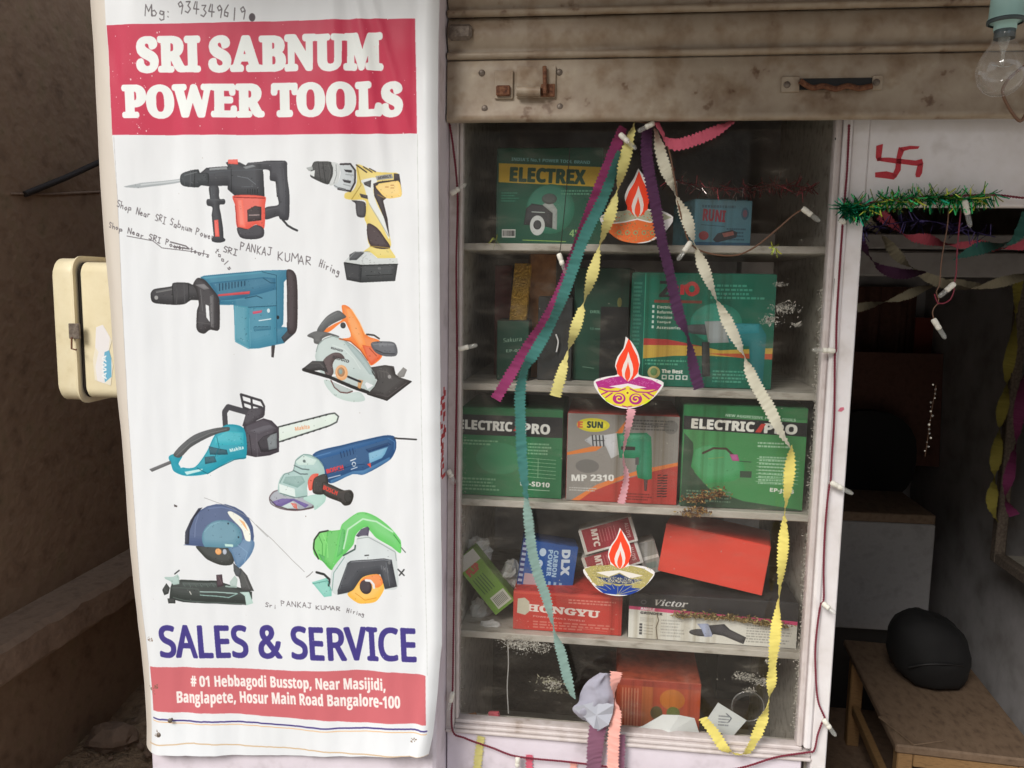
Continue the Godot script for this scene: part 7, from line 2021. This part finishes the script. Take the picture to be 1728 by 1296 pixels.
func build_light_strings() -> void:
	var red: Material = mats.wire_red
	var o := thing("fairy_lights", "string of fairy lights on red flex round the case", "fairy lights", Vector3.ZERO, "fairy light strings")
	part("flex", flex([Vector3(-0.2851, 1.8241, 0.008), Vector3(-0.2776, 1.7812, 0.008), Vector3(-0.2696, 1.7007, 0.008), Vector3(-0.2708, 1.5776, 0.008), Vector3(-0.2684, 1.3988, 0.008), Vector3(-0.2702, 1.2031, 0.008), Vector3(-0.2708, 0.9778, 0.008), Vector3(-0.2719, 0.803, 0.008), Vector3(-0.2724, 0.7077, 0.008), Vector3(-0.2471, 0.6907, 0.008), Vector3(-0.1957, 0.676, 0.008), Vector3(-0.1457, 0.6625, 0.008), Vector3(-0.0494, 0.6606, 0.008), Vector3(0.0608, 0.6566, 0.008), Vector3(0.1583, 0.6586, 0.008), Vector3(0.2535, 0.6746, 0.008), Vector3(0.3255, 0.7043, 0.008), Vector3(0.3786, 0.7183, 0.008), Vector3(0.3907, 0.724, 0.008), Vector3(0.395, 0.754, 0.008), Vector3(0.4017, 0.7795, 0.008), Vector3(0.4053, 0.7865, 0.008), Vector3(0.3909, 0.8214, 0.008), Vector3(0.3828, 0.8877, 0.008), Vector3(0.3811, 0.9318, 0.008), Vector3(0.3845, 0.9934, 0.008), Vector3(0.3897, 1.0068, 0.008), Vector3(0.3862, 1.0628, 0.008), Vector3(0.3842, 1.127, 0.008), Vector3(0.3849, 1.18, 0.008), Vector3(0.3867, 1.2137, 0.008), Vector3(0.3883, 1.22, 0.008), Vector3(0.3875, 1.2638, 0.008), Vector3(0.3869, 1.336, 0.008), Vector3(0.3814, 1.4374, 0.008), Vector3(0.3828, 1.4455, 0.008), Vector3(0.3805, 1.4975, 0.008), Vector3(0.3799, 1.5667, 0.008), Vector3(0.38, 1.6545, 0.008), Vector3(0.3806, 1.6882, 0.008), Vector3(0.3813, 1.7503, 0.008), Vector3(0.3798, 1.8164, 0.008)]), red, o)
	for b in [[Vector3(-0.2804, 1.7032, 0.012), Vector3(-0.2526, 1.7199, 0.016)], [Vector3(-0.2647, 1.4322, 0.012), Vector3(-0.2302, 1.4407, 0.014)], [Vector3(-0.2827, 1.2112, 0.012), Vector3(-0.269, 1.1869, 0.014)], [Vector3(-0.271, 0.7839, 0.012), Vector3(-0.2794, 0.7463, 0.014)], [Vector3(-0.1455, 0.6626, 0.01), Vector3(-0.1469, 0.6277, 0.012)], [Vector3(0.3873, 1.2189, 0.012), Vector3(0.4246, 1.2008, 0.016)], [Vector3(0.388, 1.0018, 0.012), Vector3(0.4049, 0.991, 0.03)], [Vector3(0.4023, 0.7863, 0.012), Vector3(0.4244, 0.7579, 0.016)], [Vector3(0.3798, 1.4457, 0.012), Vector3(0.3412, 1.4471, 0.016)], [Vector3(0.382, 1.6604, 0.006), Vector3(0.3682, 1.66, 0.036)]]:
		fairy_bulb(o, b[0], b[1])
	var p := thing("fairy_lights", "string of fairy lights slung across the top of pane", "fairy lights", Vector3.ZERO, "fairy light strings")
	part("flex", Shape.new().tube(smooth_path([Vector3(0.0294, 1.8239, 0.012), Vector3(0.0462, 1.8219, 0.012), Vector3(0.073, 1.814, 0.012), Vector3(0.09, 1.7792, 0.012), Vector3(0.1018, 1.7307, 0.012), Vector3(0.1116, 1.6818, 0.012), Vector3(0.1253, 1.6375, 0.012), Vector3(0.1328, 1.6227, 0.012), Vector3(0.1481, 1.611, 0.012), Vector3(0.1779, 1.6034, 0.012), Vector3(0.2121, 1.6038, 0.012), Vector3(0.2406, 1.6179, 0.012), Vector3(0.2728, 1.6456, 0.012), Vector3(0.3001, 1.6711, 0.012), Vector3(0.3157, 1.6808, 0.012)], 0.004), 0.0016, 6).done(), mats.wire_brown, p)
	for b in [[Vector3(0.0083, 1.8014, 0.02), Vector3(0.0366, 1.7752, 0.026)], [Vector3(0.0644, 1.8189, 0.022), Vector3(0.0375, 1.8036, 0.028)], [Vector3(0.1333, 1.6245, 0.016), Vector3(0.1115, 1.5924, 0.022)], [Vector3(0.3119, 1.6814, 0.016), Vector3(0.3407, 1.6591, 0.02)]]:
		fairy_bulb(p, b[0], b[1])
	var l := thing("fairy_lights", "single fairy light dangling behind the teal streamer", "fairy lights", Vector3.ZERO, "fairy light strings")
	part("flex", Shape.new().tube(smooth_path([Vector3(-0.0754, 1.7814, 0.002), Vector3(-0.0806, 1.7019, 0.002), Vector3(-0.0861, 1.6312, 0.002), Vector3(-0.0895, 1.6007, 0.002)], 0.01), 0.0007, 5).done(), mats.dark_iron, l)
	fairy_bulb(l, Vector3(-0.0906, 1.6027, 0.002), Vector3(-0.076, 1.565, 0.006))
	var q := thing("fairy_lights", "string of fairy lights dangling in the dark doorway", "fairy lights", Vector3.ZERO, "fairy light strings")
	part("flex", flex([Vector3(0.3843, 1.6869, 0.012), Vector3(0.4214, 1.6909, 0.012), Vector3(0.4674, 1.6968, 0.012), Vector3(0.513, 1.7007, 0.012), Vector3(0.5675, 1.7028, 0.012), Vector3(0.6126, 1.7038, 0.012), Vector3(0.656, 1.6993, 0.012), Vector3(0.7114, 1.6958, 0.012)]), red, q)
	part("flex", Shape.new().tube(smooth_path([Vector3(0.5456, 1.6988, 0.004), Vector3(0.5462, 1.656, 0.004), Vector3(0.5428, 1.6176, 0.004), Vector3(0.5413, 1.5886, 0.004), Vector3(0.5417, 1.5595, 0.004), Vector3(0.5371, 1.5477, 0.004), Vector3(0.5418, 1.5351, 0.004), Vector3(0.5415, 1.5262, 0.004)], 0.006), 0.0011, 5).done(), mats.wire_brown, q)
	part("flex", Shape.new().tube(smooth_path([Vector3(0.5649, 1.6987, 0.006), Vector3(0.5638, 1.656, 0.006), Vector3(0.5639, 1.6081, 0.006), Vector3(0.5653, 1.5792, 0.006), Vector3(0.5632, 1.5598, 0.006), Vector3(0.564, 1.5501, 0.006), Vector3(0.5596, 1.5354, 0.006), Vector3(0.549, 1.5284, 0.006), Vector3(0.5406, 1.5282, 0.006), Vector3(0.5338, 1.5437, 0.006)], 0.006), 0.0012, 5).done(), red, q)
	part("flex", Shape.new().tube(smooth_path([Vector3(0.5414, 1.5282, 0.004), Vector3(0.5355, 1.5202, 0.004), Vector3(0.5343, 1.5104, 0.004), Vector3(0.5379, 1.5006, 0.004)], 0.004), 0.001, 5).done(), mats.wire_brown, q)
	for b in [[Vector3(0.5647, 1.6948, 0.016), Vector3(0.5749, 1.6511, 0.022)], [Vector3(0.5632, 1.5617, 0.008), Vector3(0.5385, 1.5381, 0.012)], [Vector3(0.5351, 1.5026, 0.006), Vector3(0.5557, 1.4698, 0.01)]]:
		fairy_bulb(q, b[0], b[1])


# ---------------------------------------------------------------- tinsel

func foil_strips(path: Array, many: int, length: float, wide: float, seed_: int, droop := 0.3) -> Shape:
	rng.seed = seed_
	var s := Shape.new()
	for k in many:
		var f := rng.randf() * (path.size() - 1.001)
		var i := int(f)
		var a: Vector3 = path[i].lerp(path[i + 1], f - i)
		var d := Vector3(rng.randfn(), rng.randfn() - droop, rng.randfn() * 0.6 + 0.15).normalized()
		var l := length * rng.randf_range(0.55, 1.1)
		var side := d.cross(Vector3(rng.randfn(), rng.randfn(), rng.randfn())).normalized() * wide
		var m := a + d * l * 0.55 + Vector3(0, -0.002, 0)
		var e := a + d * l + Vector3(0, -0.006 * droop, 0)
		s.quad(a - side, a + side, m + side, m - side)
		s.quad(m - side, m + side, e + side * 0.8, e - side * 0.8)
	return s


func build_tinsel() -> void:
	var green := plain("foil_green", rgb(46, 150, 84), 0.22, 0.85)
	var lime := plain("foil_lime", rgb(196, 206, 84), 0.25, 0.85)
	var teal := plain("foil_teal", rgb(24, 128, 96), 0.2, 0.85)
	var o := thing("tinsel_garland", "green and gold tinsel garland tied across the lintel bottom", "tinsel")
	var path := smooth_path([Vector3(0.3786, 1.6869, 0.012), Vector3(0.3935, 1.6889, 0.012), Vector3(0.4126, 1.6832, 0.012), Vector3(0.4306, 1.6928, 0.012), Vector3(0.4583, 1.6948, 0.012), Vector3(0.4948, 1.6997, 0.012), Vector3(0.5313, 1.7008, 0.012), Vector3(0.5679, 1.6981, 0.012), Vector3(0.5947, 1.7029, 0.012), Vector3(0.6106, 1.7066, 0.012)], 0.006)
	part("core", Shape.new().tube(path, 0.0015, 5).done(), green, o)
	for a in [[green, 240, 0.026, 71], [teal, 150, 0.024, 72], [lime, 110, 0.028, 73]]:
		var f := part("foil", foil_strips(path, a[1], a[2], 0.0011, a[3]).done(), a[0], o)
		f.set_meta("kind", "stuff")
	var knot := part("foil", foil_strips(smooth_path([Vector3(0.3802, 1.6829, 0.014), Vector3(0.3937, 1.6781, 0.014), Vector3(0.4079, 1.6753, 0.014)], 0.004), 120, 0.024, 0.0011, 74).done(), teal, o)
	knot.set_meta("kind", "stuff")
	# loose tufts blown against the pane and shelves
	for a in [[[Vector3(0.2699, 1.6188, 0), Vector3(0.2769, 1.6149, 0)], lime, 9, "green tinsel tuft stuck in front of the first shelf"], [[Vector3(-0.2179, 1.634, -0.03), Vector3(-0.205, 1.6278, -0.03)], lime, 7, "gold tinsel scrap on the shelf edge below green carton"]]:
		var t := single("tinsel_tuft", a[3], "tinsel", foil_strips(a[0], a[2], 0.017, 0.0012, a[2]).done(), a[1])
		t.set_meta("kind", "thing")
	# a dull string of red tinsel hangs inside the case above the blue carton
	var dull := plain("foil_red", rgb(120, 36, 44), 0.3, 0.8)
	var silver := plain("foil_silver", rgb(190, 180, 176), 0.22, 0.9)
	var q := thing("tinsel_garland", "thin dark red tinsel garland inside the case above blue carton", "tinsel")
	var run := smooth_path([Vector3(0.1007, 1.7437, -0.09), Vector3(0.1433, 1.7312, -0.09), Vector3(0.1957, 1.7251, -0.09), Vector3(0.2474, 1.7273, -0.09), Vector3(0.2985, 1.7315, -0.09), Vector3(0.3518, 1.7254, -0.09)], 0.006)
	part("core", Shape.new().tube(run, 0.001, 5).done(), dull, q)
	part("foil", foil_strips(run, 230, 0.024, 0.0008, 81).done(), dull, q).set_meta("kind", "stuff")
	part("foil", foil_strips(run, 40, 0.024, 0.0007, 82).done(), silver, q).set_meta("kind", "stuff")


# ---------------------------------------------------------------- hanging lamp (unlit)

func build_hanging_lamp() -> void:
	var at := Vector3(0.4684, 1.8178, 0.33)
	var o := thing("hanging_lamp", "unlit clear glass bulb in a mint green plastic holder", "lamp", at)
	part("holder", Shape.new().lathe(Vector3.ZERO, Vector3.UP, [0.0, 0.048, 0.0125, 0.048, 0.0125, 0.056, 0.0195, 0.058, 0.0200, 0.062, 0.0190, 0.063, 0.0178, 0.095, 0.0190, 0.096, 0.0190, 0.100, 0.0178, 0.101, 0.0150, 0.112, 0.0120, 0.113, 0.0120, 0.150, 0.0, 0.151], 28).done(), mats.socket_mint, o)
	part("ring", Shape.new().lathe(Vector3.ZERO, Vector3.UP, [0.0185, 0.0555, 0.0208, 0.0565, 0.0208, 0.0600, 0.0186, 0.0612], 28).done(), mats.socket_dark, o)
	part("cap", Shape.new().lathe(Vector3.ZERO, Vector3.UP, [0.0118, 0.038, 0.0118, 0.056], 24).done(), mats.socket_dark, o)
	part("glass", Shape.new().lathe(Vector3.ZERO, Vector3.UP, [0.0, -0.030, 0.010, -0.0285, 0.018, -0.024, 0.0245, -0.016, 0.0280, -0.006, 0.0285, 0.003, 0.0265, 0.012, 0.0220, 0.021, 0.0165, 0.029, 0.0130, 0.036, 0.0120, 0.044], 32).done(), mats.bulb_glass, o)
	var stem := part("stem", Shape.new().lathe(Vector3.ZERO, Vector3.UP, [0.0, 0.006, 0.0022, 0.006, 0.0024, 0.022, 0.0065, 0.036, 0.0075, 0.042], 12).done(), mats.clear_plastic, o)
	part("filament", Shape.new().tube(smooth_path([Vector3(-0.012, 0.008, 0), Vector3(-0.005, 0.004, 0.006), Vector3(0.004, 0.004, 0.006), Vector3(0.012, 0.008, 0)], 0.002), 0.0006, 5).done(), mats.filament_metal, stem)
	part("cord", Shape.new().tube([Vector3(0, 0.15, 0), Vector3(0.001, 0.3, -0.004), Vector3(0, 0.49, 0)], 0.003, 8).done(), mats.wire_brown, o)
	# the dark loop of flex behind it
	single("cable_loop", "brown loop of cable behind the hanging lamp", "cable", Shape.new().tube(smooth_path([at + Vector3(0.05, 0.02, -0.05), at + Vector3(0.028, 0.0, -0.045), at + Vector3(0.022, -0.02, -0.04), at + Vector3(0.05, -0.05, -0.05), at + Vector3(0.06, -0.02, -0.05)], 0.004), 0.002, 6).done(), mats.wire_brown)


# ---------------------------------------------------------------- inside the doorway

func build_doorway_contents() -> void:
	# low wooden stool-bench along the right wall
	var b := thing("wooden_bench", "low worn wooden bench with a plank top inside the doorway", "bench", Vector3(0.90, 0, -0.72))
	b.rotation_degrees.y = -4.0
	part("top_plank", block(Vector3(0.33, 0.022, 0.60), 0.004), mats.old_wood, b, Vector3(0.005, 0.44, -0.08))
	part("crack_strip", block(Vector3(0.09, 0.004, 0.13), 0.001), mats.old_wood, b, Vector3(-0.105, 0.4535, 0.14), Vector3(0, 24, 0))
	for s in [[-0.135, 0.195], [0.135, 0.195], [-0.135, -0.30], [0.135, -0.30]]:
		part("leg", block(Vector3(0.036, 0.279, 0.036), 0.003), mats.pale_wood, b, Vector3(s[0], 0.2895, s[1]))
	part("apron", block(Vector3(0.232, 0.034, 0.02), 0.002), mats.pale_wood, b, Vector3(0, 0.4115, 0.203))
	part("stretcher", block(Vector3(0.02, 0.03, 0.457), 0.002), mats.pale_wood, b, Vector3(-0.135, 0.27, -0.0525))
	part("stretcher", block(Vector3(0.02, 0.03, 0.457), 0.002), mats.pale_wood, b, Vector3(0.135, 0.27, -0.0525))
	# black round helmet-like bag resting on it
	var g := Shape.new()
	var n := FastNoiseLite.new()
	n.seed = 6
	n.frequency = 1.0
	var p := func(i: int, k: int) -> Vector3:
		var t := PI * i / 18
		var d := Vector3(sin(t) * cos(TAU * k / 28), cos(t), sin(t) * sin(TAU * k / 28))
		var r := 1.0 + 0.07 * n.get_noise_3dv(d * 2.0) + 0.03 * n.get_noise_3dv(d * 6.0)
		var e := Vector3(signf(d.x) * absf(d.x) ** 0.95, signf(d.y) * absf(d.y) ** 0.92, signf(d.z) * absf(d.z) ** 0.95)
		return Vector3(e.x * 0.108, clampf(e.y * 0.112 - e.x * 0.022, -0.084, 0.1 - e.x * 0.03), e.z * 0.098) * r
	for i in 18:
		for k in 28:
			g.quad(p.call(i, k), p.call(i, k + 1), p.call(i + 1, k + 1), p.call(i + 1, k), 1)
	var bag := thing("black_bag", "round black bag sitting on the wooden bench", "bag", Vector3(0.9203, 0.5421, -0.86) * Vector3(1, 0, 1) + Vector3(0, 0.545, 0))
	part("body", g.done(), mats.black_rexine, bag)
	part("zip", Shape.new().tube(smooth_path([Vector3(-0.078, -0.02, 0.078), Vector3(-0.04, 0.0, 0.096), Vector3(0.01, 0.006, 0.1), Vector3(0.06, 0.0, 0.088)], 0.006), 0.003, 6).done(), mats.black_plastic, bag)
	# grey laminate counter at the back of the room
	var k := thing("counter", "grey laminate counter front with a dark wooden top", "counter", Vector3(0.72, FLOOR_Y, -1.35))
	part("panel", block(Vector3(0.66, 0.36, 0.3), 0.003), mats.grey_laminate, k, Vector3(0, 0.48, 0))
	part("top", block(Vector3(0.665, 0.03, 0.305), 0.003), mats.old_wood, k, Vector3(-0.005, 0.676, 0))
	part("plinth", block(Vector3(0.6, 0.298, 0.26), 0.003), mats.black_plastic, k, Vector3(-0.02, 0.15, -0.02))
	# a black office chair back and a brown curtain behind
	var ch := thing("chair", "black rounded chair back standing behind the grey counter", "chair", Vector3(0.9338, 0.7416, -1.6) * Vector3(1, 0, 1) + Vector3(0, FLOOR_Y, 0))
	var back := Shape.new()
	rounded_bar(back, 0.0, 0.05, 0.34, 0.34, 0.14)
	part("backrest", back.done(), mats.black_rexine, ch, Vector3(0.02, 0.62, 0.0), Vector3(0, 90, 0))
	part("stem", Shape.new().tube([Vector3(0, 0.0, 0), Vector3(0, 0.68, -0.02)], 0.02, 10).done(), mats.black_plastic, ch)
	var cur := Shape.new()
	for i in 60:
		var at := func(q: int, y: float) -> Vector3:
			return Vector3(0.62 + q * 0.0095, y, -1.9 + 0.018 * sin(q * 0.62) + 0.008 * sin(q * 1.7))
		cur.quad(at.call(i, 1.56), at.call(i + 1, 1.56), at.call(i + 1, 0.3), at.call(i, 0.3), 1)
	single("curtain", "dark brown curtain hanging at the back of the room", "curtain", cur.done(), mats.brown_cloth)
	var board := plain("hanging_board", rgb(120, 46, 30), 0.7)
	single("wall_calendar", "small rust orange calendar card on the room's back wall", "calendar", block(Vector3(0.11, 0.2, 0.006), 0.002), board, Vector3(1.2275, 1.3443, -1.85))
	# beads that catch the light
	var s := thing("bead_strand", "thin strand of clear glass beads hanging in the doorway", "beads", Vector3(0.6628, 1.3084, -0.3))
	part("thread", Shape.new().tube([Vector3(0.004, 0.05, 0), Vector3(0, 0.0, 0), Vector3(-0.006, -0.1, 0)], 0.0005, 4).done(), mats.wire_brown, s)
	rng.seed = 15
	for i in 16:
		var ball := SphereMesh.new()
		ball.radius = rng.randf_range(0.0012, 0.0026)
		ball.height = ball.radius * 2
		ball.radial_segments = 8
		ball.rings = 4
		part("bead", ball, mats.bulb_holder if i % 3 == 0 else mats.clear_plastic, s, Vector3(0.003 - i * 0.0005 + rng.randf_range(-0.006, 0.006), 0.05 - i * 0.0092, 0))

	# glazed wall case on the right wall
	var w := thing("wall_showcase", "grey framed glass showcase on the room's side wall", "showcase", Vector3(1.24, 0.76, -1.02))
	var f: Material = mats.worn_steel
	part("frame_post", between(Vector3(-0.10, 0.0, -0.012), Vector3(-0.07, 1.0, 0.018), 0.003), f, w)
	part("frame_rail", between(Vector3(-0.10, 0.0, 0.0185), Vector3(-0.07, 0.03, 0.85), 0.003), f, w)
	part("back", between(Vector3(-0.012, 0.0, 0.0), Vector3(-0.002, 1.0, 0.85), 0.001), mats.shelf_paint, w)
	part("base", between(Vector3(-0.07, 0.005, 0.0), Vector3(-0.012, 0.02, 0.85), 0.001), mats.shelf_paint, w)
	var pane := QuadMesh.new()
	pane.size = Vector2(0.82, 0.96)
	part("glass_pane", pane, mats.window_glass, w, Vector3(-0.085, 0.51, 0.43), Vector3(0, -90, 0))
	var gold := paper("crepe_yellow_shaded", rgb(150, 140, 62))  # yellow crepe, dulled: the room's dim light is put into its colour
	var magenta := paper("crepe_magenta_shaded", rgb(112, 34, 82))  # magenta crepe darkened in colour to stand for the dim room
	var pink: Material = mats.crepe_pink
	var cream := paper("crepe_cream_shaded", rgb(160, 154, 134))  # cream crepe with the doorway's shade mixed into its colour
	var deep := "streamers inside the room"
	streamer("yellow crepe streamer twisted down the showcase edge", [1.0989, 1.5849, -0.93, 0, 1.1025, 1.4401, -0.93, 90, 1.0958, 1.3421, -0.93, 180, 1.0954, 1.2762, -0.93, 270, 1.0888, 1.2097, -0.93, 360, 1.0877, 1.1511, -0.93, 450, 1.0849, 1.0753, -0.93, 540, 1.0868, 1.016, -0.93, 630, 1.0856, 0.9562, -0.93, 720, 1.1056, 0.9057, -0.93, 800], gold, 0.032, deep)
	streamer("magenta crepe streamer looped beside the showcase", [1.0994, 1.3828, -0.84, 40, 1.0916, 1.2562, -0.84, 140, 1.0912, 1.1601, -0.84, 230, 1.0819, 1.0626, -0.84, 330, 1.0786, 0.997, -0.84, 430, 1.1038, 0.949, -0.84, 520], magenta, 0.03, deep)
	streamer("rose crepe streamer swagged under the doorway tinsel", [0.5968, 1.7162, -0.5, 0, 0.6315, 1.6903, -0.5, 40, 0.6583, 1.6696, -0.5, 100, 0.7005, 1.6622, -0.5, 178, 0.7451, 1.6522, -0.5, 262, 0.8076, 1.6502, -0.5, 350, 0.8574, 1.6455, -0.5, 440, 0.912, 1.6538, -0.5, 530], pink, 0.028, deep)
	streamer("cream crepe streamer hanging in a swag inside the doorway", [0.6026, 1.7125, -0.62, 0, 0.6429, 1.6766, -0.62, 80, 0.6756, 1.635, -0.62, 170, 0.7158, 1.6019, -0.62, 260, 0.7718, 1.5719, -0.62, 350, 0.8398, 1.5562, -0.62, 440, 0.9179, 1.5714, -0.62, 530, 0.9816, 1.5917, -0.62, 620], cream, 0.028, deep)
	streamer("dark purple crepe streamer tangled at the doorway post", [0.551, 1.6766, -0.5, 10, 0.5774, 1.6267, -0.5, 60, 0.6076, 1.598, -0.5, 120, 0.6493, 1.5853, -0.5, 190, 0.6996, 1.5913, -0.5, 260], mats.crepe_purple, 0.028, deep)
	streamer("second cream streamer sagging below the loft beam", [0.6239, 1.5014, -0.72, 0, 0.6719, 1.5143, -0.72, 70, 0.7279, 1.5302, -0.72, 150, 0.7828, 1.5549, -0.72, 240, 0.8381, 1.5675, -0.72, 330, 0.9224, 1.5601, -0.72, 420], cream, 0.026, deep)
	streamer("teal crepe streamer end hanging near the doorway lamp", [0.8682, 1.7134, -0.42, 10, 0.8504, 1.6641, -0.42, 30, 0.8211, 1.649, -0.42, 100, 0.7745, 1.6385, -0.42, 190, 0.7284, 1.618, -0.42, 260], mats.crepe_teal, 0.03, deep)
	var dull := plain("foil_violet", rgb(70, 62, 110), 0.3, 0.8)
	var run := smooth_path([Vector3(0.4527, 1.6246, -0.18), Vector3(0.4633, 1.6577, -0.18), Vector3(0.5133, 1.6712, -0.18), Vector3(0.5759, 1.6781, -0.18), Vector3(0.6182, 1.6698, -0.18), Vector3(0.7026, 1.6489, -0.18)], 0.008)
	var t := thing("tinsel_garland", "dull violet tinsel garland hanging inside the doorway", "tinsel")
	part("core", Shape.new().tube(run, 0.001, 5).done(), dull, t)
	part("foil", foil_strips(run, 160, 0.024, 0.0009, 91).done(), dull, t).set_meta("kind", "stuff")
	# sheets of brown packing board leaning at the back
	single("packing_board", "brown packing board leaning on the back wall behind counter", "board", block(Vector3(0.32, 0.42, 0.01), 0.002), mats.brown_cloth, Vector3(1.0744, 1.1074, -1.7), Vector3(-6, 0, 0))
